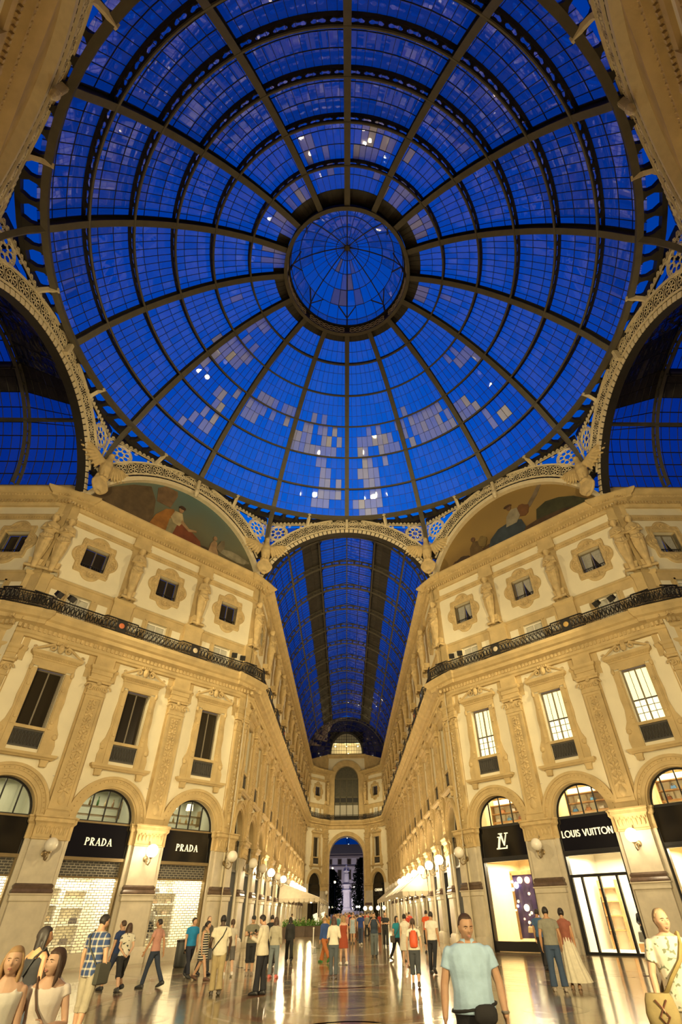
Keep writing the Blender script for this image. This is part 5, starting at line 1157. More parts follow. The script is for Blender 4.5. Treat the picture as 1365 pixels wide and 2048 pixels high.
# street lamps of the square; the point lights in some are added fill
def post_lamp(lb, x, y, h=3.4, two=True, r=.2, P=0):
    t = thing('lamp_post', lb, 'lamp', (x,y,0)); b = MB(); b.lathe([(.16,0),(.16,.3),(.07,.5),(.05,h-.3),(.07,h-.2),(.05,h-.1)], 8)
    xs = (-.42,.42) if two else (0,)
    if two: b.tube([(-.42,0,h-.05),(-.3,0,h-.3),(0,0,h-.35),(.3,0,h-.3),(.42,0,h-.05)], .035, 5)
    ob('post', b, t, mat=M_BLACK)
    if P: l = bpy.data.lights.new('added_fill_light', 'POINT'); l.energy = P; l.color = (1,.9,.95); l.shadow_soft_size = .3; ob('added_fill_light', l, t, (0,-.6,h+r))
    for x_ in xs: ob('globe', MB().sphere((x_,0,h+r*.8), r, 12, 8).mesh('globe', M_BULB, 60), t)
post_lamp('twin-globe lamp post at the right foot of the exit arch', 3.2, 74, 2.0, True, .26); post_lamp('twin-globe lamp post by the right terrace, outer of two', 4.9, 70, 2.0, True, .26)
post_lamp('single bright street lamp in the left tree beyond the arch', -2.6, 118, 7.0, False, .22); post_lamp('small distant street lamp right of the statue', 2.2, 158, 7.4, False, .16); post_lamp('small street lamp high at the left jamb of the exit arch', -3.4, 128, 10.2, False, .2)
for i, x in enumerate((-4.0,-3.2,-2.6,1.6,2.4,3.0)):
    post_lamp('low bright lamp in the square beyond the crowd, %s' % ('farthest left of six','second of six from the left','third of six, left of the monument','fourth of six, right of the monument','fifth of six from the left','farthest right of six')[i], x, 133 if i in (2,3) else 122+i % 2*3, 2.6, False, .2, 1100 if i in (2,3) else 0)  # third and fourth set nearer the statue, with added light to whiten it
for i, x in enumerate((-14,-5,5,14)): post_lamp('added lamp lighting the pale building, %s of four' % ('leftmost','second','third','rightmost')[i], x, 168, 3.2, False, .22, 2200)  # lamp row added behind the trees to brighten the building front
# ================================================================== globe lamps on the walls
def lamp_bracket():
    b = MB(); b.lathe([(0,0),(.12,0),(.14,.03),(.08,.06),(0,.07)], 10, M=Matrix.Translation((0,.0,4.15)) @ Matrix.Rotation(R(90), 4, 'X'))
    b.tube([(0,-.05,4.15),(0,-.22,3.92),(0,-.42,3.86),(0,-.58,3.98),(0,-.60,4.16)], [.035,.035,.03,.03,.04], 6); b.tube([(0,-.05,4.3),(0,-.2,4.75),(0,-.12,4.9),(0,-.05,4.8)], .02, 5)
    spiral_pts = [(.0,-.28-.12*cos(t*.6)*(1-t*.07),4.05+.12*sin(t*.6)*(1-t*.07)) for t in range(11)]; b.tube(spiral_pts, .016, 4); b.lathe([(.05,4.12),(.10,4.16),(.10,4.2),(.05,4.2)], 10, (0,-.6,0)); return b.mesh('bracket', M_BRONZE)
BRK = lamp_bracket(); GLO = MB().sphere((0,-.6,4.46), .29, 18, 12).mesh('globe', M_GLOBE, 60); GLN = MB().sphere((0,-.6,4.46), .29, 18, 12).mesh('globe', M_GLOBE_ON, 60)
def wall_lamp(wl, s, lb, on=False, y=-.2, group=None, P=120, rz=0):
    M_ = Matrix.Translation(wl.location) @ Matrix.Rotation(wl.rotation_euler.z, 4, 'Z'); p = M_ @ Vector((s,y,0)); t = thing('wall_lamp', lb, 'lamp', tuple(p), wl.rotation_euler.z+rz, group)
    ob('bracket', BRK, t); ob('globe', GLN if on else GLO, t)
    if on:
        l = bpy.data.lights.new('globe_light', 'POINT'); l.energy = P; l.color = (1,.78,.45); l.shadow_soft_size = .29; ob('globe_light', l, t, (0,-.95,4.46))
wall_lamp(WL, -2.5, 'unlit white globe lamp on the pier left of the first lettered black sign'); wall_lamp(WL, 2.5, 'glowing globe lamp on the pier between the two lettered signs at left', True, P=170)
wall_lamp(WR, -2.5, 'unlit white globe lamp on the pier between the monogram and lettered signs at right'); wall_lamp(WR, 2.5, 'glowing globe lamp on the pier right of the lettered black sign', True, P=170)
for nm, sg in (('left', -1), ('right', 1)):
    o = bpy.data.objects['wall_corner_'+nm]; a, b_ = (Vector(P1), Vector(P2)) if sg < 0 else (Vector((-P2[0], P2[1])), Vector((-P1[0], P1[1])))
    d = (b_-a).normalized(); c = (a+b_)/2; rz = atan2(d.y, d.x)
    t = thing('wall_lamp', 'unlit white globe lamp on the corner pier where the %s pavilion meets the arm' % nm, 'lamp', (c.x, c.y, 0), rz); ob('bracket', BRK, t); ob('globe', GLO, t)
onL = {4:1,6:1,7:1,8:1,9:1,10:1}; onR = {0:1,1:1,2:1,3:1,4:1,5:1,6:1}
ordn = ('first','second','third','fourth','fifth','sixth','seventh','eighth','ninth','tenth','eleventh','twelfth')
for k in range(12):
    s = ARM_B[k]+2.5
    for wl, sg, on, nm in ((WAL, 1, k in onL or k == 2, 'left'), (WAR, -1, k in onR, 'right')):
        wall_lamp(wl, sg*s, '%s globe lamp along the %s wall of the arm, counted inward as the %s' % ('glowing' if on else 'unlit', nm, ordn[k]), on, P=430, group='globe lamps along the arm')
t = None
o = thing('wall_lamp', 'unlit globe lamp on the left jamb of the exit arch', 'lamp', (-3.4,86.7,0)); ob('bracket', BRK, o); ob('globe', GLO, o)
# ================================================================== lettering cut from strokes
def glyph(b, ch, x, h, w, serif=False, T=None):
    """one capital at x, height h, stroke w; returns its advance"""
    y0, y1 = -.03, 0
    def ln(xa, za, xb, zb, ww=w):
        d = V((xb-xa, 0, zb-za)); n = V((-d.z, 0, d.x)).normalized()*ww/2; p = [(xa+n.x, za+n.z), (xa-n.x, za-n.z), (xb-n.x, zb-n.z), (xb+n.x, zb+n.z)]
        b.prism([(x+a*h, c*h) for a, c in p], y0, y1)
    def arc(cx, cz, rx, rz, a0, a1, w0=w, w1=None, n=14):
        w1 = w0 if w1 is None else w1; vs = []; fs = []
        for i in range(n+1):
            a = R(a0+(a1-a0)*i/n); k = w0+(w1-w0)*abs(cos(a)); ca, sa = cos(a), sin(a)
            for yy, s_ in ((y0,-1),(y0,1),(y1,1),(y1,-1)): vs.append((x+h*(cx+(rx+s_*k/2)*ca), yy, h*(cz+(rz+s_*k/2)*sa)))
        for i in range(n):
            for k in range(4): fs.append((4*i+k, 4*i+(k+1) % 4, 4*i+4+(k+1) % 4, 4*i+4+k))
        fs += [(0,1,2,3), (4*n,4*n+1,4*n+2,4*n+3)]; b.add(vs, fs)
    th = w*.42 if serif else w
    sf = (lambda cx, z: ln(cx-.14, z, cx+.14, z, .05)) if serif else (lambda cx, z: None)
    if ch == 'P': ln(.12,0,.12,1); arc(.12,.74,.40,.24,-90,90,th,w*1.1); sf(.12,.025); ln(0,.975,.2,.975,.05) if serif else None; return .66*h
    if ch == 'R': ln(.12,0,.12,1); arc(.12,.75,.38,.23,-90,90,th,w*1.1); ln(.24,.5,.62,0); sf(.12,.025); sf(.62,.025); ln(0,.975,.2,.975,.05) if serif else None; return .76*h
    if ch == 'A': ln(.06,0,.36,1,th); ln(.34,1,.66,0); ln(.16,.32,.55,.32,th); sf(.08,.025); sf(.66,.025); return .78*h
    if ch == 'D': ln(.12,0,.12,1); arc(.12,.5,.52,.47,-90,90,th,w*1.1,20); sf(.1,.025); sf(.1,.975); return .80*h
    if ch == 'L': ln(.1,0,.1,1); ln(.04,.06,.45,.06); return .52*h
    if ch == 'O': arc(.5,.5,.45,.45,0,360,w,None,28); return 1.06*h
    if ch == 'U': ln(.1,.3,.1,1); ln(.58,.3,.58,1); arc(.34,.32,.24,.27,180,360); return .74*h
    if ch == 'I': ln(.1,0,.1,1); return .24*h
    if ch == 'S': arc(.24,.74,.17,.2,20,270); arc(.24,.28,.19,.22,-160,90); return .52*h
    if ch == 'V': ln(.02,1,.35,0); ln(.35,0,.68,1); return .74*h
    if ch == 'T': ln(.28,0,.28,1); ln(.0,.94,.56,.94); return .60*h
    if ch == 'N': ln(.1,0,.1,1); ln(.1,1,.66,0); ln(.66,0,.66,1); return .80*h
    if ch == 'C': arc(.46,.5,.42,.45,45,315); return .86*h
    if ch == 'E': ln(.1,0,.1,1); [ln(.1,z,.5,z) for z in (.06,.5,.94)]; return .58*h
    return .4*h
def word(txt, h, w, serif=False, gap=.1):
    b = MB(); x = 0
    for ch in txt: x += glyph(b, ch, x, h, w, serif)+gap*h
    b.v = [(vx-(x-gap*h)/2, vy, vz-h/2) for vx, vy, vz in b.v]; return b
def at(wl, s, y=0, z=0):
    return tuple(Matrix.Translation(wl.location) @ Matrix.Rotation(wl.rotation_euler.z, 4, 'Z') @ Vector((s,y,z))), wl.rotation_euler.z
# ================================================================== shops
def shop_room(wl, s, wallm, P=260, up=110, low=True, upm=None, col_=(1,.84,.56)):
    loc, rz = at(wl, s)
    b = MB(); b.box(-1.9,1.9,.62,5.0,-.02,.03); b.box(-1.95,-1.9,.62,5,0,5.6); b.box(1.9,1.95,.62,5,0,5.6); b.box(-1.95,1.95,4.95,5,0,5.6); b.box(-1.95,1.95,.62,5,5.5,5.6)
    r_ = tag(ob('shop_room', b, None, loc, rz, wallm), kind='structure')
    b = MB(); b.box(-1.95,1.95,3.4,3.5,5.6,7.7); b.box(-2,-1.95,.62,3.4,5.6,7.7); b.box(1.95,2,.62,3.4,5.6,7.7); b.box(-2,2,.62,3.4,7.6,7.7); ob('upper_room', b, r_, mat=upm or wallm)
    for (y, z, sx_, sy, e_) in ((2.4,3.95,3.0,3.2,P),(2.0,7.5,2.6,1.6,up)):
        if not e_: continue
        l = bpy.data.lights.new('ceiling_light', 'AREA'); l.shape = 'RECTANGLE'; l.size = sx_; l.size_y = sy; l.energy = e_; l.color = col_; ob('ceiling_light', l, r_, (0,y,z))
    return r_
WHT = [mat('shop_white', (.86,.80,.66), .6), mat('grey_green_room', (.40,.42,.34), .7), mat('cream_room', (.80,.66,.42), .7)]
def brick_grille(x0, x1, z0, z1, bw=.26, bh=.105, t=.012, y=.30):
    b = MB(); n = round((z1-z0)/bh)
    for i in range(n+1): z = z0+(z1-z0)*i/n; b.box(x0,x1,y,y+.02,z-t,z+t)
    for i in range(n):
        x = x0+(bw/2 if i % 2 else bw)
        while x < x1: b.box(x-t,x+t,y,y+.02,z0+(z1-z0)*i/n,z0+(z1-z0)*(i+1)/n); x += bw
    return b
def fascia(t, txt=None, h=.34, w=.13, serif=False, z=4.78, bar=M_BRONZE):
    f = ob('fascia', MB().box(-1.55,1.55,.12,.3,4.12,5.6), t, mat=M_FASCIA); b = MB()
    ob('fascia_trim', MB().box(-1.56,1.56,.08,.16,5.56,5.64), t, mat=bar); ob('lintel_bar', MB().box(-1.55,1.55,.04,.32,3.98,4.12), t, mat=bar)
    if txt: ob('lettering', word(txt, h, w, serif, .13 if serif else .05), f, (0,.115,z), mat=M_GOLD)
    return f
def grilled_shop(wl, s, lb, txt):
    loc, rz = at(wl, s); t = thing('shopfront', lb, 'shopfront', loc, rz); fascia(t, txt, .32, .14, True)
    ob('jamb', MB().box(-1.55,-1.46,.1,.4,0,4.0), t, mat=M_BRONZE); ob('jamb', MB().box(1.46,1.55,.1,.4,0,4.0), t, mat=M_BRONZE)
    ob('plinth', MB().box(-1.55,1.55,.0,.5,0,.5), t, mat=M_PIER)
    g = ob('shutter', brick_grille(-1.46,1.46,.5,3.98), t, mat=M_STEEL); ob('shutter_box', MB().box(-1.46,1.46,.34,.45,3.36,3.98), t, mat=mat('dark_slate_panel', (.075,.07,.06), .4)); ob('shutter_bar', MB().box(-1.46,1.46,.28,.36,3.28,3.36), t, mat=M_BRONZE)
    ob('pane', MB().box(-1.46,1.46,.5,.515,.5,3.98), t, mat=G_CLEAR)
    b = MB(); b.box(-1.5,1.5,1.6,1.7,.5,.56)
    return t
grilled_shop(WL, 0, 'black shopfront with lattice shutter and serif gold lettering, farther from the arm', 'PRADA'); grilled_shop(WL, 5, 'black shopfront with lattice shutter and serif gold lettering, nearer the arm', 'PRADA'); grilled_shop(WL, -5, 'unlettered black shopfront with lattice shutter at the left picture edge', None)
for s, k in ((-5,1),(0,1),(5,1)): shop_room(WL, s, WHT[0], 420, 60, upm=WHT[1], col_=(1,.86,.58))
def shelf(wl, s, x, w, y, zs, lb, m_=M_WHITE, cat='shelf', d=.4, back=True):
    loc, rz = at(wl, s+x, y); t = thing('display_shelf', lb, cat, loc, rz); top = max(zs)+.35; lo = min(zs)-.1 if min(zs) > 2 else 0.03
    for z in zs: ob('shelf', MB().box(-w/2,w/2,0,d,z-.025,z+.025), t, mat=m_)
    b = MB(); b.box(-w/2-.03,-w/2,0,d,lo,top); b.box(w/2,w/2+.03,0,d,lo,top); ob('upright', b, t, mat=m_)
    if back: ob('back_panel', MB().box(-w/2,w/2,d,d+.03,lo,top), t, mat=M_WARMWALL)
    return t
def handbag(wl, s, x, y, z, c, lb, w=.34, name='handbag'):
    loc, rz = at(wl, s+x, y, z); t = thing(name, lb, 'bag', loc, rz); b = MB(); b.loft([[(w/2*k*cx, .09*k2*cy, zz) for cx, cy in ((-1,-1),(1,-1),(1,1),(-1,1))] for zz, k, k2 in ((0,.92,1),(.03,1,1.1),(w*.6,.86,.7),(w*.66,.8,.4))])
    m_ = mat('leather', c, .4); ob('bag_body', b, t, mat=m_); ob('handle', MB().tube([(-w*.25,0,w*.62),(-w*.2,0,w*.95),(0,0,w*1.05),(w*.2,0,w*.95),(w*.25,0,w*.62)], .014, 5), t, mat=m_)
shelf(WL, 0, -.75, 1.0, 2.6, (.9,1.6,2.3,3.0), 'white display shelving behind the lattice of the farther serif-lettered shop'); shelf(WL, 0, .7, 1.1, 3.0, (.7,1.5,2.2,2.9), 'second white display unit at right inside the farther serif-lettered shop')
shelf(WL, 5, .35, 1.5, 2.4, (.8,1.3,1.8,2.3,2.8), 'tall white shoe shelving behind the lattice of the nearer serif-lettered shop')
rn = random.Random(4)
for i in range(10):
    z = (.8,1.3,1.8,2.3,2.8)[i//2]; handbag(WL, 5, .0+.7*(i % 2)+rn.uniform(-.1,.1), 2.6, z+.03, rn.choice(((.05,.04,.035),(.25,.16,.08),(.4,.3,.2),(.3,.05,.03))), '%s item on the %s shelf of the shoe shelving in the nearer lattice-shuttered shop' % (('left','right')[i % 2], ('lowest','second','middle','fourth','top')[i//2]), .3, 'display_bag')
for i, (x, z, c) in enumerate(((-.9,.95,(.06,.05,.045)),(-.55,1.65,(.28,.2,.1)),(.6,.75,(.1,.08,.07)),(.8,1.55,(.05,.04,.04)))): handbag(WL, 0, x, 2.75, z, c, ('dark handbag low on the left shelf','tan handbag on the second left shelf','grey handbag low on the right shelf','black handbag on the second right shelf')[i]+' inside the farther serif-lettered shop', .36)
# mannequin behind the lattice near the arm
mq = Body(1.75, True, legs=((8,4),(-8,2)), arms=(((-.3,-.1,-1),(.2,.5,-.6)), ((.25,0,-1),(.1,.2,-1)))); loc, rz = at(WL, 4.15, 1.1, .5)
t = thing('mannequin', 'white standing mannequin in checked skirt behind the lattice shutter', 'mannequin', loc, rz+pi); MQ = mq.skin(foot=True); ob('body', fuse(MQ, .02, 2, M_WHITE), t)
b = MB(); b.loft([ell((0,0,mq.z(z)), r_, r_*.75, 14) for z, r_ in ((.62,.15),(.55,.19),(.45,.24),(.36,.28))]); ob('skirt', b, t, mat=mat('black_skirt', (.03,.03,.03), .8)); ob('top', fuse(mq.torso(MB(), .02, .6, .82), .02, 2, mat('white_top', (.8,.78,.72), .8)), t)
# upper show windows at left
def table_lamp(wl, s, x, y, lb):
    loc, rz = at(wl, s+x, y, 6.55); t = thing('table_lamp', lb, 'lamp', loc, rz); ob('base', MB().lathe([(.09,0),(.1,.03),(.03,.06),(.03,.3)], 10), t, mat=M_BRONZE); ob('lamp_shade', MB().lathe([(.21,.28),(.17,.62)], 14), t, mat=mat('lit_shade', (.9,.85,.7), .8, emit=1.6, ec=(1,.88,.6)))
for s, nm in ((5,'nearer'),(0,'farther')):
    shelf(WL, s, 0, 2.4, 1.3, (6.1,6.5), 'low glass display stand in the arch window above the %s serif-lettered sign' % nm, M_BRONZE, back=False)
table_lamp(WL, 5, -.55, 1.5, 'left of two lit table lamps in the arch window nearest the arm at left'); table_lamp(WL, 5, .5, 1.5, 'right of two lit table lamps in the arch window nearest the arm at left')
def bottle(wl, s, x, y, z, c, lb, h=.3, e=0):
    loc, rz = at(wl, s+x, y, z); tag(ob('decanter', MB().lathe([(.04,0),(.06,.02),(.06,h*.55),(.025,h*.7),(.025,h*.92),(.035,h)], 10).mesh('decanter', mat('coloured_glass', c, .1, emit=e, spec=.8), 50), None, loc, rz), lb, 'bottle')
pos_ = ('leftmost','second','third','fourth','rightmost')
for i in range(5):
    bottle(WL, 0, -.9+.42*i, 1.5, 6.55, ((.1,.3,.1),(.5,.35,.1),(.1,.25,.08),(.6,.5,.3),(.3,.2,.1))[i], pos_[i]+' coloured decanter in the arch window above the farther serif-lettered sign', .32+.06*(i % 3))
    bottle(WL, 5, -.9+.42*i, 1.4, 6.13, ((.7,.5,.2),(.6,.45,.2),(.7,.55,.3),(.6,.4,.15),(.7,.5,.25))[i], pos_[i]+' golden decanter under the two table lamps in the left arch window', .26)
# --- right shops
rr_ = [shop_room(WR, s, WHT[0] if s == 0 else WHT[2], 560, 170, upm=WHT[2]) for s in (-5, 0, 5)]
def frame_right(t, z0=.0):
    b = MB(); b.box(-1.55,-1.42,.06,.4,0,4.0); b.box(1.42,1.55,.06,.4,0,4.0); b.box(-1.5,1.5,.06,.4,3.9,4.0); ob('frame', b, t, mat=M_BLACK)
loc, rz = at(WR, -5); t = thing('shopfront', 'black shopfront with interlaced monogram sign and display window by the arm', 'shopfront', loc, rz); f = fascia(t, bar=M_BLACK); frame_right(t)
b = MB()
for quad in ([(-.36,-.10),(-.24,-.10),(-.08,.46),(-.20,.46)], [(-.44,-.14),(.24,-.14),(.28,.02),(.22,.02),(.18,-.08),(-.44,-.08)], [(-.30,.42),(.02,.42),(.03,.47),(-.29,.47)]): b.prism(quad, -.035, 0)
for quad in ([(-.12,.60),(.0,.60),(.12,.06),(.06,.02)], [(.28,.60),(.33,.60),(.11,.0),(.06,.06)], [(-.20,.58),(.06,.58),(.06,.63),(-.20,.63)], [(.20,.58),(.42,.58),(.42,.63),(.20,.63)]): b.prism(quad, -.05, -.012)
ob('monogram', b, f, (0,.115,4.62), mat=M_GOLD); ob('plinth', MB().box(-1.5,1.5,.08,.5,.03,.42), t, mat=M_BLACK); ob('pane', MB().box(-1.42,1.42,.3,.315,.42,3.9), t, mat=G_CLEAR)
loc, rz = at(WR, -5, 1.5); t = thing('display_backdrop', 'purple night backdrop with glowing discs inside the monogram shop window', 'display', loc, rz)
ob('backdrop', MB().box(-.55,1.5,0,.05,.5,3.3), t, mat=mat('purple_backdrop', (.09,.055,.16), .5, var=.5, vs_=2.5)); b = MB(); b.box(-.68,-.55,-.05,.08,.45,3.42); b.box(-.68,1.5,-.05,.08,3.3,3.5); ob('frame', b, t, mat=M_WOOD)
rn = random.Random(9); DC = [mat('glow_disc%d' % i, c, .5, emit=2.6, ec=c) for i, c in enumerate(((1,.75,.35),(1,.9,.7),(1,.5,.3),(.6,.6,1),(.95,.85,.5)))]; done = []
while len(done) < 24:
    x, z, r_ = rn.uniform(-.6,1.4), rn.uniform(.65,3.15), rn.choice((.05,.07,.09,.12,.16))
    if all(hypot(x-a, z-c) > r_+d+.02 for a, c, d in done):
        done.append((x,z,r_)); ob('glowing_disc', MB().lathe([(0,0),(r_,0),(r_,.03),(0,.04)], 14, (0,0,0), Matrix.Translation((x,-.08-.1*rn.random(),z)) @ Matrix.Rotation(R(90),4,'X')), t, mat=rn.choice(DC))
handbag(WR, -5, .3, 1.15, .75, (.85,.6,.3), 'glowing tan handbag low before the purple backdrop', .4); handbag(WR, -5, .85, 1.15, .85, (.75,.55,.4), 'small pale handbag right of the tan one before the purple backdrop', .34)
loc, rz = at(WR, 0); t = thing('shopfront', 'black-framed glass shopfront with sans-serif lettered sign and tall doors', 'shopfront', loc, rz); f = fascia(t, 'LOUIS VUITTON', .31, .155, False, 4.86, M_BLACK); frame_right(t)
ob('transom', MB().box(-1.5,1.5,.1,.36,2.98,3.1), t, mat=M_BLACK); ob('threshold', MB().box(-1.5,1.5,.1,.36,0,.09), t, mat=M_BLACK); ob('transom_pane', MB().box(-1.42,1.42,.25,.265,3.1,3.9), t, mat=G_CLEAR)
xs = (-1.42,-.88,0,.88,1.42)
for i in range(4):
    x0, x1 = xs[i], xs[i+1]; d = ob('door', MB().box(x0,x0+.05,.15,.3,.09,2.98).box(x1-.05,x1,.15,.3,.09,2.98), t, mat=M_BLACK); ob('pane', MB().box(x0+.05,x1-.05,.22,.235,.09,2.98), d, mat=G_CLEAR)
    if i in (1, 2): hx = x1-.12 if i == 1 else x0+.12; ob('handle', MB().tube([(hx,.1,.75),(hx,.06,.8),(hx,.06,2.1),(hx,.1,2.15)], .022, 6), d, mat=M_BLACK)
shelf(WR, 0, -1.1, .9, 3.6, (.8,1.4,2.0,2.6), 'oak-backed display shelving at left inside the sans-serif lettered shop', M_WOOD); shelf(WR, 0, 1.1, 1.0, 4.0, (1.2,1.8,2.4), 'white display shelving at the right rear inside the sans-serif lettered shop')
loc, rz = at(WR, .75, 2.0); t = thing('display_table', 'low oak display plinth inside the glass doors of the lettered shop', 'table', loc, rz); ob('plinth', MB().box(-.4,.4,0,.6,.03,.35), t, mat=M_WOOD); ob('top', MB().box(-.42,.42,-.02,.62,.35,.39), t, mat=M_WHITE)
handbag(WR, 0, .7, 2.2, .40, (.10,.09,.07), 'large black tote bag on the oak plinth behind the glass doors', .62)
loc, rz = at(WR, -.2, 3.2); t = thing('hanging_rail', 'slanting oak rail post inside the lettered shop behind the left door', 'post', loc, rz); ob('post', MB().box(-.04,.04,0,.06,.03,3.0), t, mat=M_WOOD)
loc, rz = at(WR, 5); t = thing('shopfront', 'black-framed shopfront with blank sign at the right picture edge', 'shopfront', loc, rz); fascia(t, bar=M_BLACK); frame_right(t); ob('pane', MB().box(-1.42,1.42,.3,.315,.1,3.9), t, mat=G_CLEAR); ob('plinth', MB().box(-1.5,1.5,.08,.5,.03,.12), t, mat=M_BLACK)
for s, nm in ((-5,'above the monogram sign'),(0,'above the sans-serif lettered sign'),(5,'at the right picture edge')):
    shelf(WR, s, 0, 2.6, 1.6, (6.0,6.45,6.9), 'oak display shelving in the arch window '+nm, M_WOOD)
    for i in range(6):
        c = ((.12,.3,.6),(.8,.72,.55),(.55,.25,.1),(.15,.35,.6),(.75,.7,.6),(.3,.12,.06))[(i+int(s)) % 6]; handbag(WR, s, -.95+.38*i, 1.75, (6.47 if i % 2 else 6.02), c, '%s of six shelved bags in the arch window %s' % (('leftmost','second','third','fourth','fifth','rightmost')[i], nm), .26)
# --- shops along the arm and at its end
b = MB(); b.box(-1.55,-1.45,.1,.4,0,4.0); b.box(1.45,1.55,.1,.4,0,4.0); b.box(-1.5,1.5,.1,.4,3.9,4.0); b.box(-.05,.05,.15,.4,0,3.9); FRM = b.mesh('frame', M_BLACK)
FAS = MB().box(-1.55,1.55,.12,.3,4.0,5.6).mesh('fascia', M_FASCIA); GLW = MB().box(-1.45,1.45,.38,.42,.3,3.9).mesh('lit_pane', mat('lit_shop_window', (.9,.8,.6), .5, emit=1.7, ec=(1,.80,.46))); PLN = MB().box(-1.5,1.5,.05,.45,0,.3).mesh('plinth', M_PIER); DKW = MB().box(-1.45,1.45,.38,.42,.3,3.9).mesh('dark_pane', G_WIN)
def arm_shop(wl, s, nm, k, lit):
    loc, rz = at(wl, s); t = thing('shopfront', '%s shopfront in the %s wall of the arm, %s from the octagon' % ('lit' if lit else 'dark', nm, ordn[k] if k < 12 else 'thirteenth'), 'shopfront', loc, rz, 'shopfronts along the arm'); ob('frame', FRM, t); ob('fascia', FAS, t); ob('plinth', PLN, t); ob('pane', GLW if lit else DKW, t)
for k, s in enumerate(ARM_B): arm_shop(WAL, s, 'left', k, k not in (5,)); arm_shop(WAR, -s, 'right', k, k not in (1,4))
for wl, nm in ((WEL,'left'),(WER,'right')):
    loc, rz = at(wl, 0); t = thing('shopfront', 'dark shopfront under the %s side arch of the end wall' % nm, 'shopfront', loc, rz); ob('frame', FRM, t); f = ob('fascia', FAS, t); ob('plinth', PLN, t); ob('pane', DKW, t)
    if nm == 'right': ob('lettering', word('CENENAR', .34, .13, False, .06), f, (0,.11,4.7), mat=M_GOLD)
for wl, nm in ((WSL,'left'),(WSR,'right')):
    loc, rz = at(wl, -20.1 if nm == 'left' else 20.1); t = thing('shopfront', 'shopfront beyond the %s corner, mostly outside the frame' % nm, 'shopfront', loc, rz); ob('frame', FRM, t); ob('fascia', FAS, t); ob('plinth', PLN, t); ob('pane', GLW, t)
# ================================================================== terraces in the arm
def awning(lb, sg, y0, y1, zt, zb, xw, xf):
    t = thing('awning', lb, 'awning', (0,0,0)); b = MB(); q = [(sg*xw,y0+.8,zt),(sg*xw,y1-.8,zt),(sg*xf,y1,zb),(sg*xf,y0,zb),(sg*xw,y0,zb),(sg*xw,y1,zb)]
    b.add(q+[(x,y,z+.03) for x, y, z in q], [(0,1,2,3),(0,3,4),(1,5,2),(6,9,8,7),(6,10,9),(7,8,11)]); ob('canopy', b, t, mat=M_AWN)
    b = MB(); n = int((y1-y0)/.5)
    for i in range(n): y = y0+(y1-y0)*(i+.5)/n; b.prism([(y-.24,zb),(y+.24,zb),(y+.24,zb-.22),(y+.12,zb-.32),(y-.12,zb-.32),(y-.24,zb-.22)], -.01, .01, Matrix.Translation((sg*xf,0,0)) @ Matrix.Rotation(R(90),4,'Z'))
    m_ = int(abs(xw-xf)/.5)
    for i in range(m_): x = sg*(xf+(xw-xf)*(i+.5)/m_); b.prism([(x-.24,zb),(x+.24,zb),(x+.24,zb-.22),(x+.12,zb-.32),(x-.12,zb-.32),(x-.24,zb-.22)], y0-.01, y0+.01)
    ob('valance', b, t, mat=M_AWN)
    for y in np.arange(y0+.5, y1, 5): ob('post', MB().tube([(sg*(xf+.15),y,0),(sg*(xf+.15),y,zb)], .04, 6), t, mat=M_WHITE); ob('arm', MB().tube([(sg*xw,y,zt),(sg*xf,y,zb+.03)], .035, 5), t, mat=M_WHITE)
awning('beige scalloped terrace awning along the left wall behind the planters', -1, 44.5, 76, 4.3, 2.95, 6.8, 2.7)
awning('beige terrace awning along the right wall of the arm with white frame', 1, 33, 74, 4.6, 3.05, 6.8, 4.6)
for i, (x, y, z) in enumerate(((-4.6,47.5,3.1),(-4.2,55,3.1),(-4.6,63,3.1),(5.7,40,3.2),(5.7,52,3.2),(5.7,64,3.2))):
    o = tag(ob('added_bulb', MB().sphere((0,0,0), .14, 10, 7), None, (x,y,z-.15), mat=M_BULB), 'added warm bulb under the %s awning, %s from the viewer' % ('left' if x < 0 else 'right', ('nearest','middle','farthest')[i % 3]), 'lamp'); l = bpy.data.lights.new('added_bulb_light', 'POINT'); l.energy = 160; l.color = WARM; l.shadow_soft_size = .2; ob('added_bulb_light', l, o, (0,0,-.35))  # bulbs added to brighten planters and terraces under the awnings
lfrn = random.Random(6)
def planter(x, y, rz, lb):
    t = thing('planter', lb, 'planter', (x,y,0), rz, 'planters edging the left terrace'); b = MB(); b.loft([[(k*sx_*.6, k*sy*.26, z) for sx_, sy in ((-1,-1),(1,-1),(1,1),(-1,1))] for z, k in ((0,.9),(.05,.93),(.72,1),(.75,1.05),(.8,1.05))]); ob('trough', b, t, mat=mat('terracotta_trough', (.10,.07,.05), .7, var=.2))
    b = MB()
    for k in range(260):
        p = V((lfrn.uniform(-.6,.6), lfrn.uniform(-.28,.28), .8+abs(lfrn.gauss(0,.22)))); d = V((lfrn.gauss(0,1), lfrn.gauss(0,1), lfrn.gauss(.4,1))).normalized()*.09; e_ = d.cross(V((0.3,lfrn.gauss(0,1),1))).normalized()*.05; b.add([p-d,p+e_,p+d,p-e_], [(0,1,2,3)])
    tag(ob('foliage', b, t, mat=M_GREEN), kind='stuff')
pn = ('first','second','third','fourth','fifth','sixth')
for i in range(5): planter(-5.55+.9*i*1.3/1.05*.85, 43.6+.2*i, R(4), '%s green-shrub planter from the wall in the left terrace row' % pn[i])
for i in range(3): planter(-2.15, 46+2.6*i, R(90), '%s green-shrub planter down the side of the left terrace' % pn[i])
t = thing('stanchion', 'slim white barrier post standing alone left of centre', 'post', (-2.17,24.9,0)); ob('base', MB().lathe([(.17,0),(.17,.02),(.05,.05),(.0,.06)], 12), t, mat=M_WHITE); ob('post', MB().lathe([(.035,.03),(.035,.95),(.05,.96),(.05,1.02),(0,1.03)], 10), t, mat=M_WHITE)
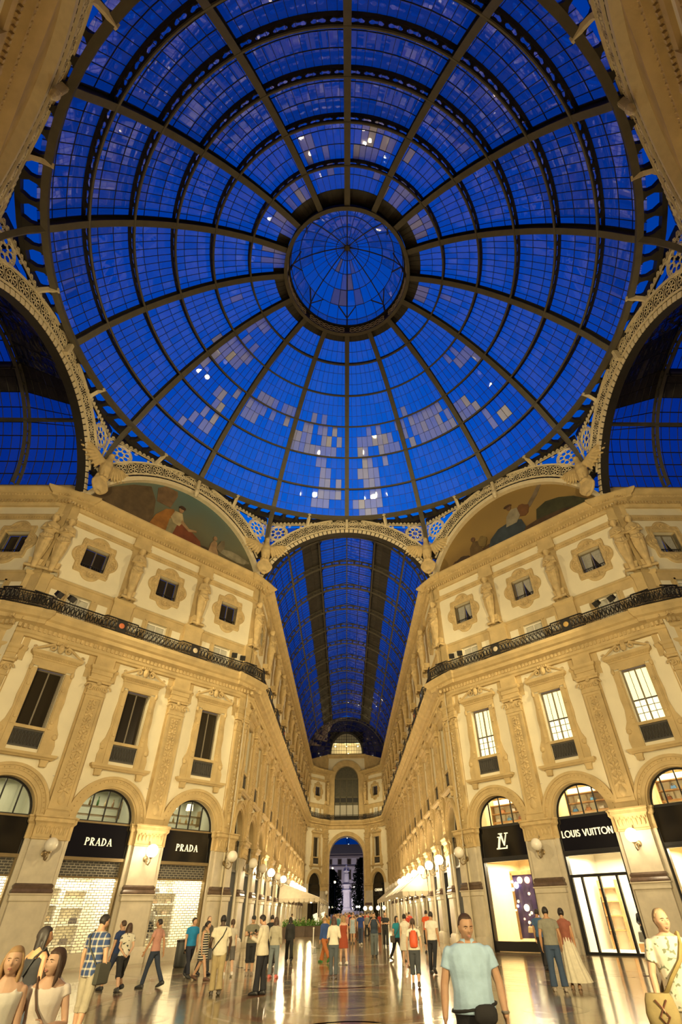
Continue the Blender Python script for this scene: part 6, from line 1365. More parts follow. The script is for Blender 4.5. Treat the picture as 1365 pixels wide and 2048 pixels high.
for i, (x, y) in enumerate(((-5.6,46.5),(-4.2,46.8),(-3.2,48),(-5.4,49.5),(-3.6,51))):
    t = thing('cafe_table', '%s white cafe table on the left terrace under the awning' % pn[i], 'table', (x,y,0)); ob('top', MB().lathe([(0,.72),(.42,.72),(.42,.75),(0,.75)], 14), t, mat=M_WHITE); ob('leg', MB().lathe([(.25,0),(.25,.02),(.03,.05),(.03,.72)], 8), t, mat=M_BLACK)
for i, (x, y, z) in enumerate(((-3.05,46.4,1.25),(-2.35,49.5,1.35))):
    t = thing('menu_board', '%s white menu board leaning up at the left terrace entrance' % ('left','right')[i], 'sign', (x,y,0)); o = ob('board', MB().box(-.22,.22,-.02,.02,-.5,.5), t, (0,0,z), mat=mat('lit_menu', (.9,.88,.8), .6, emit=.5, ec=(1,.9,.7))); o.rotation_euler = (0, R(-20), 0); ob('post', MB().box(-.03,.03,.02,.06,0,z), t, mat=M_BLACK)
b = MB(); loc = (-5.0,10.5,0)
t = thing('litter_bin', 'grey metal litter bin against the corner pier at left', 'bin', (-7.25,11.6,0)); ob('body', MB().lathe([(.25,0),(.27,.05),(.27,.85),(.25,.9)], 14), t, mat=mat('dark_grey_metal', (.06,.065,.06), .5)); ob('rim', MB().lathe([(.29,.86),(.29,.93),(.2,.95),(0,.95)], 14), t, mat=M_BLACK)
# ================================================================== people
_mc = {}
def cm(c, rough=.85, name='cloth'):
    k = (name, c)
    if k not in _mc: _mc[k] = mat(name, c, rough, var=.12, vs_=9, bump=.15 if name == 'cloth' else 0, bs=30)
    return _mc[k]
def banded(name, c0, c1, sc, axes, width=.5):
    m_ = bpy.data.materials.new(name); m_.use_nodes = True; nt = m_.node_tree; b = nt.nodes['Principled BSDF']; L = nt.links.new; b.inputs['Roughness'].default_value = .85
    t = nt.nodes.new('ShaderNodeTexCoord'); s = nt.nodes.new('ShaderNodeSeparateXYZ'); L(t.outputs['Object'], s.inputs[0]); prev = None
    for a in axes:
        mu = nt.nodes.new('ShaderNodeMath'); mu.operation = 'MULTIPLY'; mu.inputs[1].default_value = sc; L(s.outputs[a], mu.inputs[0])
        fr = nt.nodes.new('ShaderNodeMath'); fr.operation = 'FRACT'; L(mu.outputs[0], fr.inputs[0])
        gt = nt.nodes.new('ShaderNodeMath'); gt.operation = 'GREATER_THAN'; gt.inputs[1].default_value = width; L(fr.outputs[0], gt.inputs[0])
        if prev is None: prev = gt
        else:
            ad = nt.nodes.new('ShaderNodeMath'); ad.operation = 'ADD'; L(prev.outputs[0], ad.inputs[0]); L(gt.outputs[0], ad.inputs[1]); prev = ad
    dv = nt.nodes.new('ShaderNodeMath'); dv.operation = 'DIVIDE'; dv.inputs[1].default_value = len(axes); L(prev.outputs[0], dv.inputs[0])
    mx = nt.nodes.new('ShaderNodeMix'); mx.data_type = 'RGBA'; mx.inputs[6].default_value = (*c0,1); mx.inputs[7].default_value = (*c1,1); L(dv.outputs[0], mx.inputs[0]); L(mx.outputs[2], b.inputs['Base Color']); return m_
PLAID = banded('blue_plaid', (.025,.05,.13), (.50,.46,.36), 9, (0,2), .72); STRIPE = banded('striped_jersey', (.02,.02,.02), (.62,.56,.44), 15, (2,), .62)
FLORAL = mat('leaf_print_cotton', (.62,.58,.46), .85); PRINT = mat('printed_cotton', (.62,.58,.48), .85)
for m_, c_, sc in ((FLORAL, (.20,.22,.14), 19), (PRINT, (.06,.06,.05), 12)):
    nt = m_.node_tree; b = nt.nodes['Principled BSDF']; t = nt.nodes.new('ShaderNodeTexCoord'); v = nt.nodes.new('ShaderNodeTexNoise'); v.inputs['Scale'].default_value = sc; v.inputs['Detail'].default_value = 1; nt.links.new(t.outputs['Object'], v.inputs['Vector'])
    r_ = nt.nodes.new('ShaderNodeValToRGB'); r_.color_ramp.elements[0].position = .60; r_.color_ramp.elements[1].position = .64; r_.color_ramp.elements[0].color = (.62,.58,.46,1); r_.color_ramp.elements[1].color = (*c_,1); nt.links.new(v.outputs['Fac'], r_.inputs[0]); nt.links.new(r_.outputs[0], b.inputs['Base Color'])
SK = (.50,.29,.17); SKP = (.58,.36,.23); SKD = (.07,.04,.025); SKT = (.42,.22,.11)
BLK_, BRN, BLD = (.018,.013,.010), (.06,.032,.018), (.34,.21,.09)
def strap(bd, sx_, w=.02, up_=.835, dn=.53, g=.03):
    H = bd.H; f = [(sx_*.06,.0,up_+.012),(sx_*.045,.045,.80),(sx_*.01,.066,.72),(-sx_*.045,.060,.63),(-sx_*.085,.045,.57),(-sx_*.108,.0,dn),(-sx_*.085,-.045,.57),(-sx_*.045,-.060,.63),(sx_*.01,-.068,.72),(sx_*.045,-.052,.80)]
    k = bd.k
    return MB().tube([(x*H*k+(g*.6 if x > 0 else -g*.6), y*H*k+(g if y > 0 else -g if y < 0 else 0), bd.z(z)+(.015 if y == 0 and z > .8 else 0)) + bd.ln(bd.z(z)) if False else tuple(V((x*H*k+(g*.6 if x > 0 else -g*.6), y*H*k+(g if y > 0 else -g if y < 0 else 0), bd.z(z)+(.015 if z > .83 else 0)))+bd.ln(bd.z(z))) for x, y, z in f], w, 5, closed=True)
NP = 0
def person(label, x, y, hd, H=1.75, fem=False, skin=SK, hair=('short',BLK_), top=('tshirt',(.6,.6,.6)), bottom=('trousers',(.02,.02,.03)), shoes=(.03,.03,.03), vox=.0175, face=False, group=None, curl=(.35,.35), palms=None, belly=0, extra=None, **kw):
    global NP; NP += 1
    bd = Body(H, fem, **kw); t = thing('person', label, 'person', (x,y,0), R(hd), group); g = .016
    tm = top[1] if not isinstance(top[1], tuple) else cm(top[1]); bm_ = bottom[1] if bottom and not isinstance(bottom[1], tuple) else (cm(bottom[1]) if bottom else None)
    ob('body', fuse(bd.skin(curl, palms), vox*.8 if face else vox, 1, cm(skin, .55, 'skin')), t)
    if face: bd.face(t, brow=hair[1] if hair[0] != 'bald' else (.12,.08,.05))
    if hair[0] not in ('none',): bd.hair(hair[0], cm(hair[1], .6, 'hair'), t, line={'bald':.44,'crop':.33}.get(hair[0],.29), vox=max(.009, vox*.8))
    k = top[0]; mb = MB()
    if k in ('tshirt','polo','shirt'): bd.torso(mb, g, .47 if k == 'shirt' else .52, .845, .12, belly); [bd.arm(mb, i, .010, .30 if k != 'shirt' else .34, .010) for i in (0, 1)]
    elif k in ('long','blazer'): bd.torso(mb, g+(.012 if k == 'blazer' else .002), .47 if k == 'blazer' else .52, .845, .25 if k == 'blazer' else .05); [bd.arm(mb, i, .010+(.008 if k == 'blazer' else 0), .97, .004) for i in (0, 1)]
    elif k == 'tank': bd.torso(mb, g, .5, .79); [mb.tube([(sg*.06*H, .045*H, bd.z(.78)),(sg*.065*H, .0, bd.z(.845)),(sg*.06*H, -.05*H, bd.z(.77))], .018, 6) for sg in (-1, 1)]
    elif k == 'cap_sleeve': bd.torso(mb, g*.8, .5, .79, scoop=.75); [bd.arm(mb, i, .009, .17, .004) for i in (0, 1)]
    elif k == 'dress':
        bd.torso(mb, g, .52, .79); [mb.tube([(sg*.06*H, .045*H, bd.z(.78)),(sg*.065*H, 0, bd.z(.845)),(sg*.06*H, -.05*H, bd.z(.77))], .014, 6) for sg in (-1, 1)]
        hem = top[2] if len(top) > 2 else .30; mb.loft([ell((0,0,bd.z(z)), r_*H*(1+.0), r_*H*.8, 16) for z, r_ in ((.56,.10),(.50,.112),(.42,.12+.02*(hem < .2)),(max(hem,.3),.128+.03*(hem < .2)),(hem,.135+.09*(hem < .2)))])
    ob('top' if k != 'dress' else 'dress', fuse(mb, max(.011, vox*.95), 2, tm, 'top'), t)
    if k == 'polo':
        rg = []
        for i in range(25):
            a = R(112+316*i/24); tip = max(0, 1-min(i, 24-i)/4)
            rg.append([(r_*H*cos(a), .004*H+r_*.86*H*sin(a), bd.z(z)) for r_, z in ((.037,.858),(.040,.864),(.057+.005*tip,.840-.020*tip),(.053+.005*tip,.836-.020*tip))])
        ob('collar', MB().loft(rg).mesh('collar', tm, 60), t)
    if k == 'blazer': ob('collar', MB().tube([(.06*H*cos(a), .05*H*sin(a), bd.z(.838)) for a in [2*pi*i/14 for i in range(14)]], .02, 6, closed=True).mesh('collar', cm((.75,.72,.65)), 60), t)
    if bottom:
        kb = bottom[0]; mb = MB()
        if kb == 'skirt': mb.loft([ell((0,0,bd.z(z)), r_*H, r_*H*.8, 16) for z, r_ in ((.61,.088),(.55,.11),(.42,.14),(bottom[2],.155))])
        else:
            bd.torso(mb, g-.002, .47, .57); t1 = {'trousers':.98,'shorts':.50,'long_shorts':.56,'capri':.72,'skinny':.97}[kb]
            for i in (0, 1): bd.leg(mb, i, .009 if kb == 'skinny' else .016, t1, loose=0 if kb == 'skinny' else 1.2)
        ob({'skirt':'skirt','shorts':'shorts','long_shorts':'shorts'}.get(kb, 'trousers'), fuse(mb, max(.011, vox*.95), 2, bm_, 'trousers'), t)
    for i in (0, 1):
        mb = MB(); bd.foot(mb, i, .008); ob('shoe', mb.mesh('shoe', cm(shoes, .5), 60), t)
    if extra: extra(bd, t)
    return t
def shoulder_bag(c, sx_=1, size=.2, strap_c=None, hip=True, drop=.50, w=.013):
    def f(bd, t):
        ob('bag_strap', strap(bd, sx_, w).mesh('bag_strap', cm(strap_c or c, .6, 'leather'), 60), t)
        p = V((-sx_*(.115*bd.H*bd.k+.05), .0, bd.z(drop))); s_ = size/2; b = MB(); b.loft([[tuple(p+V((.05*k*cx, s_*k2*cy, z))) for cx, cy in ((-1,-1),(1,-1),(1,1),(-1,1))] for z, k, k2 in ((-s_*1.1,.7,.85),(-s_,1,1),(s_*.8,1,1),(s_,.7,.9))]); ob('bag', b.mesh('bag', cm(c, .6, 'leather'), 30), t)
    return f
def backpack(c, size=1.0, cord=None):
    def f(bd, t):
        b = MB(); yb = -.07*bd.H-.02
        b.loft([[tuple(V((.125*size*k*cos(2*pi*j/14), yb-.06-.075*size*k*sin(2*pi*j/14)*1.0, bd.z(.70)+z*size))) for j in range(14)] for z, k in ((-.24,.6),(-.22,.95),(-.1,1.05),(.05,1),(.14,.8),(.19,.45))]); o = ob('backpack', b.mesh('backpack', cm(c, .6), 50), t)
        for sg in (-1, 1): ob('backpack_strap', MB().tube([(sg*.1*size, yb-.02, bd.z(.60)),(sg*.075*bd.H, yb+.0, bd.z(.72)),(sg*.07*bd.H, -.01, bd.z(.852)),(sg*.075*bd.H, .072*bd.H, bd.z(.77)),(sg*.095*bd.H,.02*bd.H,bd.z(.66))], .012, 5).mesh('strap', cm(cord or c, .6), 60), o)
    return f
def phone(i, dz=0):
    def f(bd, t):
        sh, el, wr = bd.arms[i]; d = (wr-el).normalized(); p = wr+d*.10; ob('phone', MB().box(-.036,.036,-.006,.006,-.07,.07, Matrix.Translation(p+V((0,.02,dz))) @ Matrix.Rotation(R(-30),4,'X')), t, mat=M_BLACK)
    return f
def multi(*fs):
    def f(bd, t):
        for g_ in fs: g_(bd, t)
    return f
DN = ((-.12,0,-1),(-.06,.14,-1)); DNR = ((.12,0,-1),(.06,.14,-1)); STAND = ((2,2),(-2,1)); WALK = ((24,6),(-20,14)); WALKR = ((-20,14),(24,6)); STEP = ((12,4),(-12,10))
# --- foreground
def polo_extra(bd, t):
    H = bd.H; ob('waist_strap', MB().tube([(.101*H*bd.k*cos(a)+.015*cos(a), (.074*H*bd.k)*sin(a)+.02*sin(a)+.015, bd.z(.548)-.03*cos(a)) for a in [2*pi*i/18 for i in range(18)]], .014, 6, closed=True).mesh('strap', cm((.02,.02,.02)), 60), t)
    ob('waist_bag', MB().loft([[(-.05*H+.12*k*cos(2*pi*j/16)*(abs(cos(2*pi*j/16))+.05)**-.35, .100*H+dy, bd.z(.525)+.08*k*sin(2*pi*j/16)*(abs(sin(2*pi*j/16))+.05)**-.35) for j in range(16)] for k, dy in ((.8,-.05),(1,-.03),(1,.03),(.85,.05))]).mesh('bag', cm((.022,.02,.02)), 60), t)
    sh, el, wr = bd.arms[0]; ob('watch', MB().tube([tuple(wr+V((.034*cos(a),.034*sin(a),.035))) for a in [2*pi*i/10 for i in range(10)]], .012, 5, closed=True).mesh('watch', M_STEEL, 60), t)
    sh, el, wr = bd.arms[1]; d = (wr-el).normalized(); p = wr+d*.12; ob('phone', MB().box(-.008,.008,-.036,.036,-.075,.075, Matrix.Translation(p+V((-.02,.02,-.03))) @ Matrix.Rotation(R(25),4,'X')), t, mat=M_BLACK)
person('man in pale blue polo shirt with black waist bag walking towards the viewer', 1.37, -9.7, 176, 1.76, skin=SK, hair=('crop',BRN), top=('polo',(.40,.58,.74)), bottom=('trousers',(.015,.015,.018)), vox=.0105, face=True, heavy=1.24, belly=.07, legs=((14,6),(-10,8)), arms=(((-.32,.02,-1),(-.05,.30,-1)), ((.30,-.05,-1),(.10,.22,-1))), extra=polo_extra, yaw=14, nod=-.25, curl=(.6,.8))
def right_extra(bd, t):
    ob('bag_strap', strap(bd, -1, .024, g=.035).mesh('strap', cm((.32,.24,.08)), 60), t); p = V((.30,.10,bd.z(.46))); b = MB(); b.loft([[tuple(p+V((.17*k*cos(2*pi*j/16), .07*k*sin(2*pi*j/16), z))) for j in range(16)] for z, k in ((-.2,.5),(-.17,.9),(0,1.05),(.12,.9),(.17,.75))]); o = ob('bag', b.mesh('bag', cm((.36,.28,.12)), 60), t)
    for s_ in (-1, 1): ob('bag_lace', MB().tube([(p.x-.06*s_, p.y+.075, p.z+.12),(p.x+.05*s_, p.y+.085, p.z-.02),(p.x-.04*s_, p.y+.08, p.z-.13)], .009, 5).mesh('lace', cm((.16,.06,.03)), 60), o)
person('balding man in a white leaf-print shirt with khaki shoulder bag at right edge', 3.90, -9.25, 165, 1.76, skin=SKP, hair=('bald',(.28,.19,.10)), top=('shirt',FLORAL), bottom=('shorts',(.35,.31,.22)), vox=.0105, face=True, heavy=1.1, legs=((10,4),(-8,6)), arms=(((-.25,.15,-1),(.05,.5,-1)), ((.28,.05,-1),(.1,.35,-1))), extra=right_extra, yaw=18, nod=.05, curl=(.7,.7))
person('blonde young woman in a white camisole walking at the lower left corner', -3.10, -10.75, 192, 1.585, True, SKP, ('verylong',BLD), ('tank',(.72,.68,.58)), ('skinny',(.1,.12,.18)), vox=.0105, face=True, legs=STEP, yaw=6, nod=.15)
def brun_extra(bd, t):
    ob('bag_strap', strap(bd, 1, .010, g=.028).mesh('strap', cm((.10,.05,.025), .6, 'leather'), 60), t)
person('brown-haired young woman in a white scoop-neck tee with brown bag strap, foreground left', -2.80, -10.56, 196, 1.56, True, SKP, ('long',BRN), ('cap_sleeve',(.74,.66,.56)), ('skinny',(.1,.12,.18)), vox=.0105, face=True, legs=STEP, arms=(((-.3,.1,-1),(.5,.6,.0)), ((.25,.05,-1),(-.5,.7,-.2))), yaw=-38, nod=.1, extra=brun_extra, curl=(.7,.7))
person('woman with long black hair and black sleeveless top seen from behind at left', -4.25, -7.9, -25, 1.70, True, SKT, ('verylong',BLK_), ('tank',(.02,.02,.022)), ('skinny',(.05,.06,.08)), legs=STEP, yaw=-35, extra=shoulder_bag((.02,.02,.02), 1, .26))
person('dark-haired passer-by cut off by the left picture edge', -6.3, -6.2, 10, 1.72, True, SKT, ('long',BLK_), ('tank',(.5,.3,.2)), ('shorts',(.05,.05,.06)), legs=STEP)
person('man in blue plaid shirt and beige shorts from behind, dark bag at hip', -4.98, -4.0, -20, 1.83, False, SK, ('short',BLK_), ('shirt',PLAID), ('long_shorts',(.33,.29,.20)), shoes=(.05,.04,.03), vox=.015, legs=((4,4),(-6,4)), heavy=1.06, arms=(((-.2,.0,-1),(-.08,.25,-1)), ((.22,0,-1),(.1,.2,-1))), yaw=-15, nod=-.3, extra=shoulder_bag((.05,.05,.035), -1, .3))
person('man in a navy tee and shorts with backpack walking left by the lattice shop', -7.25, 3.7, 62, 1.75, False, SK, ('short',BRN), ('tshirt',(.02,.04,.12)), ('long_shorts',(.03,.04,.08)), legs=WALK, extra=backpack((.015,.015,.02)), yaw=20)
person('long-haired woman in a white printed tee and black shorts, hands behind her', -6.85, 3.15, 35, 1.68, True, SKP, ('verylong',BRN), ('tshirt',PRINT), ('long_shorts',(.015,.015,.015)), legs=WALKR, arms=(((-.2,-.2,-1),(.5,-.55,-.6)), ((.2,-.2,-1),(-.5,-.55,-.6))), yaw=-10)
person('man in a salmon pink shirt and dark jeans striding left before the lattice shop', -6.2, 4.1, 75, 1.74, False, SKT, ('short',BLK_), ('tshirt',(.50,.25,.19)), ('skinny',(.025,.035,.06)), legs=((18,6),(-22,10)), arms=(((-.25,.3,-1),(-.1,.5,-1)), ((.2,-.4,-1),(.1,-.1,-1))), yaw=12)
person('man in a bright turquoise tee and dark jeans walking past the corner pier', -5.8, 7.1, -140, 1.78, False, SK, ('short',BLK_), ('tshirt',(.01,.20,.42)), ('skinny',(.02,.022,.035)), legs=WALKR, yaw=35, extra=phone(1))
person('bald man in dark clothes half hidden behind the man in turquoise', -5.45, 8.0, -130, 1.76, False, SKP, ('bald',(.2,.13,.08)), ('tshirt',(.08,.07,.06)), ('trousers',(.05,.05,.05)), legs=STEP)
person('woman in a short black and white striped dress beside the man in turquoise', -5.05, 6.0, -110, 1.66, True, SK, ('pony',BLK_), ('dress',STRIPE,.34), None, (.10,.05,.03), legs=((-20,14),(22,6)), yaw=30, nod=-.2, extra=shoulder_bag((.25,.22,.1), 1, .2))
person('man in a loose white shirt with black cross strap and khaki trousers from behind', -3.7, 2.0, 14, 1.78, False, SKD, ('crop',(.01,.008,.007)), ('shirt',(.66,.60,.44)), ('trousers',(.36,.28,.14)), (.04,.03,.02), legs=((6,4),(-8,10)), heavy=1.08, arms=(((-.3,.1,-1),(.0,.6,-.8)), ((.32,.05,-1),(-.1,.5,-1))), extra=shoulder_bag((.02,.02,.02), 1, .24))
person('bare-legged walker mostly hidden behind the man in the loose white shirt', -4.36, 7.3, 20, 1.70, True, SKP, ('pony',BRN), ('tshirt',(.5,.45,.36)), ('shorts',(.1,.09,.08)), (.6,.55,.5), legs=WALK)
person('man in a black cap, grey tee and black shorts looking down at his phone', -3.60, 7.4, 195, 1.74, False, SK, ('short',BLK_), ('tshirt',(.17,.16,.11)), ('long_shorts',(.015,.015,.015)), (.25,.2,.15), legs=STAND, arms=(((-.2,.15,-1),(.4,.75,.25)), ((.2,.15,-1),(-.4,.75,.25))), nod=-.5, extra=multi(phone(0,.03), lambda bd, t: ob('cap', MB().sphere((0,0,.30*bd.hh), (.37*bd.hh,.46*bd.hh,.26*bd.hh), 14, 8, bd.HM).box(-.26*bd.hh,.26*bd.hh,.3*bd.hh,.72*bd.hh,.26*bd.hh,.30*bd.hh,bd.HM).mesh('cap', cm((.02,.02,.02)), 60), t)))
person('man in a cream blazer and black trousers standing in profile with bowed head', -2.42, 1.75, 72, 1.77, False, SK, ('short',BLK_), ('blazer',(.60,.54,.40)), ('trousers',(.012,.012,.016)), (.012,.012,.012), vox=.015, legs=((6,2),(-4,2)), arms=(((-.15,.2,-1),(.25,.9,.35)), ((.18,.25,-1),(-.25,.9,.3))), nod=-.75, extra=phone(0,.04), curl=(.8,.8))
person('girl with very long brown hair, grey top, tight jeans and red sneakers from behind', -2.58, 6.2, -8, 1.69, True, SKP, ('verylong',BRN), ('long',(.42,.38,.27)), ('skinny',(.16,.19,.20)), (.5,.10,.08), legs=((5,2),(-5,3)), arms=(((-.25,.1,-1),(.1,.6,-.6)), ((.22,.1,-1),(-.1,.5,-.7))), spread=.08)
person('figure in black behind the man in the cream blazer', -3.3, 11.0, 20, 1.76, False, SK, ('short',BLK_), ('long',(.015,.015,.015)), ('trousers',(.02,.02,.02)), legs=STEP)
person('slender woman in black walking beyond the long-haired girl at left', -2.7, 13.5, 10, 1.70, True, SK, ('long',BLK_), ('long',(.02,.02,.02)), ('trousers',(.02,.02,.02)), legs=WALK)
# --- middle
person('long-haired woman in a white sweater and slate jeans walking away in the centre', -.44, 5.6, -4, 1.67, True, SKP, ('verylong',(.07,.03,.018)), ('long',(.68,.62,.48)), ('skinny',(.07,.085,.095)), (.05,.03,.02), legs=((3,2),(-4,8)), arms=(((-.25,.1,-1),(.3,.6,.1)), ((.25,.1,-1),(-.3,.6,.1))))
person('woman in a rust red dress and white sneakers behind the white sweater', -.12, 11.0, 15, 1.68, True, SKP, ('long',BLD), ('dress',(.30,.055,.02),.33), None, (.65,.6,.52), legs=STEP, arms=(((-.25,.2,-1),(.2,.8,.2)), DNR))
person('striding person in blue top and orange trousers left of the white sweater', -1.0, 12.4, 40, 1.72, False, SK, ('short',BLD), ('long',(.03,.07,.22)), ('trousers',(.38,.12,.03)), (.05,.2,.05), legs=((-34,8),(26,4)))
person('man in navy tee and grey jeans raising a phone to take a photo', 1.4, 14.9, 178, 1.76, False, SK, ('short',BLK_), ('tshirt',(.03,.045,.07)), ('trousers',(.12,.14,.14)), (.03,.03,.03), legs=((10,4),(-6,14)), arms=(((-.25,.45,-.8),(.35,.5,.8)), ((.25,.45,-.8),(-.35,.5,.8))), extra=phone(0,.02))
person('woman in a teal blouse and black trousers walking right with a shoulder bag', 2.35, 12.5, -150, 1.70, True, SK, ('long',BLK_), ('tshirt',(.01,.20,.26)), ('skinny',(.018,.016,.02)), (.1,.08,.06), legs=((30,6),(-26,14)), yaw=20, extra=shoulder_bag((.1,.08,.06), -1, .24))
person('man in black tee with clasped hands walking behind the teal blouse', 2.55, 24.0, 178, 1.76, False, SKP, ('short',BLD), ('tshirt',(.02,.02,.02)), ('trousers',(.02,.02,.02)), legs=STEP, arms=(((-.25,.2,-1),(.5,.7,.1)), ((.25,.2,-1),(-.5,.7,.1))))
person('grey-haired man in black beside the photographing man', 1.95, 28.0, 180, 1.8, False, SKP, ('short',(.3,.28,.24)), ('tshirt',(.03,.028,.022)), ('shorts',(.16,.12,.06)), legs=STEP)
person('woman with braid, white tee, dark cropped trousers and orange-red drawstring backpack', 2.07, 2.6, -6, 1.60, True, SKP, ('braid',BRN), ('tshirt',(.70,.64,.50)), ('capri',(.05,.055,.06)), (.05,.03,.02), vox=.015, legs=((8,4),(-6,20)), arms=(((-.25,.1,-1),(.0,.5,-1)), ((.25,.05,-1),(.05,.4,-1))), extra=backpack((.55,.08,.02), .95, (.05,.03,.02)))
person('woman with high bun and white blouse just beyond the orange-red backpack', 2.45, 9.4, 2, 1.70, True, SKP, ('bun',BLK_), ('cap_sleeve',(.66,.60,.48)), ('skirt',(.55,.5,.4),.30), (.4,.3,.2), legs=STEP)
person('man in an orange-red tee with pale back print and black shorts from behind', 4.4, 17.2, 5, 1.82, False, SK, ('short',BLK_), ('tshirt',(.66,.09,.02)), ('long_shorts',(.02,.02,.02)), (.05,.05,.05), legs=STEP, extra=lambda bd, t: ob('shirt_print', MB().box(-.14,.14,-.158,-.150,bd.z(.70),bd.z(.70)+.06), t, mat=cm((.7,.55,.4))))
person('man in a plain white tee and black jeans stepping to the right', 3.15, 6.3, -30, 1.76, False, SKT, ('short',BLK_), ('tshirt',(.70,.65,.54)), ('skinny',(.016,.016,.02)), (.03,.03,.03), legs=((3,2),(-26,6)), spread=.1)
person('man in red tee with backpack walking away beside the right wall', 4.9, 31.5, 5, 1.76, False, SK, ('short',BLK_), ('tshirt',(.50,.05,.03)), ('trousers',(.05,.05,.06)), legs=STEP, extra=backpack((.3,.05,.03)))
person('man in red tee and white trousers by the right terrace', 4.2, 26.5, -10, 1.76, False, SKP, ('short',(.3,.22,.12)), ('tshirt',(.52,.06,.03)), ('trousers',(.66,.6,.5)), (.3,.1,.05), legs=WALK)
person('woman in a light blue shirt dress in the middle of the crowd', .45, 28.5, 184, 1.72, True, SKP, ('long',BRN), ('dress',(.36,.44,.48),.34), None, (.05,.04,.04), legs=STEP)
person('man in royal blue shirt walking away, right of the light blue dress', 1.0, 26.8, -10, 1.78, False, SK, ('short',BLK_), ('tshirt',(.015,.04,.18)), ('trousers',(.03,.04,.07)), (.5,.45,.4), legs=STEP)
person('woman in a black dress left of the light blue shirt dress', -.25, 31.0, 180, 1.68, True, SKP, ('long',BRN), ('dress',(.02,.02,.02),.34), None, legs=STEP)
person('person in a teal backpack and pale hat left of the black dress', -.6, 29.0, 4, 1.74, False, SKP, ('short',BLD), ('tshirt',(.30,.33,.25)), ('trousers',(.2,.17,.1)), legs=STEP, extra=backpack((.03,.2,.22)))
# --- right
person('tall man in a grey tee and blue jeans standing with his back turned at right', 5.78, .95, -12, 1.82, False, SKT, ('short',BLK_), ('tshirt',(.22,.21,.16)), ('trousers',(.035,.06,.11)), (.22,.17,.12), vox=.015, legs=((3,2),(-4,4)), heavy=1.05, arms=(((-.22,.05,-1),(.0,.35,-1)), ((.24,.05,-1),(.05,.4,-1))), spread=.06)
person('man in a blue shirt and black trousers looking into the monogram shop window', 7.3, 6.7, -40, 1.78, False, SKT, ('short',BLK_), ('tshirt',(.05,.11,.22)), ('skinny',(.015,.015,.018)), (.02,.02,.02), legs=STEP)
person('woman in a very long pleated cream skirt beside the man in the grey tee', 6.35, 1.3, -20, 1.78, True, SKT, ('bun',BLK_), ('cap_sleeve',(.25,.08,.05)), None, (.2,.1,.04), legs=((3,2),(-3,2)), extra=lambda bd, t: ob('pleated_skirt', MB().loft([[(r_*(1+.06*cos(12*2*pi*j/96))*cos(2*pi*j/96)+sh_, r_*.8*(1+.06*cos(12*2*pi*j/96))*sin(2*pi*j/96)-sh_*.4, bd.z(z)) for j in range(96)] for z, r_, sh_ in ((.62,.125,0),(.5,.19,.01),(.3,.25,.05),(.08,.34,.12))]).mesh('pleated_skirt', cm((.60,.54,.40)), 40), t))
lc, rz_ = at(WR, 1.15, 1.2)
person('guard in a black suit with folded hands inside the lettered shop doorway', lc[0], lc[1], 128, 1.82, False, SKT, ('crop',BLK_), ('blazer',(.018,.017,.017)), ('trousers',(.014,.014,.015)), (.01,.01,.01), legs=STAND, arms=(((-.25,.1,-1),(.6,.55,-.35)), ((.25,.1,-1),(-.6,.6,-.3))), face=False)
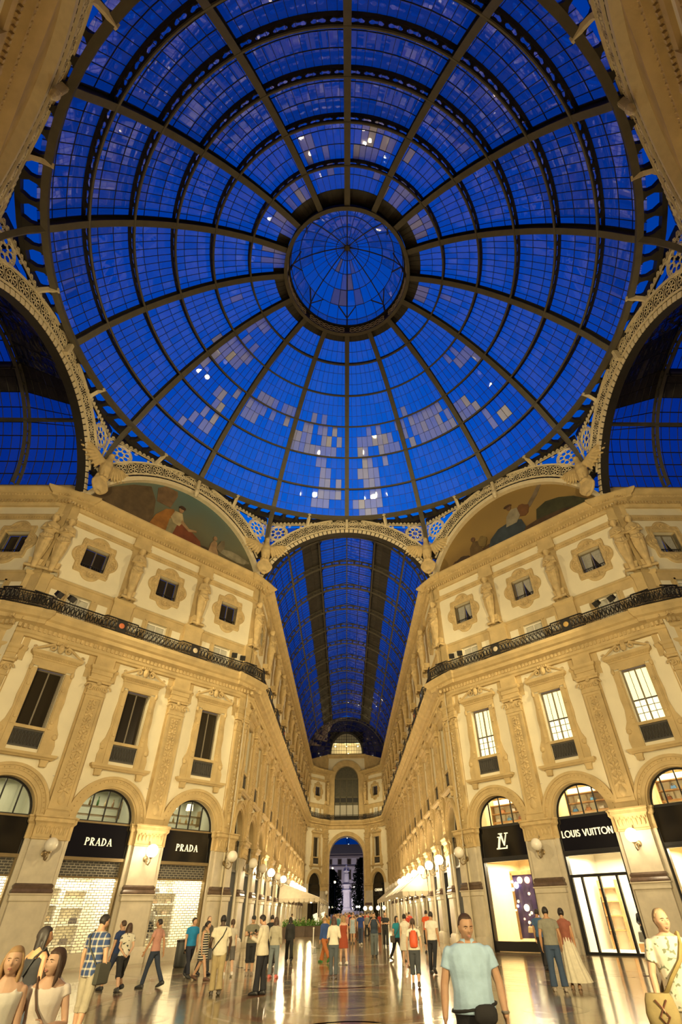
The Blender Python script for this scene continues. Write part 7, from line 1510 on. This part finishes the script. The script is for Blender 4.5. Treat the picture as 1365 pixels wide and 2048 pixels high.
# --- the crowd deep in the arm
cr = random.Random(21); used = [(1.4,14.9),(2.35,12.5),(2.55,24),(1.95,28),(4.9,31.5),(4.2,26.5),(.45,28.5),(1,26.8),(-.25,31),(-.6,29),(-1,12.4)]
TOPS = [('white',(.66,.61,.5)),('black',(.02,.02,.02)),('navy',(.02,.03,.08)),('red',(.42,.05,.03)),('beige',(.42,.34,.22)),('grey',(.2,.19,.16)),('teal',(.02,.16,.18)),('ochre',(.45,.25,.05)),('pink',(.5,.25,.2)),('olive',(.14,.14,.05))]
BOTS = [('black',(.02,.02,.02)),('blue',(.05,.07,.13)),('khaki',(.33,.26,.15)),('white',(.6,.55,.45)),('grey',(.15,.14,.13)),('brown',(.12,.07,.04)),('rust',(.28,.09,.04)),('green',(.06,.10,.06))]
n = 0
for i in range(72):
    far = i >= 18
    for _ in range(60):
        y = cr.uniform(48, 84) if far else cr.uniform(30, 48); x = cr.uniform(-1.9, 4.0) if not far else cr.uniform(-2.3 if y > 78 else -1.9, 2.6+.8*(y < 70))
        if all(hypot(x-a, y-b_) > .65 for a, b_ in used): break
    used.append((x,y)); (tn, tc_), (bn, bc) = TOPS[i % 10], BOTS[(i//10+i) % 8]; fem = cr.random() < .45; hd = cr.choice((0,180))+cr.uniform(-30,30)
    lb = ('tiny far %s in %s top and %s trousers in the crowd before the exit arch' if far else '%s in %s top and %s trousers amid the crowd short of the terraces') % ('woman' if fem else 'man', tn, bn)
    person(lb, x, y, hd, cr.uniform(1.62,1.84) if not fem else cr.uniform(1.56,1.74), fem, cr.choice((SK,SKP,SKT)), ('long' if fem else 'short', cr.choice((BLK_,BRN,BLD))), ('tshirt' if i % 3 else 'long', tc_), ('trousers', bc), vox=.034, legs=cr.choice((WALK,WALKR,STEP,STAND)), group='distant crowd before the exit arch' if far else 'crowd in the arm')
SIT = ((88,88),(84,86))
for i, (x, y, c, hd) in enumerate(((-6.0,46.2,(.62,.57,.46),-90),(-5.2,46.9,(.3,.05,.03),60),(-4.6,46.4,(.05,.05,.05),-80),(-3.8,47.1,(.35,.2,.1),90),(-3.4,47.6,(.6,.5,.4),-60),(-5.8,49.8,(.1,.12,.2),-70),(-5.0,49.2,(.5,.45,.35),100))):
    w_ = ('first','second','third','fourth','fifth','sixth','seventh')[i]
    t = thing('cafe_chair', 'terrace chair of the %s seated diner behind the planters' % w_, 'chair', (x,y,0), R(hd)); ob('seat', MB().box(-.21,.21,-.2,.22,.42,.46), t, mat=M_BLACK); ob('backrest', MB().box(-.21,.21,-.24,-.2,.5,.9), t, mat=M_BLACK)
    for sx_ in (-.18,.18):
        for sy in (-.2,.18): ob('leg', MB().box(sx_-.02,sx_+.02,sy-.02,sy+.02,0,.42), t, mat=M_BLACK)
    person('%s seated diner from the wall behind the planters of the left terrace' % w_, x, y-.0, hd, 1.7, i % 2 == 1, cr.choice((SK,SKP)), ('long' if i % 2 else 'short', cr.choice((BLK_,BRN,BLD))), ('tshirt',c), ('trousers',(.05,.05,.06)), vox=.03, legs=SIT, arms=(((-.2,.3,-1),(.3,.9,.1)), ((.2,.3,-1),(-.3,.9,.1))))
person('waiter in a white shirt standing with a tray among the left terrace tables', -3.0, 47.0, -60, 1.78, False, SKP, ('short',BLK_), ('long',(.68,.63,.52)), ('trousers',(.02,.02,.02)), vox=.02, legs=STAND, arms=(((-.25,.3,-1),(.2,.9,.2)), ((.25,.3,-1),(-.2,.9,.2))))
person('waiter in a white shirt bending near the wall of the left terrace', -5.3, 45.8, 40, 1.78, False, SKP, ('short',BRN), ('long',(.68,.63,.52)), ('trousers',(.02,.02,.02)), vox=.02, legs=STAND, lean=.4)
bpy.data.scenes.remove(_ts)
for me in [m_ for m_ in bpy.data.meshes if m_.users == 0]: bpy.data.meshes.remove(me)
